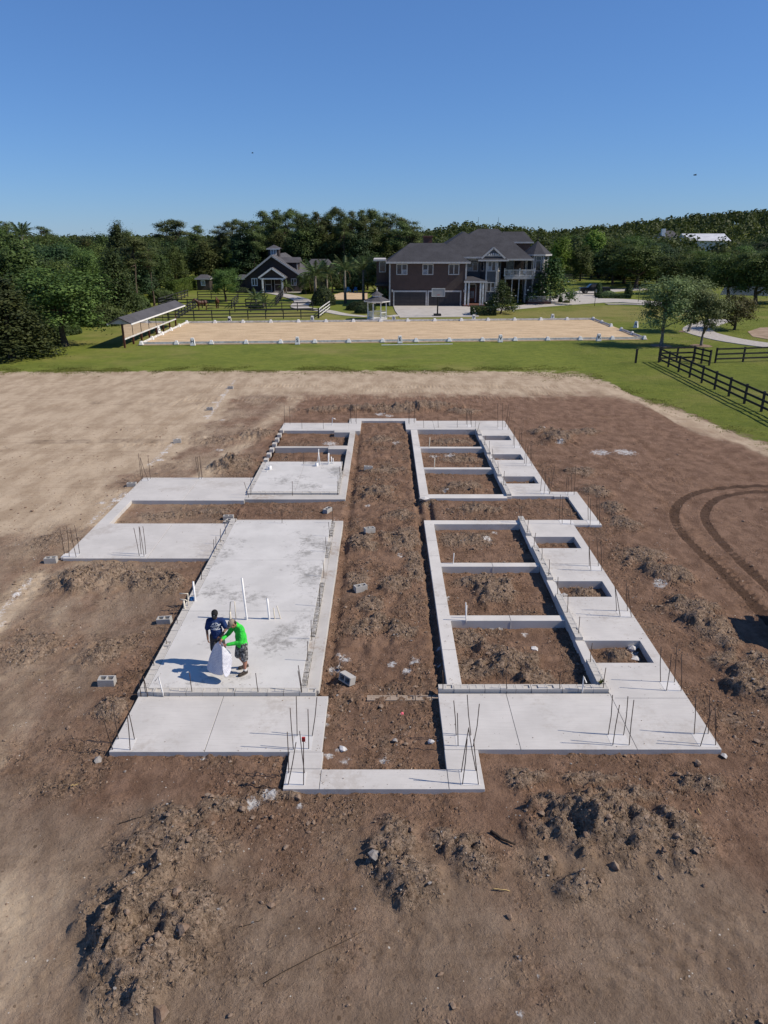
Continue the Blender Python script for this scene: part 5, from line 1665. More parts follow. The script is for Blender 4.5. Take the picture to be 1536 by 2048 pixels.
# balcony and porch under it
YB = 131.5
c0, cz0 = hp(1009, 553, YB)
c1 = hp(1069, 553, YB)[0]
ctop = hp(1040, 539.5, YB)[1]
MB().box(c0, c1, YB, YM + 8.1, cz0 - .4, cz0).build('balcony_floor', MAT['grey_siding'], house)
MB().box(c0, c1, YB - .05, YB, cz0 - .45, cz0 + .05).build('balcony_fascia', MAT['trim'], house)
rl = MB().box(c0, c1, YB + .05, YB + .13, ctop - .1, ctop).box(c0, c1, YB + .05, YB + .13, cz0 + .15, cz0 + .22).build('balcony_rail', MAT['white'], house)
nb = 26
for k in range(nb + 1):
    x = c0 + (c1 - c0) * k / nb
    w_ = .09 if k in (0, 13, 26) else .03
    MB().box(x - w_, x + w_, YB + .03 if w_ > .05 else YB + .06, YB + .15 if w_ > .05 else YB + .12, cz0 + .0, ctop - .1 + (.35 if w_ > .05 else 0)).build('baluster', MAT['white'], rl)
for k in range(5):
    x = c0 + .2 + (c1 - c0 - .4) * k / 4
    MB().box(x - .08, x + .08, YB + .1, YB + .26, HB, cz0 - .4).build('porch_column', MAT['trim'], house)
a = hp(1020, 541, YM + 8)
window(house, a[0], cz0 + .3, 1.2, 2.2, YM + 8.2, 0, 1)
MB().box(hp(1031, 550, 137)[0], hp(1043, 550, 137)[0], YM + 8.1, YM + 8.25, cz0, cz0 + 2.4).build('balcony_door', MAT['door_dark'], house)
dk0, dk1 = hp(1055, 598, 130)[0], hp(1100, 598, 130)[0]
MB().box(dk0, dk1, 129.2, 133, HB - .3, HB + .35).build('deck', MAT['brickc'], house)
dr_ = MB().box(dk0, dk1, 129.2, 129.27, HB + 1.2, HB + 1.28).build('deck_rail', MAT['white_dirty'], house)
for k in range(19):
    x = dk0 + (dk1 - dk0) * k / 18
    MB().box(x - .025, x + .025, 129.21, 129.26, HB + .35, HB + 1.2).build('baluster', MAT['white_dirty'], dr_)
# balcony furniture: two white chairs and a table
for k, (fx, nm) in enumerate(((.2, 'left'), (.72, 'right'))):
    x = c0 + (c1 - c0) * fx
    t = thing('balcony_chair', 'white chair on the house balcony, %s one' % nm, 'chair', (x, YB + 1.2, cz0), group='white balcony chairs')
    MB().box(-.28, .28, -.28, .28, .42, .48).build('seat', MAT['white'], t)
    MB().box(-.28, .28, .24, .3, .48, 1.0).build('backrest', MAT['white'], t)
    for sx in (-.25, .25):
        for sy in (-.25, .25): MB().box(sx - .025, sx + .025, sy - .025, sy + .025, 0, .42).build('leg', MAT['white'], t)

# ================================================================== THE BARN
YBN = 159.0
barn = thing('horse_barn', 'dark brown gabled horse barn with white trim, portico and cupola', 'barn', (0, 0, 0))
bl, blz = hp(490, 556, YBN)
br, brz = hp(600, 550, YBN)
pkx, pkz = hp(543.5, 513, YBN)
MB().yprism([(bl, HB - .5), (br, HB - .5), (br, brz), (pkx, pkz), (bl, blz)], YBN, YBN + 22).build('wall', MAT['barn_siding'], barn)
el, er = Vector((bl - .5, 0, blz - .35)), Vector((br + .9, 0, brz - .65))
rf = MB().yprism([(el.x, el.z), (pkx, pkz + .05), (er.x, er.z), (er.x, er.z + .28), (pkx, pkz + .35), (el.x, el.z + .28)], YBN - .6, YBN + 22.5).build('roof', MAT['shingle_lt'], barn)
MB().beam((el.x, YBN - .65, el.z + .12), (pkx, YBN - .65, pkz + .18), .08, .34).beam((er.x, YBN - .65, er.z + .12), (pkx, YBN - .65, pkz + .18), .08, .34).build('bargeboard', MAT['trim'], barn)
q0, q1 = hp(520, 556, YBN - 3), hp(569, 556, YBN - 3)
qp = hp(543.5, 538.5, YBN - 3)
MB().yprism([(q0[0], q0[1]), (q1[0], q1[1]), (qp[0], qp[1])], YBN - 2.9, YBN).build('portico_gable', MAT['barn_siding'], barn)
MB().yprism([(q0[0] - .3, q0[1] - .1), (qp[0], qp[1] + .1), (q1[0] + .3, q1[1] - .1), (q1[0] + .3, q1[1] + .15), (qp[0], qp[1] + .35), (q0[0] - .3, q0[1] + .15)], YBN - 3.3, YBN).build('portico_roof', MAT['shingle_lt'], barn)
MB().beam((q0[0] - .3, YBN - 3.35, q0[1]), (qp[0], YBN - 3.35, qp[1] + .2), .08, .34).beam((q1[0] + .3, YBN - 3.35, q1[1]), (qp[0], YBN - 3.35, qp[1] + .2), .08, .34).box(q0[0], q1[0], YBN - 3.2, YBN - 2.95, q0[1] - .3, q0[1]).build('portico_trim', MAT['white'], barn)
for x in (q0[0] + .5, q1[0] - .5):
    MB().box(x - .17, x + .17, YBN - 3.2, YBN - 2.86, HB, q0[1] - .3).build('portico_post', MAT['white'], barn)
d0, d1 = hp(530, 580, YBN)[0], hp(561, 580, YBN)[0]
MB().box((d0 + d1) / 2, (d0 + d1) / 2 + 1.3, YBN - .04, YBN + .02, HB, HB + 3).build('doorway', MAT['black'], barn)
for x in (d0 + .8, d1 - .5):
    sd = MB().box(x - .75, x + .75, YBN - .1, YBN - .02, HB + .05, HB + 2.9).build('sliding_door', MAT['barn_siding'], barn)
    MB().box(x - .75, x + .75, YBN - .13, YBN - .09, HB + .05, HB + .2).box(x - .75, x + .75, YBN - .13, YBN - .09, HB + 2.75, HB + 2.9).box(x - .75, x + .75, YBN - .13, YBN - .09, HB + 1.4, HB + 1.55).box(x - .75, x - .62, YBN - .13, YBN - .09, HB + .2, HB + 2.75).box(x + .62, x + .75, YBN - .13, YBN - .09, HB + .2, HB + 2.75).build('door_trim', MAT['trim'], sd)
a = hp(509.5, 570, YBN)
window(barn, a[0], a[1], .9, 1.2, YBN, 1, 2, frame='white', fw=.2)
a = hp(588, 570, YBN)
window(barn, a[0], a[1], .9, 1.2, YBN, 1, 2)
cu = hp(548.5, 507, YBN + 6)
cw = 1.15
ctp = hp(548.5, 497, YBN + 6)[1]
cup = MB().box(cu[0] - cw, cu[0] + cw, YBN + 5, YBN + 7.3, cu[1] - 2.2, ctp).build('cupola', MAT['barn_siding'], barn)
cap_ = hp(548.5, 489.5, YBN + 6)[1]
MB().add([(cu[0] - cw - .35, YBN + 4.6, ctp), (cu[0] + cw + .35, YBN + 4.6, ctp), (cu[0] + cw + .35, YBN + 7.7, ctp), (cu[0] - cw - .35, YBN + 7.7, ctp), (cu[0], YBN + 6.15, cap_)], [(0, 1, 4), (1, 2, 4), (2, 3, 4), (3, 0, 4), (3, 2, 1, 0)]).build('cupola_roof', MAT['shingle_lt'], cup)
MB().box(cu[0] - cw - .3, cu[0] + cw + .3, YBN + 4.6, YBN + 4.66, ctp - .18, ctp).build('cupola_trim', MAT['white'], cup)
window(cup, cu[0], ctp - 1.15, 1.0, .9, YBN + 5, 1, 1, 'shutter_pane', 'white')
# dormer on the right slope
e0, e1 = hp(562, 533, YBN + 5), hp(596, 533, YBN + 5)
ez = hp(580, 524, YBN + 5)[1]
dm = MB().box(e0[0], e1[0], YBN + 3.5, YBN + 9, 3.5, ez).build('dormer_wall', MAT['barn_siding'], barn)
dpk = hp(560, 514.5, YBN + 6)[1]
MB().add([(e0[0] - 2.4, YBN + 2.9, ez - .05), (e1[0] + .5, YBN + 2.9, ez - .05), (e1[0] + .5, YBN + 9.6, ez - .05), (e0[0] - 2.4, YBN + 9.6, ez - .05), (e0[0] - 2.4, YBN + 6.2, dpk), (e1[0] + .5, YBN + 6.2, dpk)], [(0, 1, 5, 4), (2, 3, 4, 5), (1, 2, 5), (3, 0, 4), (3, 2, 1, 0)]).build('dormer_roof', MAT['shingle_lt'], dm)
MB().box(e1[0] - .1, e1[0] + .06, YBN + 3.44, YBN + 3.56, 3.6, ez).box(e0[0] - .06, e0[0] + .1, YBN + 3.44, YBN + 3.56, 3.9, ez).build('dormer_trim', MAT['trim'], dm)


def small_house(name, label, px0, px1, base_py, eave_py, ridge_py, depth, wmat, rmat, win=True, cat='shed'):
    x0, Y = at(px0, base_py)
    x1 = at(px1, base_py)[0]
    ez_, pz_ = hp(px0, eave_py, Y)[1], hp(px0, ridge_py, Y + depth / 2)[1]
    t = thing(name, label, cat)
    MB().box(x0, x1, Y, Y + depth, GZ - .3, ez_).build('wall', MAT[wmat], t)
    r = hip(t, x0, x1, Y, Y + depth, ez_, x0 + (x1 - x0) * .25, x1 - (x1 - x0) * .25, Y + depth / 2, Y + depth / 2, pz_, MAT[rmat], ov=.3)
    if win:
        window(t, (x0 + x1) / 2, (GZ + ez_) / 2 - .1, (x1 - x0) * .22, (ez_ - GZ) * .33, Y, 1, 2, frame='white', fw=.16)
    return t


small_house('garden_shed', 'small dark shed with white window by the hedge', 395, 420, 581, 557, 549, 3, 'barn_siding', 'shingle_lt')
small_house('barn_annex', 'low grey roofed annex between shed and barn', 472, 492, 578, 557, 549, 6, 'barn_siding', 'shingle_lt', False)
small_house('rear_stable', 'grey roofed stable seen behind the palms', 602, 672, 574, 548, 518, 12, 'barn_siding', 'shingle_lt', False)

# white metal building and chimneyed house on the wooded hillside
Yw = 330.0
w0, wz = hp(1380, 470, Yw)
w1, wz1 = hp(1458, 470, Yw)
wb = thing('white_barn', 'long white metal roofed building half hidden on the wooded hill', 'building')
zb = hp(1420, 486, Yw)[1]
MB().box(w0, w1, Yw, Yw + 14, zb - 6, hp(1420, 481, Yw)[1]).build('wall', MAT['white_dirty'], wb)
MB().add([(w0 - 1, Yw - 1, hp(1420, 481, Yw)[1]), (w1 + 1, Yw - 1, hp(1420, 482, Yw)[1]), (w1 + 1, Yw + 7, wz + .6), (w0 - 1, Yw + 7, wz + .6), (w0 - 1, Yw + 15, zb), (w1 + 1, Yw + 15, zb)], [(0, 1, 2, 3), (3, 2, 5, 4), (0, 3, 4), (1, 5, 2)]).build('roof', MAT['metal_roof'], wb)
hx, hz = hp(1338, 468, 345)
wh = thing('hill_house', 'small grey roofed house with white chimney on the wooded hill', 'house')
MB().box(hx - 4, hx + 4.5, 345, 353, hz - 8, hz - 1.5).build('wall', MAT['white_dirty'], wh)
hip(wh, hx - 4, hx + 4.5, 345, 353, hz - 1.5, hx - 1, hx + 3, 349, 349, hz + 1.4, MAT['shingle_lt'])
MB().box(hx - 3.4, hx - 1.8, 344.6, 346, hz - 8, hz + 2.2).build('chimney', MAT['white'], wh)

# ================================================================== GAZEBO, HOOP, CHAIRS
gx, gy = at(754, 641)
gb = thing('gazebo', 'white octagonal garden gazebo with two tier dark roof', 'gazebo', (gx, gy + 1.3, GZ))
def octo(r, ph=22.5): return [(r * math.cos(R(ph + 45 * k)), r * math.sin(R(ph + 45 * k))) for k in range(8)]
MB().prism(octo(1.55), -.1, .25).build('floor', MAT['white_dirty'], gb)
for k, (x, y) in enumerate(octo(1.42)):
    MB().box(x - .07, x + .07, y - .07, y + .07, .25, 2.55).build('post', MAT['white'], gb)
o8 = octo(1.42)
for k in range(8):
    a, b = Vector((*o8[k], 0)), Vector((*o8[(k + 1) % 8], 0))
    MB().beam(a + Vector((0, 0, 2.48)), b + Vector((0, 0, 2.48)), .06, .2).build('top_beam', MAT['white'], gb)
    MB().beam(a + Vector((0, 0, 2.36)), a * .65 + b * .35 + Vector((0, 0, 2.2)) + Vector((0, 0, .16)), .05, .12).build('bracket', MAT['white'], gb)
    if k == 5: continue
    r_ = MB().beam(a + Vector((0, 0, 1.05)), b + Vector((0, 0, 1.05)), .06, .08).beam(a + Vector((0, 0, .42)), b + Vector((0, 0, .42)), .05, .06).build('railing', MAT['white'], gb)
    for j in range(1, 7):
        p = a + (b - a) * (j / 7)
        MB().box(p.x - .02, p.x + .02, p.y - .02, p.y + .02, .42, 1.05).build('baluster', MAT['white'], r_)
ro = [(x, y, 2.6) for x, y in octo(1.95)]
r2 = [(x, y, 3.15) for x, y in octo(.75)]
MB().add(ro + r2, [(k, (k + 1) % 8, 8 + (k + 1) % 8, 8 + k) for k in range(8)] + [tuple(reversed(range(8)))]).build('lower_roof', MAT['shingle_lt'], gb)
MB().prism(octo(1.98), 2.5, 2.6).build('eave_trim', MAT['white'], gb)
MB().prism(octo(.7), 3.1, 3.4).build('lantern', MAT['white'], gb)
MB().add([(x, y, 3.4) for x, y in octo(.95)] + [(0, 0, 3.95)], [(k, (k + 1) % 8, 8) for k in range(8)] + [tuple(reversed(range(8)))]).build('upper_roof', MAT['shingle_lt'], gb)
MB().tube((0, 0, 3.9), (0, 0, 4.4), .05, .02, 6).ball((0, 0, 4.05), .1, nu=8, nv=6).build('finial', MAT['white'], gb)
MB().box(-.7, .7, -2.2, -1.45, -.1, .1).build('step', MAT['white_dirty'], gb)

hx, hy = at(875, 633)
hpn = thing('basketball_hoop', 'black portable basketball hoop with clear backboard on the garage apron', 'hoop', (hx, hy, GF))
MB().box(-.55, .55, -.2, .9, 0, .28).build('base', MAT['black'], hpn, bevel=.06)
MB().path([(0, .3, .25), (0, .2, 1.6), (0, -.1, 2.9), (0, -.45, 3.25)], [.11, .1, .08, .06], 8).build('pole', MAT['black'], hpn, smooth=True)
clear = NB('clear backboard').done((.32, .33, .34), .2, .6)
brd = MB().box(-.92, .92, -.52, -.48, 2.85, 3.92).build('backboard', clear, hpn)
MB().box(-.97, .97, -.55, -.46, 2.80, 2.85).box(-.97, .97, -.55, -.46, 3.92, 3.97).box(-.97, -.92, -.55, -.46, 2.85, 3.92).box(.92, .97, -.55, -.46, 2.85, 3.92).build('backboard_frame', MAT['white'], brd)
MB().path([(.23 * math.cos(a), -.8 + .23 * math.sin(a), 3.05) for a in np.linspace(0, 2 * math.pi, 17)], .018, 6).build('rim', MAT['red'], hpn)


def adirondack(px, py, lab):
    x, y = at(px, py)
    t = thing('garden_chair', lab, 'chair', (x, y, GF), R(random.uniform(-15, 15)), 'blue garden chairs')
    MB().cbox((0, -.05, .38), (.6, .62, .05), Euler((R(-8), 0, 0))).build('seat', MAT['blue'], t)
    for k in range(5): MB().cbox((-.24 + k * .12, .33, .72), (.1, .04, .8), Euler((R(-20), 0, 0))).build('back_slat', MAT['blue'], t)
    for sx in (-.36, .36):
        MB().box(sx - .07, sx + .07, -.4, .35, .58, .62).build('armrest', MAT['blue'], t)
        MB().box(sx - .04, sx + .04, -.38, -.3, 0, .58).build('leg', MAT['blue'], t)
        MB().box(sx - .04, sx + .04, .22, .3, 0, .58).build('leg', MAT['blue'], t)


adirondack(697, 586, 'blue slatted garden chair on the patio, left one')
adirondack(711, 586, 'blue slatted garden chair on the patio, right one')
for (px, py, lab) in [(1189, 612, 'dark lamp post standing by the curving drive'), (1276, 605, 'dark lamp post at the end of the drive')]:
    x, y = at(px, py)
    t = thing('lamp_post', lab, 'lamp post', (x, y, GZ))
    MB().tube((0, 0, 0), (0, 0, 2.3), .05, .04, 8).build('pole', MAT['black'], t)
    MB().box(-.13, .13, -.13, .13, 2.3, 2.65).build('lantern', MAT['shutter_pane'], t)
    MB().add([(-.2, -.2, 2.65), (.2, -.2, 2.65), (.2, .2, 2.65), (-.2, .2, 2.65), (0, 0, 2.85)], [(0, 1, 4), (1, 2, 4), (2, 3, 4), (3, 0, 4), (3, 2, 1, 0)]).build('cap', MAT['black'], t)
# ================================================================== TREES
def leaves_mesh(name, pos, nrm, size, g, aspect=.62):
    n = len(pos)
    nrm = nrm / (np.linalg.norm(nrm, axis=1, keepdims=True) + 1e-9)
    r = g.normal(size=(n, 3))
    t = np.cross(nrm, r)
    t /= np.linalg.norm(t, axis=1, keepdims=True) + 1e-9
    b = np.cross(nrm, t)
    s = size[:, None]
    V = np.stack([pos - t * s * .5, pos - b * s * .5 * aspect + nrm * s * .08, pos + t * s * .5, pos + b * s * .5 * aspect + nrm * s * .08], 1)
    m = bpy.data.meshes.new(name)
    m.vertices.add(n * 4)
    m.vertices.foreach_set('co', V.astype(np.float32).ravel())
    m.loops.add(n * 4)
    m.loops.foreach_set('vertex_index', np.arange(n * 4, dtype=np.int32))
    m.polygons.add(n)
    m.polygons.foreach_set('loop_start', np.arange(0, n * 4, 4, dtype=np.int32))
    m.polygons.foreach_set('loop_total', np.full(n, 4, dtype=np.int32))
    m.update(calc_edges=True)
    return m


def unit(g, n):
    v = g.normal(size=(n, 3))
    return v / np.linalg.norm(v, axis=1, keepdims=True)


def crown_mesh(name, lobes, n, leaf, seed, clumps=16, csize=.34, up=.35, inner=.35):
    """leaf clumps spread over the lobes' shells and through their volume"""
    g = np.random.default_rng(seed)
    lobes = np.array(lobes, float)
    w = (lobes[:, 3] * lobes[:, 4] * lobes[:, 5]) ** (2 / 3)
    w /= w.sum()
    pos, nr = [], []
    for L, wi in zip(lobes, w):
        k = max(6, int(clumps))
        cd = unit(g, k)
        cd[:, 2] = np.where(cd[:, 2] < -.5, -cd[:, 2], cd[:, 2])
        cr = g.uniform(.62, 1.05, k)
        m = int(n * wi)
        ci = g.integers(0, k, m)
        base = cd[ci] * cr[ci, None]
        off = g.normal(size=(m, 3)) * csize
        p = base + off
        deep = g.random(m) < inner
        p[deep] *= g.uniform(.3, .9, deep.sum())[:, None]
        pos.append(p * L[3:6] + L[:3])
        nr.append(base * .8 + off * .9 + unit(g, m) * .55 + np.array([0, 0, up]))
    pos, nr = np.concatenate(pos), np.concatenate(nr)
    return leaves_mesh(name, pos, nr, leaf * g.uniform(.6, 1.35, len(pos)), g)


def limb_mesh(name, H, r, lobes, seed, lean=.0, forks=6, from_=.3):
    g = random.Random(seed)
    mb = MB()
    top = Vector((g.uniform(-.3, .3) + lean, g.uniform(-.3, .3), H))
    pts = [Vector((0, 0, -.4)), Vector((0, 0, 0))]
    for k in range(1, 6):
        f = k / 5
        pts.append(Vector((top.x * f + g.gauss(0, r * .5), top.y * f + g.gauss(0, r * .5), H * f)))
    mb.path(pts, [r * 1.7, r * 1.35] + [r * (1.05 - .85 * k / 5) for k in range(1, 6)], 8)
    for i in range(min(forks, len(lobes))):
        L = lobes[i]
        f = from_ + (.95 - from_) * g.random()
        a = top * f
        a.z = H * f
        b = Vector(L[:3])
        m = (a + b) / 2 + Vector((g.gauss(0, .15), g.gauss(0, .15), .15))
        mb.path([a, m, b], [r * (1 - .7 * f), r * .35, r * .1], 6)
    return mb.mesh(name)


def proto(name, crown, trunk, leafm, barkm):
    crown.materials.append(leafm)
    trunk.materials.append(barkm)
    trunk.polygons.foreach_set('use_smooth', [True] * len(trunk.polygons))
    return (name, crown, trunk)


def oak_lobes(g, n, R_, z0, z1, flat=.8):
    out = [(0, 0, (z0 + z1) / 2, R_ * .62, R_ * .62, (z1 - z0) * .36)]
    for k in range(n):
        a = 2.4 * k + g.uniform(-.4, .4)
        f = (k + .5) / n
        z = z0 + (z1 - z0) * (.12 + .8 * f)
        prof = math.sin(math.pi * min(1, max(.12, (z - z0) / (z1 - z0) * .82 + .14))) ** .6
        rr = R_ * prof * g.uniform(.45, .75)
        s = R_ * g.uniform(.22, .50)
        out.append((math.cos(a) * rr, math.sin(a) * rr, z, s, s, s * flat))
    return out


KIND = {}
for v in range(4):
    g = random.Random(100 + v)
    lb = oak_lobes(g, (15, 12, 18, 13)[v], 4.0, .6, 12.0, (.85, 1.05, .7, .95)[v])
    KIND['wood%d' % v] = proto('wood', crown_mesh('crown', lb, 11000, .36, v, 18, .34), limb_mesh('trunk', 9, .24, lb[3:], v), MAT[('leaf_dark', 'leaf_olive', 'leaf_blue', 'leaf_dark')[v]], MAT['bark'])
for v in range(3):
    g = random.Random(200 + v)
    lb = oak_lobes(g, 15, 4.4, 2.0, 11.0, .75)
    KIND['oak%d' % v] = proto('oak', crown_mesh('crown', lb, 12000, .31, 20 + v, 18, .33), limb_mesh('trunk', 7.5, .3, lb[2:], v), MAT['leaf_oak'], MAT['bark'])
for v in range(4):
    g = random.Random(300 + v)
    lb = []
    for k in range(11):
        a = g.uniform(0, 6.28)
        z = 10 + 8.2 * (k + .5) / 11
        rr = g.uniform(.6, 2.6) * (1.15 - .55 * (k / 11))
        s = g.uniform(.9, 1.6)
        lb.append((math.cos(a) * rr, math.sin(a) * rr, z, s * 1.15, s * 1.15, s * .62))
    KIND['pine%d' % v] = proto('pine', crown_mesh('crown', lb, 7000, .29, 40 + v, 14, .36, .5), limb_mesh('trunk', 18, .24, lb, v, .3, 11, .5), MAT['leaf_pine'], MAT['bark'])
for v in range(2):
    g = random.Random(400 + v)
    lb = []
    for k in range(30):
        f = k / 30
        a = 2.4 * k
        rr = 2.5 * (1 - f) ** .75
        lb.append((math.cos(a) * rr * .75, math.sin(a) * rr * .75, .7 + 8.6 * f, .75 + .5 * (1 - f), .75 + .5 * (1 - f), 1.0 + .5 * (1 - f)))
    KIND['cedar%d' % v] = proto('cedar', crown_mesh('crown', lb, 15000, .26, 60 + v, 14, .36, .6), limb_mesh('trunk', 9, .2, lb, v, 0, 5), MAT['leaf_cedar'], MAT['bark'])


def plant_tree(name, label, kind, px, base_py, top_py, width_px, cat='tree', group=None, rz=None, sx=1.0, Y=None, X=None):
    nm, crown, trunk = KIND[kind]
    if Y is None:
        X, Y = at(px, base_py)
    top = hp(px, top_py, Y)[1]
    if X is None: X = hp(px, 560, Y)[0]
    z0 = float(GZ + hill(np.array([X]), np.array([Y]))[0])
    t = thing(name, label, cat, (X, Y, z0), random.uniform(0, 6.28) if rz is None else rz, group)
    c = link('crown', crown, None, t)
    k = link('trunk', trunk, None, t)
    ch = max(v.co.z for v in crown.vertices) if 'hgt' not in crown else crown['hgt']
    if 'hgt' not in crown:
        crown['hgt'] = ch
        co = np.empty(len(crown.vertices) * 3, np.float32)
        crown.vertices.foreach_get('co', co)
        co = co.reshape(-1, 3)
        crown['wid'] = float(np.percentile(np.hypot(co[:, 0], co[:, 1]), 95) * 2)
    ch, cw_ = crown['hgt'], crown['wid']
    depth = Y * C_ + (CAM_H - top) * S_
    wm = width_px * depth / FOC
    sz = max(.25, (top - z0) / ch)
    t.scale = (wm / cw_, wm / cw_, sz)
    return t


# ---- single trees
plant_tree('oak_tree', 'rounded dark oak standing alone on the lawn left of the shelter', 'oak0', 130, 692, 515, 185, rz=.5)
plant_tree('juniper_tree', 'dense dark juniper at the left edge of the lawn', 'cedar0', 25, 716, 545, 165, rz=.2)
plant_tree('juniper_tree', 'dark juniper at the wood edge behind the lone oak', 'cedar1', 238, 640, 490, 95, rz=2)
plant_tree('pine_tree', 'tall thin pine at the wood edge, left of two bare trunks', 'pine0', 277, 618, 470, 75, rz=.4)
plant_tree('pine_tree', 'slender pine at the wood edge, right of two bare trunks', 'pine1', 309, 612, 490, 62, rz=1.4)
plant_tree('pine_tree', 'tall full pine rising above the left wood skyline', 'cedar1', 250, 600, 434, 75, rz=1.1)
plant_tree('small_oak', 'small rounded oak in the paddock beside the barn', 'oak1', 452, 603, 530, 62, rz=1.0)
for v, (px, b, tp, w_, sd, lab) in enumerate([(1322, 692, 535, 108, 500, 'young airy tree with pale trunk, left of the right lawn group'), (1376, 664, 545, 88, 501, 'young airy tree with pale trunk, rear one by the gravel path'), (1402, 692, 552, 82, 502, 'young airy tree with thin pale trunk, nearest the gravel path')]):
    g = random.Random(sd)
    lb = oak_lobes(g, 13, 2.3, 1.8, 7.2, .8)
    KIND['young%d' % v] = proto('young', crown_mesh('crown', lb, 8500, .19, sd, 18, .42, .3, .4), limb_mesh('trunk', 5.8, .13, lb, sd, .2, 12, .25), MAT['leaf_young'], MAT['bark_pale'])
    t = plant_tree('young_tree', lab, 'young%d' % v, px, b, tp, w_, rz=sd)
    x, y = at(px, b)
    mb = MB()
    poly = [(x + (1.0 + .2 * random.random()) * math.cos(a), y + (1.0 + .2 * random.random()) * math.sin(a)) for a in np.linspace(0, 6.28, 15)[:-1]]
    tag(mb.prism(poly, GZ - .05, GZ + .05).build('mulch_ring', MAT['stump']), 'dark mulch ring under the %s' % lab.split(',')[1].strip(), kind='structure')
g = random.Random(510)
lb = oak_lobes(g, 14, 2.6, 1.0, 4.8, .8)
KIND['shrub'] = proto('shrub', crown_mesh('crown', lb, 6500, .20, 510, 16, .38), limb_mesh('trunk', 3.6, .13, lb, 3, .2, 10, .1), MAT['leaf_shrub'], MAT['bark'])
plant_tree('shrub_tree', 'olive green multi stemmed shrub tree beside the gravel path', 'shrub', 1468, 660, 585, 88)
lb = oak_lobes(random.Random(520), 16, 3.0, .8, 11.0, .95)
cm = crown_mesh('crown', lb, 6000, .42, 520, 14, .38)
KIND['lime0'] = proto('lime', cm, limb_mesh('trunk', 9, .2, lb, 3), MAT['leaf_lime'], MAT['bark'])
plant_tree('lime_tree', 'bright lime green tree behind the turret', 'lime0', 1116, 562, 461, 46, rz=1)
plant_tree('lime_tree', 'tall bright lime green tree right of the house', 'lime0', 1182, 556, 446, 54, rz=3)
plant_tree('olive_tree', 'thin olive green tree in front of the tall lime green tree', 'wood1', 1160, 562, 478, 44)


def magnolia(px, b, tp, w_, lab, seed):
    lb = []
    g = random.Random(seed)
    for k in range(24):
        f = k / 24
        rr = 2.4 * (1 - f ** 1.4) * g.uniform(.5, .9)
        a = 2.4 * k
        lb.append((math.cos(a) * rr, math.sin(a) * rr, 1.0 + 6.6 * f, .9 - .3 * f, .9 - .3 * f, .85))
    KIND['mag%d' % seed] = proto('mag', crown_mesh('crown', lb, 5200, .27, seed, 12, .36), limb_mesh('trunk', 6.5, .13, lb, seed), MAT['leaf_mag'], MAT['bark'])
    t = plant_tree('magnolia_tree', lab, 'mag%d' % seed, px, b, tp, w_, rz=1)
    gg = np.random.default_rng(seed)
    co = np.empty(len(KIND['mag%d' % seed][1].vertices) * 3, np.float32)
    KIND['mag%d' % seed][1].vertices.foreach_get('co', co)
    co = co.reshape(-1, 3)
    far_ = co[np.hypot(co[:, 0], co[:, 1]) > 1.5]
    pk_ = far_[gg.choice(len(far_), 45)] * np.array([1.05, 1.05, 1])
    m = leaves_mesh('blossom', pk_, unit(gg, 45) + [0, -.5, .5], np.full(45, .3), gg, 1)
    m.materials.append(MAT['flower'])
    link('blossom', m, None, t)


magnolia(1001, 628, 557, 62, 'magnolia with white blossom in front of the house bay', 530)
magnolia(1099, 608, 506, 92, 'tall magnolia with white blossom in front of the turret', 531)

# ---- woods: countable trees one by one
SKY = [(-80, 442), (0, 438), (35, 445), (48, 452), (80, 455), (100, 452), (135, 458), (160, 452), (215, 452), (222, 440), (262, 442), (275, 460), (295, 455), (325, 442), (365, 438), (375, 448), (420, 452), (445, 450), (470, 440), (500, 436), (520, 422), (545, 424), (556, 418), (600, 416), (625, 420), (680, 413), (715, 417), (745, 415), (775, 422), (790, 434), (815, 432), (830, 456), (860, 458)]
sx_, sy_ = zip(*SKY)


def wood(name, label, grp, kinds, spots, tops, widths, cat='tree'):
    for (X, Y), tp, w_ in zip(spots, tops, widths):
        px = 768 + X / (Y * C_ + 6 * S_) * FOC
        plant_tree(name, label, random.choice(kinds), px, 0, tp, w_, cat, grp, Y=Y, X=X)


def jitter_grid(x0f, x1f, y0, y1, sp):
    out = []
    y = y0
    while y < y1:
        xa, xb = x0f(y), x1f(y)
        x = xa + random.uniform(0, sp)
        while x < xb:
            out.append((x + random.uniform(-.3, .3) * sp, y + random.uniform(-.3, .3) * sp))
            x += sp
        y += sp
    return out


sp_l = jitter_grid(lambda y: -.575 * y - 4, lambda y: -41 - max(0, (y - 100)) * .07, 88, 172, 6.2)
tops, wid = [], []
for (X, Y) in sp_l:
    px = 768 + X / (Y * C_ + 6 * S_) * FOC
    front = X > -48 - max(0, (Y - 100)) * .07
    tops.append(np.interp(px, sx_, sy_) + (random.uniform(18, 55) if front else random.uniform(0, 28)))
    wid.append(random.uniform(6.0, 9.0) * FOC / Y)
wood('broadleaf_tree', 'dark green broadleaf tree of the wood along the left side', 'trees of the left wood', ['wood0', 'wood1', 'wood2', 'wood3', 'oak2'], sp_l, tops, wid)

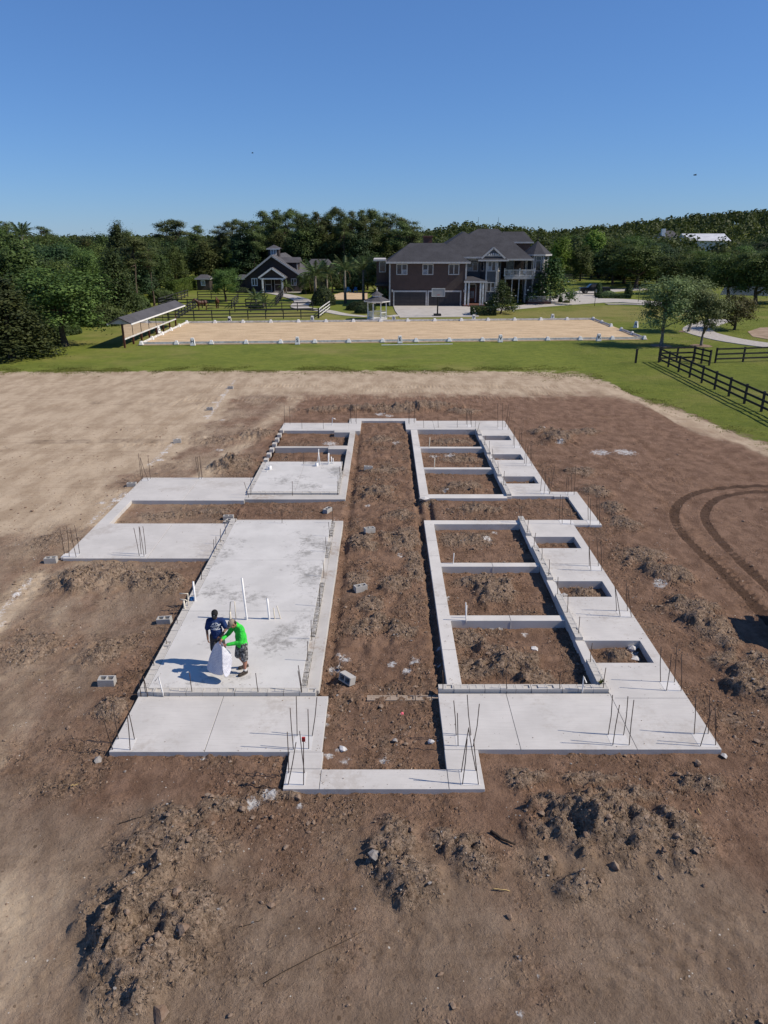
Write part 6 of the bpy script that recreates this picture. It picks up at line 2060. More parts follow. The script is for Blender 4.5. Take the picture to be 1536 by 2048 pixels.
sp_b = [(x, y) for (x, y) in jitter_grid(lambda y: -.5 * y, lambda y: 24, 190, 226, 7.6)]
tops, wid = [], []
for (X, Y) in sp_b:
    px = 768 + X / (Y * C_ + 6 * S_) * FOC
    tops.append(np.interp(px, sx_, sy_) + 12 + random.uniform(0, 40))
    wid.append(random.uniform(7.5, 11) * FOC / Y)
wood('broadleaf_tree', 'dark green broadleaf tree of the wood behind the barn', 'trees of the wood behind the barn', ['wood0', 'wood1', 'wood2', 'wood3'], sp_b, tops, wid)
pines = [(530, 419), (510, 438), (553, 416), (575, 420), (597, 415), (620, 424), (640, 420), (662, 415), (683, 411), (700, 418), (720, 416), (742, 415), (757, 424), (778, 421), (795, 440), (805, 432), (490, 436), (445, 448), (398, 448), (360, 438), (345, 436), (30, 438), (100, 450), (472, 440), (565, 430), (610, 432), (650, 430), (690, 430), (735, 432), (818, 440)]
for i, (px, tp) in enumerate(pines):
    Y = random.uniform(185, 215)
    plant_tree('pine_tree', 'tall pine with clumped crown on the skyline of the wood behind the barn', 'pine%d' % (i % 4), px, 0, tp, random.uniform(38, 62), 'pine', 'pines of the wood behind the barn', Y=Y)
# right wood
sp_r = [(x, y) for (x, y) in jitter_grid(lambda y: max(.26 * y, 48), lambda y: .585 * y + 4, 178, 262, 8.6)]
SKR = [(1050, 470), (1100, 462), (1150, 462), (1210, 462), (1240, 456), (1280, 466), (1320, 470), (1360, 478), (1400, 490), (1440, 492), (1480, 470), (1536, 458), (1600, 452)]
rx_, ry_ = zip(*SKR)
tops, wid, keep = [], [], []
for (X, Y) in sp_r:
    px = 768 + X / (Y * C_ + 6 * S_) * FOC
    if 1145 < px < 1235 and Y < 205: continue          # open lawn
    keep.append((X, Y))
    tops.append(np.interp(px, rx_, ry_) + (random.uniform(0, 14) if Y > 215 else random.uniform(14, 44)))
    wid.append(random.uniform(8, 12) * FOC / Y)
wood('broadleaf_tree', 'dark green broadleaf tree of the wood right of the house', 'trees of the right wood', ['wood0', 'wood1', 'wood2', 'wood3', 'oak2'], keep, tops, wid)
for (px, b, tp, w_, kd, lab) in [(1272, 577, 480, 118, 'oak1', 'broad dark oak beyond the drive, right of the truck'), (1345, 588, 500, 88, 'oak2', 'dark oak behind the young lawn trees'), (1400, 596, 495, 95, 'oak0', 'dark oak behind the gravel path, left of the pond'),
                                 (1455, 604, 492, 100, 'oak1', 'dark oak by the pond with bare lower trunk'), (1510, 610, 490, 115, 'oak2', 'dark oak at the right edge by the pond'), (1565, 606, 480, 110, 'oak0', 'dark oak cut by the right edge'),
                                 (1225, 570, 475, 70, 'oak2', 'medium oak behind the parked truck'), (900, 585, 470, 60, 'wood1', 'tree top showing behind the garage roof'), (760, 585, 510, 60, 'wood2', 'leafy tree left of the garage behind the patio'), (735, 580, 500, 60, 'wood3', 'leafy tree behind the palms by the patio'),
                                 (665, 586, 528, 52, 'wood0', 'dark leafy tree between the rear stable and the palms'), (705, 584, 518, 54, 'wood2', 'dark leafy tree between the two tall feather palms'), (612, 588, 545, 40, 'oak2', 'small dark tree at the right corner of the barn')]:
    plant_tree('oak_tree', lab, kd, px, b, tp, w_)
# cabbage palm crown above the left wood comes with the palms

# ---- far wooded hills: one mass
g = np.random.default_rng(77)
pos, nr, sz = [], [], []
cnt = 0
for i in range(9000):
    Y = 225 + 700 * g.random() ** 1.15
    X = Y * g.uniform(-.62, .64)
    if X < 55 and Y < 235: continue
    if 325 < Y < 362 and (.40 * Y < X < .53 * Y): continue
    if 262 < Y < 330 and (.405 * Y < X < .51 * Y) and g.random() < .97: continue
    hgt = g.uniform(7.5, 12.5) * (1.0 if X > 40 else .95)
    z0 = float(hill(np.array([X]), np.array([Y]))[0])
    m = int(np.clip(26000 / Y, 26, 110))
    d = unit(g, m)
    d[:, 2] = np.abs(d[:, 2]) * 1.0 - .15
    lob = 1 + .35 * np.sin(d[:, 0] * 5 + i) * np.cos(d[:, 1] * 4 + i * 2)
    rx = g.uniform(2.8, 4.6)
    p = d * lob[:, None] * np.array([rx, rx, hgt * .5]) + [X, Y, z0 + hgt * .5]
    pos.append(p); nr.append(d + unit(g, m) * .5); sz.append(g.uniform(.7, 1.6, m) * np.clip(Y / 330, .8, 2.0))
    cnt += m
    if cnt > 230000: break
m = leaves_mesh('far_wood', np.concatenate(pos), np.concatenate(nr), np.concatenate(sz), g, .8)
m.materials.append(MAT['leaf_dark'])
tag(link('far_wood', m, None), 'far mass of dark green woods covering the hills', 'wood', kind='stuff')

# ---- palms
def frond_mesh(name, L, droop, nl, seed, wide=.55):
    g = random.Random(seed)
    mb = MB()
    pts = []
    for k in range(9):
        f = k / 8
        pts.append(Vector((L * f * (1 - .25 * droop * f), 0, L * (.45 * f - droop * f * f))))
    mb.path(pts, [.03 * (1 - .8 * k / 8) for k in range(9)], 4)
    for k in range(nl):
        f = .12 + .88 * k / nl
        i = min(int(f * 8), 7)
        p = pts[i].lerp(pts[i + 1], f * 8 - i)
        ll = wide * L * .42 * math.sin(math.pi * min(.97, f * .85 + .12))
        for s in (-1, 1):
            e = p + Vector((ll * .5, s * ll * .85, -ll * g.uniform(.25, .7)))
            w = Vector((.045, 0, .02)) * L * .35
            mb.add([p - w, p + w, e], [(0, 1, 2)])
    return mb.mesh(name)


FR = [frond_mesh('frond', 2.6, d, 20, k) for k, d in enumerate((.35, .55, .8, 1.05))]
for f in FR: f.materials.append(MAT['leaf_palm'])
DF = frond_mesh('frond', 2.0, 1.3, 12, 9)
DF.materials.append(MAT['dead_frond'])


def palm(label, px, b, crown_py, scale=1.0, n=20, trunk=True, name='palm_tree', group=None, Y=None):
    X, Y_ = at(px, b) if Y is None else (hp(px, 500, Y)[0], Y)
    top = hp(px, crown_py, Y_)[1]
    t = thing(name, label, 'palm', (X, Y_, GZ), random.uniform(0, 6), group)
    h = max(.3, top - GZ)
    MB().path([(0, 0, -.3), (.05, 0, h * .5), (0, 0, h)], [.2 * scale, .16 * scale, .14 * scale], 8).build('trunk', MAT['bark_pale'], t, smooth=True)
    for k in range(n):
        f = k / n
        o = link('frond', FR[min(3, int(f * 4))], None, t)
        o.location = (0, 0, h)
        o.rotation_euler = (0, -.75 + 1.1 * f + random.gauss(0, .08), 2.4 * k + random.gauss(0, .15))
        o.rotation_euler = Euler((0, -.85 + .95 * f, 2.4 * k), 'XYZ')
        o.scale = (scale, scale, scale)
    for k in range(3):
        o = link('frond', DF, None, t)
        o.location = (0, 0, h - .1)
        o.rotation_euler = Euler((0, .35, random.uniform(0, 6.28)), 'XYZ')
        o.scale = (scale * .8,) * 3


palm('tall feather palm by the patio, left of two', 691, 607, 540, 1.35)
palm('tall feather palm by the patio, right of two', 727, 604, 540, 1.35)
palm('bushy palm in front of the rear stable', 632, 601, 552, 1.6, 26)
palm('leaning feather palm between the bushy palm and the patio', 655, 598, 545, 1.3)
palm('low palm clump in the paddock, left one', 513, 612, 598, .95, 16)
palm('low palm clump in the paddock, right one', 527, 616, 606, .7, 14)
palm('low palm beside the garage corner, left one', 758, 606, 590, .9, 18)
palm('low palm beside the garage corner, right one', 770, 610, 592, .85, 18)
palm('low palm by the barn wall', 573, 586, 574, .9, 14)
palm('cabbage palm crown just above the left wood', 48, 0, 470, .95, 30, Y=108)
palm('spiky low palm by the deck bed', 1139, 604, 597, .6, 14)


# ---- bushes and hedges: a clipped body of leaves over a branching core
def bush(name, label, x0, x1, y0, y1, h, mat, n=2600, leaf=.16, dome=True, cat='bush', z=GZ):
    g = np.random.default_rng(abs(hash(label)) % 9999 if False else len(label) * 31 + n)
    c = np.array([(x0 + x1) / 2, (y0 + y1) / 2, 0])
    r = np.array([(x1 - x0) / 2, (y1 - y0) / 2, h])
    if dome:
        d = unit(g, n)
        d[:, 2] = np.abs(d[:, 2])
        p = d * g.uniform(.86, 1.03, n)[:, None] * (1 + .05 * np.sin(d[:, :1] * 9) * np.cos(d[:, 1:2] * 8))
        nn = d
    else:
        p = g.uniform(-1, 1, (n, 3))
        p[:, 2] = (p[:, 2] + 1) / 2
        f = g.integers(0, 5, n)
        for k, (ax, v) in enumerate(((0, 1), (0, -1), (1, -1), (1, 1), (2, 1))):
            p[f == k, ax] = v * g.uniform(.92, 1.03, (f == k).sum())
        nn = np.zeros((n, 3))
        for k, (ax, v) in enumerate(((0, 1), (0, -1), (1, -1), (1, 1), (2, 1))): nn[f == k, ax] = v
    pos = p * r + c
    pos[:, 2] += .02
    t = thing(name, label, cat, (float(c[0]), float(c[1]), z))
    m = leaves_mesh('foliage', pos - np.array([c[0], c[1], 0]), nn + unit(g, n) * .6, leaf * g.uniform(.6, 1.4, n), g)
    m.materials.append(MAT[mat])
    link('foliage', m, None, t)
    core = MB()
    for k in range(7):
        a = k * .9
        core.path([(0, 0, -.1), (r[0] * .4 * math.cos(a), r[1] * .4 * math.sin(a), h * .5), (r[0] * .7 * math.cos(a), r[1] * .7 * math.sin(a), h * .75)], [.05, .035, .01], 5)
    core.build('branches', MAT['bark'], t)
    return t


def bush_px(name, label, pxa, pxb, base, top, mat, depth=None, dome=True, n=2600, leaf=.16, cat='bush'):
    xa, Y = at(pxa, base)
    xb = at(pxb, base)[0]
    h = hp(pxa, top, Y + .5)[1] - GZ
    return bush(name, label, xa, xb, Y, Y + (depth or (xb - xa)), h, mat, n, leaf, dome, cat)


bush_px('round_bush', 'big round clipped bush beside the walk to the barn', 620, 670, 612, 575, 'leaf_box', n=4500, leaf=.22)
bush_px('dome_topiary', 'smooth dark dome topiary beside the house bay', 1026, 1057, 604, 566, 'leaf_box', n=4200, leaf=.15)
bush_px('low_hedge', 'low dark clipped hedge at the edge of the garage apron', 944, 992, 632, 614, 'leaf_box', 2.5, False, 4000, .16, 'hedge')
bush_px('low_bush', 'dark low shrub bed behind the gazebo', 690, 752, 622, 604, 'leaf_box', 4, True, 3500, .2)
bush_px('low_bush', 'dark shrub left of the gazebo', 708, 740, 628, 612, 'leaf_box', 2.5, True, 2500, .2)
bush_px('column_topiary', 'tall clipped dark column shrub in the drive island, left one', 1190, 1206, 593, 565, 'leaf_box', n=2600, leaf=.17)
bush_px('column_topiary', 'clipped dark column shrub in the drive island, right one', 1251, 1267, 592, 567, 'leaf_box', n=2400, leaf=.17)
bush_px('island_hedge', 'low dark hedge rimming the drive island', 1198, 1262, 597, 590, 'leaf_box', 3, False, 3000, .2, 'hedge')
bush_px('flower_bed', 'low flowering plants in the drive island', 1206, 1238, 593, 583, 'leaf_young', 3, True, 2600, .2, 'plants')
bush_px('cone_topiary', 'small dark cone shrub left of the front steps', 928, 938, 612, 598, 'leaf_box', n=1300)
bush_px('cone_topiary', 'small dark cone shrub right of the front steps', 960, 969, 610, 596, 'leaf_box', n=1300)
bush_px('low_bush', 'low shrub bed along the bay wall', 968, 1000, 612, 602, 'leaf_box', 2, True, 2000)
bush_px('low_bush', 'low shrub bed under the tall magnolia', 1060, 1100, 606, 597, 'leaf_box', 2, True, 2000)
bush_px('low_bush', 'rounded shrub right of the tall magnolia', 1117, 1126, 606, 592, 'leaf_box', None, True, 1500)
bush_px('low_bush', 'reddish low shrub beside the deck path', 1128, 1142, 607, 601, 'leaf_shrub', 1.5, True, 1200)
bush_px('low_bush', 'low plants along the palm clump fence', 495, 525, 617, 609, 'leaf_box', 1.5, True, 1500)
bush_px('low_bush', 'shrubs at the foot of the rear stable', 600, 640, 588, 576, 'leaf_oak', 4, True, 2500, .25)
bush_px('low_bush', 'dark shrubs left of the barn', 462, 500, 586, 576, 'leaf_box', 4, True, 2500, .25)
bush_px('low_bush', 'shrubs behind the blue garden chairs', 670, 730, 580, 562, 'leaf_oak', 4, True, 3000, .3)
# hedge along the left wood
h0, h1 = at(342, 593), at(394, 576)
hd = Vector((h1[0] - h0[0], h1[1] - h0[1]))
b_ = bush('clipped_hedge', 'bright green clipped hedge leading to the small shed', -hd.length / 2, hd.length / 2, -.9, .9, 2.6, 'leaf_hedge', 9000, .28, False, 'hedge')
b_.location = ((h0[0] + h1[0]) / 2, (h0[1] + h1[1]) / 2, GZ)
b_.rotation_euler = (0, 0, math.atan2(hd.y, hd.x))
# wood-edge undergrowth
for i, (pa, pb, base, top) in enumerate([(0, 90, 705, 640), (140, 240, 660, 610), (225, 290, 628, 590), (285, 345, 612, 580), (60, 140, 680, 640)]):
    bush_px('undergrowth', ['dark undergrowth behind the left juniper', 'dark undergrowth right of the lone oak', 'dark undergrowth before the bare pine trunks', 'dark undergrowth by the end of the hedge', 'dark undergrowth behind the lone oak trunk'][i], pa, pb, base - 6, top, 'leaf_dark', 6, True, 3500, .35)
# ================================================================== PEOPLE
def skin_mat(name, c):
    b = NB(name)
    col = b.mix(b.ramp(b.noise(14, 4, .6), .35, .7), c, tuple(v * .8 for v in c))
    return b.done(col, .55, .35)


def cloth(name, c1, c2=None, scale=10, wr=1.0):
    b = NB(name)
    col = b.mix(b.ramp(b.noise(scale, 4, .6), .35, .68), c1, c2 or tuple(v * .8 for v in c1))
    b.bump(b.noise(9, 4, .55, dist=.8), .9 * wr, .05)
    return b.done(col, .85, .15)


def shirt_print(name, c, cz):
    """navy cotton with a round white wheel print on the chest (local x right, z up, front is -y)"""
    b = NB(name)
    sp = b.n('ShaderNodeSeparateXYZ')
    b.l(b.co, sp.inputs[0])
    x, y, z = sp.outputs
    zz = b.math('SUBTRACT', z, cz)
    r = b.math('SQRT', b.math('ADD', b.math('MULTIPLY', x, x), b.math('MULTIPLY', zz, zz)))
    ring_ = b.math('LESS_THAN', b.math('ABSOLUTE', b.math('SUBTRACT', r, .095)), .014)
    ang = b.math('ARCTAN2', zz, x)
    spoke = b.math('MULTIPLY', b.math('GREATER_THAN', b.math('SINE', b.math('MULTIPLY', ang, 6.0)), .35), b.math('LESS_THAN', r, .09))
    bar = b.math('MULTIPLY', b.math('LESS_THAN', b.math('ABSOLUTE', b.math('SUBTRACT', zz, b.math('MULTIPLY', x, .25))), .02), b.math('LESS_THAN', b.math('ABSOLUTE', x), .15))
    tail = b.math('MULTIPLY', b.math('LESS_THAN', b.math('ABSOLUTE', b.math('ADD', zz, .115)), .012), b.math('LESS_THAN', b.math('ABSOLUTE', x), .13))
    m = b.math('MAXIMUM', b.math('MAXIMUM', ring_, spoke), b.math('MAXIMUM', bar, tail))
    worn = b.ramp(b.noise(60, 3, .6), .36, .5)
    front = b.math('LESS_THAN', y, -.02)
    m = b.math('MULTIPLY', b.math('MULTIPLY', m, worn), front)
    col = b.mix(b.ramp(b.noise(8, 4, .6), .35, .7), c, tuple(v * .75 for v in c))
    col = b.mix(m, col, (.62, .64, .66))
    b.bump(b.noise(9, 4, .55, dist=.8), .8, .05)
    return b.done(col, .85, .15)


def hand(mb, wrist, dirn, palm_n, r=1.0, curl=.6, spread=.018, side=1):
    """palm and five unequal bent fingers; dirn along the palm, palm_n the way the palm faces"""
    d = Vector(dirn).normalized()
    n = Vector(palm_n)
    n = (n - d * n.dot(d)).normalized()
    w = d.cross(n) * side
    k = Vector(wrist) + d * .085 * r
    mb.capsule(wrist, Vector(wrist) + d * .03, .027 * r, .03 * r, 10)
    for s in (-.027, -.009, .009, .027):
        mb.capsule(Vector(wrist) + d * .025 * r + w * s * .7, k + w * s, .0165 * r, .0135 * r, 8)
    for s, L in zip((-.03, -.0105, .0105, .029), (.066, .08, .074, .055)):
        p0 = k + w * s * 1.1
        a1, a2 = curl * .6, curl * 1.5
        p1 = p0 + (d * math.cos(a1) + n * math.sin(a1)) * L * .5 * r
        p2 = p1 + (d * math.cos(a2) + n * math.sin(a2)) * L * .5 * r
        mb.capsule(p0, p1, .0105 * r, .0095 * r, 8)
        mb.capsule(p1, p2, .0095 * r, .0075 * r, 8)
    t0 = Vector(wrist) + d * .03 * r - w * .026
    t1 = t0 + (d * .6 - w * .7 + n * .35).normalized() * .045 * r
    t2 = t1 + (d * .85 - w * .1 + n * .5).normalized() * .035 * r
    mb.capsule(t0, t1, .014 * r, .0115 * r, 8)
    mb.capsule(t1, t2, .0115 * r, .009 * r, 8)


def head_parts(mb, c, pitch, r=1.0):
    """skull, jaw, nose, brow, ears; faces -y, tilted down by pitch"""
    E = Euler((pitch, 0, 0))
    M = E.to_matrix()
    def T(x, y, z): return Vector(c) + M @ Vector((x, y, z)) * r
    mb.ball(T(0, .012, .02), (.076 * r, .096 * r, .105 * r), E, 14, 10)
    mb.ball(T(0, -.03, -.06), (.056 * r, .062 * r, .062 * r), E)
    mb.capsule(T(0, -.085, .015), T(0, -.106, -.022), .010 * r, .014 * r, 8)
    mb.capsule(T(-.035, -.082, .03), T(.035, -.082, .03), .012 * r, None, 8)
    mb.capsule(T(-.02, -.085, -.06), T(.02, -.085, -.06), .009 * r, None, 8)
    mb.ball(T(0, -.075, -.095), (.025 * r, .02 * r, .02 * r), E, 8, 6)
    for s in (-1, 1):
        mb.ball(T(s * .078, .015, -.005), (.012 * r, .024 * r, .034 * r), E, 8, 6)
        mb.ball(T(s * .045, -.06, -.02), (.028 * r, .03 * r, .026 * r), E, 8, 6)
    return T, E


def cap(parent, T, E, mat, brim_mat, emblem=None, r=1.0):
    c = MB()
    rings = []
    for j in range(7):
        a = math.pi / 2 * j / 6
        for k in range(18):
            ph = 2 * math.pi * k / 18
            rings.append(T(.093 * math.cos(a) * math.cos(ph), .012 + .110 * math.cos(a) * math.sin(ph), .045 + .085 * math.sin(a)))
    fs = [(j * 18 + k, j * 18 + (k + 1) % 18, (j + 1) * 18 + (k + 1) % 18, (j + 1) * 18 + k) for j in range(6) for k in range(18)]
    o = c.add(rings, fs).build('cap', mat, parent, smooth=True)
    m = o.modifiers.new('t', 'SOLIDIFY')
    m.thickness = .006
    bm = MB()
    top = []
    for k in range(11):
        ph = math.pi + math.pi * k / 10
        top.append(T(.084 * math.cos(ph), .0 + .10 * math.sin(ph) * .9, .048))
    outr = []
    for k in range(11):
        ph = math.pi + math.pi * k / 10
        outr.append(T(.088 * math.cos(ph), -.005 + .185 * math.sin(ph), .030 + .014 * abs(math.cos(ph))))
    fs = [(k, k + 1, 11 + k + 1, 11 + k) for k in range(10)]
    bo = bm.add(top + outr, fs).build('brim', brim_mat, o, smooth=True)
    m = bo.modifiers.new('t', 'SOLIDIFY')
    m.thickness = .006
    MB().ball(T(0, .012, .131), .01 * r, None, 8, 5).build('cap_button', mat, o, smooth=True)
    if emblem is not None:
        em = MB()
        P = [T(-.03, -.0945, .068), T(.03, -.0945, .068), T(.012, -.083, .100), T(-.012, -.083, .100)]
        nn = (P[1] - P[0]).cross(P[3] - P[0]).normalized() * -.008
        if nn.y > 0: nn = -nn
        em.add([p + nn for p in P], [(0, 1, 2, 3)]).build('cap_emblem', emblem, o, fix=False)


def shoe(parent, ankle, toe_dir, matu, mats):
    d = Vector((*toe_dir, 0)).normalized()
    a = Vector((ankle[0], ankle[1], 0))
    mb = MB()
    mb.ball(a + d * .16 + Vector((0, 0, .045)), (.062, .05, .042), Euler((0, 0, math.atan2(d.y, d.x))), 12, 8)
    mb.ball(a + d * .06 + Vector((0, 0, .05)), (.10, .046, .048), Euler((0, 0, math.atan2(d.y, d.x))), 12, 8)
    mb.ball(a + d * -.03 + Vector((0, 0, .055)), (.055, .044, .055), Euler((0, 0, math.atan2(d.y, d.x))), 12, 8)
    mb.capsule(a + Vector((0, 0, .05)), a + Vector((0, 0, .10)), .05, .048, 12)
    o = link('shoe', remesh(mb, .009, 4, 'shoe'), matu, parent)
    sb = MB()
    w = Vector((-d.y, d.x, 0))
    out = []
    for k in range(16):
        t = 2 * math.pi * k / 16
        out.append(tuple((a + d * (.065 + .155 * math.cos(t)) + w * (.047 + .006 * math.cos(t)) * math.sin(t))[:2]))
    sb.prism(out, .0, .022).build('sole', mats, o)
    return o


M_DARKSKIN = skin_mat('tanned skin', (.20, .105, .068))
M_SKIN = skin_mat('sunburnt skin', (.36, .175, .115))
M_HAIR = simple('dark hair', (.018, .014, .012), None, 30, .7)
M_NAVY = shirt_print('navy printed shirt', (.018, .040, .135), 1.30)
M_GREEN = cloth('neon green shirt', (.055, .68, .075), (.035, .48, .05), 5, 1.3)
M_GREYSH = cloth('dark grey shorts', (.06, .06, .065))
M_CAMO = NB('grey camouflage shorts')
_n = M_CAMO.noise(16, 3, .5)
M_CAMO = M_CAMO.done(M_CAMO.mix(M_CAMO.ramp(_n, .56, .6), M_CAMO.mix(M_CAMO.ramp(_n, .44, .47), (.045, .045, .05), (.15, .145, .14)), (.36, .35, .34)), .85, .1)
M_CAPK = cloth('black cap cloth', (.022, .022, .023), None, 20, .3)
M_CAPT = cloth('khaki cap cloth', (.30, .25, .19), None, 20, .3)
M_SHOE = simple('dark brown shoes', (.05, .038, .03), (.025, .02, .018), 30, .75)
M_SOLE = simple('shoe soles', (.16, .14, .12), None, 10, .8)
M_SOCK = simple('white socks', (.65, .64, .62), None, 20, .9)
ZS = .10                      # top of the raised slab

# --- worker in navy: stands upright, faces the camera, looks down at the drawing
bx, by = -4.50, 16.62
pb = thing('person', 'person in navy printed t-shirt and black cap looking down at the drawing', 'person', (bx, by, ZS), R(6), 'workers on the slab')
pb.scale = (.95, .95, .95)
mb = MB()
T, E = head_parts(mb, (0.01, -.07, 1.655), R(32))
mb.capsule((0, -.005, 1.44), (.005, -.045, 1.60), .06, .055)
mb.ball((0, 0, 1.33), (.165, .105, .16)); mb.ball((0, 0, 1.10), (.145, .10, .2)); mb.ball((0, .01, .95), (.16, .115, .13))
mb.capsule((-.16, 0, 1.42), (.16, 0, 1.42), .075)
RA = [(-.195, 0, 1.425), (-.265, .02, 1.14), (-.245, -.08, .905)]
LA = [(.195, 0, 1.425), (.285, -.05, 1.16), (.15, -.26, 1.06)]
for A_ in (RA, LA):
    mb.capsule(A_[0], A_[1], .052, .04); mb.capsule(A_[1], A_[2], .04, .029)
hand(mb, RA[2], (.03, -.12, -.95), (1, .1, 0), 1.0, .55, side=-1)
hand(mb, LA[2], (-.7, -.6, -.1), (0, -.2, -1), 1.0, .8)
LEG = {-1: [(-.10, .01, .93), (-.12, -.02, .50), (-.125, .03, .09)], 1: [(.10, .01, .93), (.13, -.03, .50), (.15, .0, .09)]}
for s in (-1, 1):
    A_ = LEG[s]
    mb.capsule(A_[0], A_[1], .088, .058); mb.capsule(A_[1], A_[2], .057, .036)
    mb.ball((A_[1][0], A_[1][1] + .03, .36), (.048, .055, .11))
    mb.capsule(A_[2], (A_[2][0], A_[2][1] - .1, .045), .036, .03)
link('body', remesh(mb, .0085, 4, 'body'), M_DARKSKIN, pb)
mb = MB()
mb.ball((0, .0, 1.33), (.19, .128, .17)); mb.ball((0, .0, 1.10), (.172, .128, .24)); mb.ball((0, .01, .93), (.182, .135, .13))
mb.capsule((-.165, 0, 1.415), (.165, 0, 1.415), .088)
mb.capsule((-.18, 0, 1.42), (-.245, .012, 1.19), .082, .078); mb.capsule((.18, 0, 1.42), (.262, -.03, 1.22), .082, .078)
mb.capsule((0, -.005, 1.42), (0, -.01, 1.485), .082, .07)
link('shirt', remesh(mb, .014, 5, 'shirt'), M_NAVY, pb)
mb = MB()
mb.ball((0, .01, .92), (.178, .13, .15))
for s in (-1, 1):
    A_ = LEG[s]
    mb.capsule(A_[0], (A_[1][0], A_[1][1], .52), .108, .098)
link('shorts', remesh(mb, .014, 5, 'shorts'), M_GREYSH, pb)
cap(pb, T, E, M_CAPK, M_CAPK, MAT['trim'])
mb = MB().ball(T(0, .045, -.01), (.08, .07, .08), E)
link('hair', remesh(mb, .01, 3, 'hair'), M_HAIR, pb)
for s in (-1, 1):
    MB().ball(T(s * .032, -.083, .008), .0115, None, 8, 6).build('eye', M_SOCK, pb, smooth=True)
    shoe(pb, LEG[s][2], (.12 * s, -1), M_SHOE, M_SOLE)
    MB().tube((LEG[s][2][0], LEG[s][2][1], .08), (LEG[s][2][0], LEG[s][2][1], .17), .046, .047, 12).build('sock', M_SOCK, pb, smooth=True)

# --- worker in green: stooped, faces left, both hands holding the drawing
gx_, gy_ = -3.78, 16.25
pg = thing('person', 'person in neon green shirt and khaki cap stooping over a large drawing', 'person', (gx_, gy_, ZS), R(-52), 'workers on the slab')
mb = MB()
T, E = head_parts(mb, (0, -.20, 1.53), R(44))
mb.capsule((0, -.04, 1.39), (0, -.14, 1.49), .06, .055)
mb.ball((0, -.02, 1.28), (.165, .115, .15), Euler((R(8), 0, 0))); mb.ball((0, .01, 1.06), (.15, .11, .19)); mb.ball((0, .02, .89), (.16, .12, .13))
mb.capsule((-.16, -.04, 1.37), (.16, -.04, 1.37), .075)
RA = [(-.19, -.04, 1.37), (-.27, -.2, 1.12), (-.085, -.5, 1.12)]
LA = [(.19, -.04, 1.37), (.28, -.14, 1.09), (.085, -.47, 1.04)]
for A_ in (RA, LA):
    mb.capsule(A_[0], A_[1], .052, .04); mb.capsule(A_[1], A_[2], .04, .03)
hand(mb, RA[2], (.35, -.75, -.3), (.6, .1, -.5), 1.05, 1.0, side=-1)
hand(mb, LA[2], (-.35, -.75, -.3), (-.6, .1, -.5), 1.05, 1.0)
LEG = {-1: [(-.10, .02, .87), (-.13, -.05, .48), (-.13, .14, .09)], 1: [(.10, .02, .87), (.13, .0, .48), (.14, -.02, .09)]}
for s in (-1, 1):
    A_ = LEG[s]
    mb.capsule(A_[0], A_[1], .088, .06); mb.capsule(A_[1], A_[2], .059, .037)
    mb.ball((A_[1][0], (A_[1][1] * .65 + A_[2][1] * .35) + .025, .34), (.048, .055, .11))
    mb.capsule(A_[2], (A_[2][0], A_[2][1] - .1, .045), .036, .03)
link('body', remesh(mb, .0085, 4, 'body'), M_SKIN, pg)
mb = MB()
mb.ball((0, -.02, 1.28), (.195, .14, .165), Euler((R(8), 0, 0))); mb.ball((0, .01, 1.06), (.182, .15, .25)); mb.ball((0, .02, .86), (.196, .158, .12)); mb.ball((0, .015, .95), (.185, .15, .15))
mb.capsule((-.165, -.035, 1.365), (.165, -.035, 1.365), .09)
mb.capsule((0, -.04, 1.39), (0, -.075, 1.44), .085, .075)
for A_ in (RA, LA):
    mb.capsule(A_[0], A_[1], .082, .066)
    e = Vector(A_[1]).lerp(Vector(A_[2]), .86)
    mb.capsule(A_[1], e, .064, .046)
link('shirt', remesh(mb, .013, 4, 'shirt'), M_GREEN, pg)
mb = MB()
mb.ball((0, .02, .86), (.18, .138, .14))
for s in (-1, 1):
    A_ = LEG[s]
    mb.capsule(A_[0], (A_[1][0], A_[1][1], .47), .11, .1)
link('shorts', remesh(mb, .014, 5, 'shorts'), M_CAMO, pg)
cap(pg, T, E, M_CAPT, M_CAPT, M_CAPK)
mb = MB().ball(T(0, .045, -.012), (.081, .07, .08), E)
link('hair', remesh(mb, .01, 3, 'hair'), M_HAIR, pg)
for s in (-1, 1):
    MB().ball(T(s * .032, -.083, .008), .0115, None, 8, 6).build('eye', M_SOCK, pg, smooth=True)
    shoe(pg, LEG[s][2], (.1 * s, -1), M_SHOE, M_SOLE)
    MB().tube((LEG[s][2][0], LEG[s][2][1], .08), (LEG[s][2][0], LEG[s][2][1] + .01, .16), .046, .048, 12).build('sock', M_SOCK, pg, smooth=True)

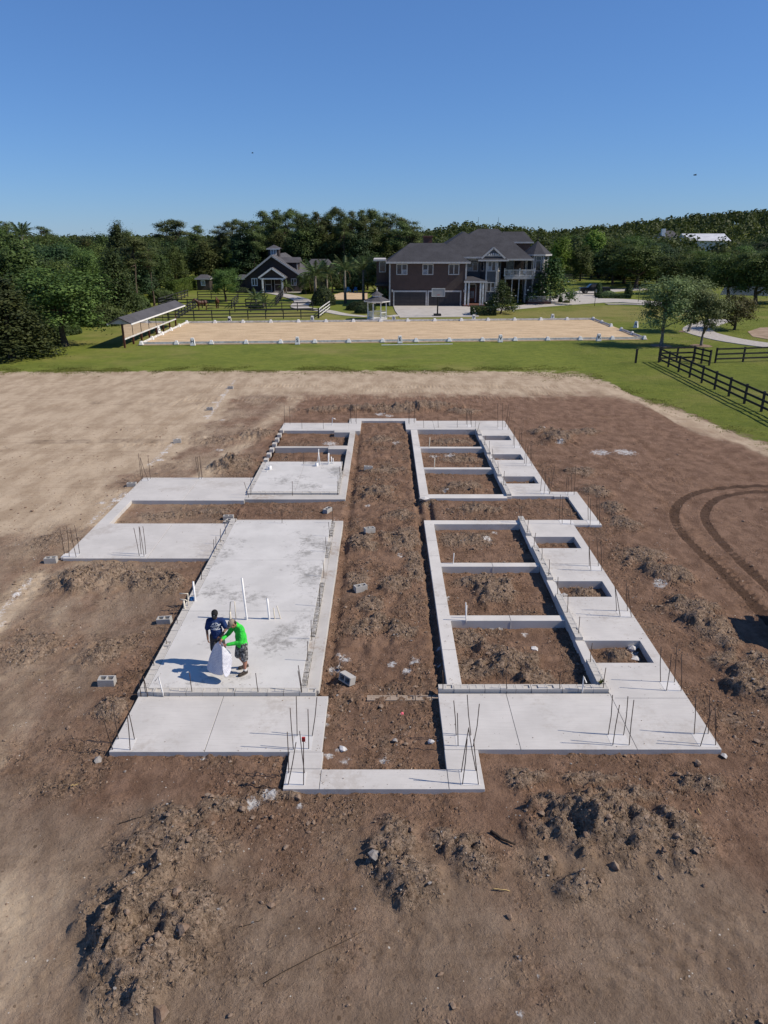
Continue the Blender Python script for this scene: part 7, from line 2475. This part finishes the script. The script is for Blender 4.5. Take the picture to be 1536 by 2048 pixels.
# --- the drawing: a folded set of large sheets hanging from his hands
def paper_mat():
    b = NB('plan drawing paper')
    uv = b.n('ShaderNodeUVMap')
    br = b.n('ShaderNodeTexBrick')
    b.l(uv.outputs[0], br.inputs[0])
    br.inputs['Scale'].default_value = 5.0
    br.inputs['Mortar Size'].default_value = .022
    br.inputs['Color1'].default_value = (.84, .84, .87, 1)
    br.inputs['Color2'].default_value = (.82, .82, .86, 1)
    br.inputs['Mortar'].default_value = (.42, .44, .6, 1)
    br2 = b.n('ShaderNodeTexBrick')
    b.l(uv.outputs[0], br2.inputs[0])
    br2.inputs['Scale'].default_value = 14.0
    br2.inputs['Mortar Size'].default_value = .014
    br2.inputs['Color1'].default_value = (1, 1, 1, 1)
    br2.inputs['Color2'].default_value = (1, 1, 1, 1)
    br2.inputs['Mortar'].default_value = (.35, .35, .5, 1)
    sel = b.ramp(b.noise(3.2, 2, .5, co=uv.outputs[0]), .48, .54)
    col = b.mix(b.math('MULTIPLY', sel, .8), br.outputs[0], b.mix(1.0, br.outputs[0], br2.outputs[0], 'MULTIPLY'))
    b.bump(b.noise(4, 3, .6, dist=1.0), .6, .08)
    b.done(col, .6, .2)
    t = b.n('ShaderNodeBsdfTranslucent')
    b.l(col, t.inputs[0])
    mx = b.n('ShaderNodeMixShader')
    mx.inputs[0].default_value = .22
    b.l(b.bsdf.outputs[0], mx.inputs[1]); b.l(t.outputs[0], mx.inputs[2]); b.l(mx.outputs[0], b.out.inputs[0])
    return b.m


M_PAPER = paper_mat()


def on(px, py, Y):
    x, z = hp(px, py, Y)
    return Vector((x, Y, z))


# left (shaded) leaf: rows top to bottom, each from its outer edge to the fold
rowsL = [[on(431, 1285, 15.88), on(438, 1286, 15.83), on(444, 1291, 15.78)], [on(424, 1300, 16.00), on(434, 1302, 15.84), on(444, 1304, 15.70)],
         [on(418, 1318, 16.08), on(431, 1322, 15.86), on(445, 1325, 15.66)], [on(414.5, 1331, 16.10), on(428, 1338, 15.86), on(444, 1341, 15.64)], [on(413, 1340, 16.08), on(427, 1349, 15.84), on(449, 1352.5, 15.65)]]
rowsR = [[on(444, 1291, 15.78), on(447, 1293, 15.82), on(451, 1297, 15.88)], [on(444, 1304, 15.70), on(452, 1302, 15.82), on(460, 1303, 15.96)],
         [on(445, 1325, 15.66), on(455, 1318, 15.80), on(465, 1314, 15.96)], [on(444, 1341, 15.64), on(454, 1336, 15.76), on(463.5, 1330, 15.92)], [on(451, 1356.5, 15.60), on(455, 1353, 15.68), on(460, 1349, 15.78)]]


def leafsheet(name, rows, parent, u0, u1, off=0.0):
    m = bpy.data.meshes.new(name)
    R_, C_n = len(rows), len(rows[0])
    V = [tuple(p + Vector((0, off, 0))) for r in rows for p in r]
    F = [(i * C_n + j, i * C_n + j + 1, (i + 1) * C_n + j + 1, (i + 1) * C_n + j) for i in range(R_ - 1) for j in range(C_n - 1)]
    m.from_pydata(V, [], F)
    uvl = m.uv_layers.new()
    for p in m.polygons:
        for li in p.loop_indices:
            vi = m.loops[li].vertex_index
            uvl.data[li].uv = (u0 + (u1 - u0) * (vi % C_n) / (C_n - 1), 1.2 * (vi // C_n) / (R_ - 1))
    o = link(name, m, M_PAPER, parent, smooth=True)
    s = o.modifiers.new('s', 'SUBSURF')
    s.levels = s.render_levels = 3
    s = o.modifiers.new('t', 'SOLIDIFY')
    s.thickness = .004
    return o


dw = thing('plan_drawing', 'large white folded plan drawing hanging from the green worker\'s hands', 'drawing', (0, 0, 0))
leafsheet('sheet', rowsL, dw, 0, 1.0)
leafsheet('sheet', rowsR, dw, 1.02, 1.6)
# inner leaf folded back between the two
rowsB = [[p + Vector((.02, .10, -.02)) for p in r] for r in rowsL]
leafsheet('sheet', rowsB, dw, 0, 1.0)

# ================================================================== HORSES
def horse(label, px, py, rz, c, graze):
    x, y = at(px, py)
    t = thing('horse', label, 'horse', (x, y, GZ), rz, 'brown horses in the paddock')
    mb = MB()
    mb.ball((0, -.45, 1.15), (.30, .42, .36)); mb.ball((0, .0, 1.12), (.29, .5, .33)); mb.ball((0, .5, 1.2), (.31, .40, .36))
    hz = .75 if graze else 1.75
    hy = -1.35 if graze else -1.2
    mb.capsule((0, -.65, 1.3), (0, (hy - .65) / 2 - .05, (hz + 1.35) / 2), .23, .16)
    mb.capsule((0, (hy - .65) / 2 - .05, (hz + 1.35) / 2), (0, hy, hz), .16, .12)
    mb.capsule((0, hy, hz), (0, hy - .3, hz - .38), .125, .085)
    for s in (-1, 1):
        mb.capsule((s * .06, hy + .05, hz + .1), (s * .075, hy + .04, hz + .22), .035, .012, 8)
        mb.capsule((s * .17, -.55, 1.0), (s * .17, -.58, .58), .12, .065); mb.capsule((s * .17, -.58, .58), (s * .17, -.56, .12), .058, .045); mb.capsule((s * .17, -.56, .12), (s * .17, -.61, .03), .05, .065)
        mb.capsule((s * .18, .55, 1.1), (s * .18, .42, .75), .2, .11); mb.capsule((s * .18, .42, .75), (s * .18, .72, .52), .1, .065); mb.capsule((s * .18, .72, .52), (s * .18, .66, .12), .058, .045); mb.capsule((s * .18, .66, .12), (s * .18, .61, .03), .05, .065)
    link('body', remesh(mb, .03, 4, 'body'), c, t)
    MB().path([(0, .85, 1.35), (0, 1.02, 1.15), (0, 1.0, .6)], [.05, .09, .03], 8).build('tail', MAT['black'], t, smooth=True)
    mm = MB()
    for k in range(6):
        f = k / 5
        mm.capsule((0, -.6 + (hy + .6) * f + .1, 1.5 + (hz + .08 - 1.5) * f), (.1, -.6 + (hy + .6) * f + .12, 1.3 + (hz - .1 - 1.3) * f), .05, .03, 6)
    link('mane', remesh(mm, .025, 2, 'mane'), MAT['black'], t)


HBAY = simple('bay horse coat', (.085, .035, .02), (.05, .022, .014), 3, .5)
HCH = simple('chestnut horse coat', (.11, .045, .022), (.07, .03, .018), 3, .5)
horse('brown horse standing side on by the white fence corner', 405, 620, R(-60), HBAY, False)
horse('brown horse seen end on behind the first horse', 435, 616, R(10), HCH, False)

# ================================================================== VEHICLES
def wheel(parent, x, y, r, w, mt, mr, name='wheel'):
    e = MB()
    e.path([(x, y - w / 2, r), (x, y - w / 2 + .04, r), (x, y + w / 2 - .04, r), (x, y + w / 2, r)], [r * .9, r, r, r * .9], 18)
    o = e.build(name, mt, parent)
    MB().path([(x, y - w / 2 - .012, r), (x, y + w / 2 + .012, r)], r * .55, 14).build('rim', mr, o)
    return o


paint = NB('dark blue black paint').done((.012, .013, .018), .18, .6)
chrome = NB('chrome').done((.5, .5, .52), .2, .5, 1.0)
tx_, ty_ = at(1188, 588)
tk = thing('pickup_truck', 'dark crew cab pickup truck parked on the drive', 'pickup truck', (tx_, ty_, GF), R(-3))
W2 = 1.0
MB().yprism([(-3.05, .55), (-3.1, .95), (-3.0, 1.18), (-1.55, 1.28), (-1.5, 1.3), (3.0, 1.3), (3.05, .6), (2.5, .5), (-2.6, .48)], -W2, W2).build('body', paint, tk, bevel=.05)
MB().yprism([(-1.55, 1.27), (-.85, 1.92), (.95, 1.95), (1.2, 1.29)], -W2 + .1, W2 - .1).build('cab', paint, tk, bevel=.05)
for s in (-1, 1):
    yv = s * (W2 - .1)
    for (a, b, c_, d_) in ((-1.25, -.75, -.25, -.25), (-.15, -.15, .85, .98)):
        MB().yprism([(a, 1.36), (b, 1.84), (c_, 1.86), (d_, 1.36)], yv - .012, yv + .012).build('side_window', MAT['glass'], tk)
    MB().box(-1.5, .98, s * (W2 + .01) - .012, s * (W2 + .01) + .012, .62, .68).build('side_step', chrome, tk)
    MB().box(-3.11, -2.95, s * .78 - .16, s * .78 + .16, .92, 1.1).build('headlight', MAT['shutter_pane'], tk)
    for x in (-1.95, 1.85): wheel(tk, x, s * .88, .43, .28, MAT['black'], chrome)
MB().box(-3.13, -3.02, -.6, .6, .72, 1.1).build('grille', chrome, tk)
MB().box(-3.2, -3.05, -.95, .95, .5, .68).build('bumper', chrome, tk, bevel=.03)
MB().box(3.05, 3.2, -.95, .95, .5, .68).build('rear_bumper', chrome, tk, bevel=.03)
MB().box(1.3, 2.95, -.82, .82, 1.25, 1.315).build('bed_cover', MAT['black'], tk)

# skid steer loader just outside the right edge: its shadow falls into the picture
yel = simple('yellow machine paint', (.5, .3, .03), (.4, .22, .03), 4, .45)
ld = thing('skid_steer_loader', 'compact loader parked at the right edge, only its shadow in view', 'loader', (13.3, 18.3, gz(13.3, 18.3)), R(4))
MB().box(-.9, 1.2, -.55, .55, .35, 1.25).build('chassis', yel, ld, bevel=.05)
MB().box(-.55, .75, -.48, .48, 1.25, 2.08).build('cab', MAT['glass'], ld, bevel=.04)
MB().box(-.65, .85, -.55, .55, 2.08, 2.16).build('cab_roof', yel, ld)
for s in (-1, 1):
    for x in (-.62, .62): wheel(ld, x, s * .78, .42, .32, MAT['black'], yel)
    MB().path([(1.1, s * .62, 1.35), (-.6, s * .62, 1.5), (-1.45, s * .6, .55)], .09, 6).build('lift_arm', yel, ld)
    MB().box(-.6, -.5, s * .5 - .04, s * .5 + .04, 1.25, 2.1).build('cab_post', yel, ld)
MB().yprism([(-1.4, .1), (-1.45, .75), (-1.55, .8), (-2.0, .15), (-2.05, .02), (-1.5, .02)], -.9, .9).build('bucket', MAT['rebar'], ld)
ld.rotation_euler = (0, 0, R(80))

# two distant birds
for (px, py, Y, lab) in [(1390, 350, 90, 'small dark bird in the sky at right'), (505, 306, 150, 'tiny dark bird high in the sky')]:
    x, z = hp(px, py, Y)
    t = thing('bird', lab, 'bird', (x, Y, z))
    MB().ball((0, 0, 0), (.22, .06, .06), nu=8, nv=6).build('body', MAT['black'], t, smooth=True)
    for s in (-1, 1):
        MB().add([(-.1, 0, .02), (.1, 0, .02), (.12, s * .25, .12), (-.02, s * .5, .05)], [(0, 1, 2, 3)]).build('wing', MAT['black'], t)
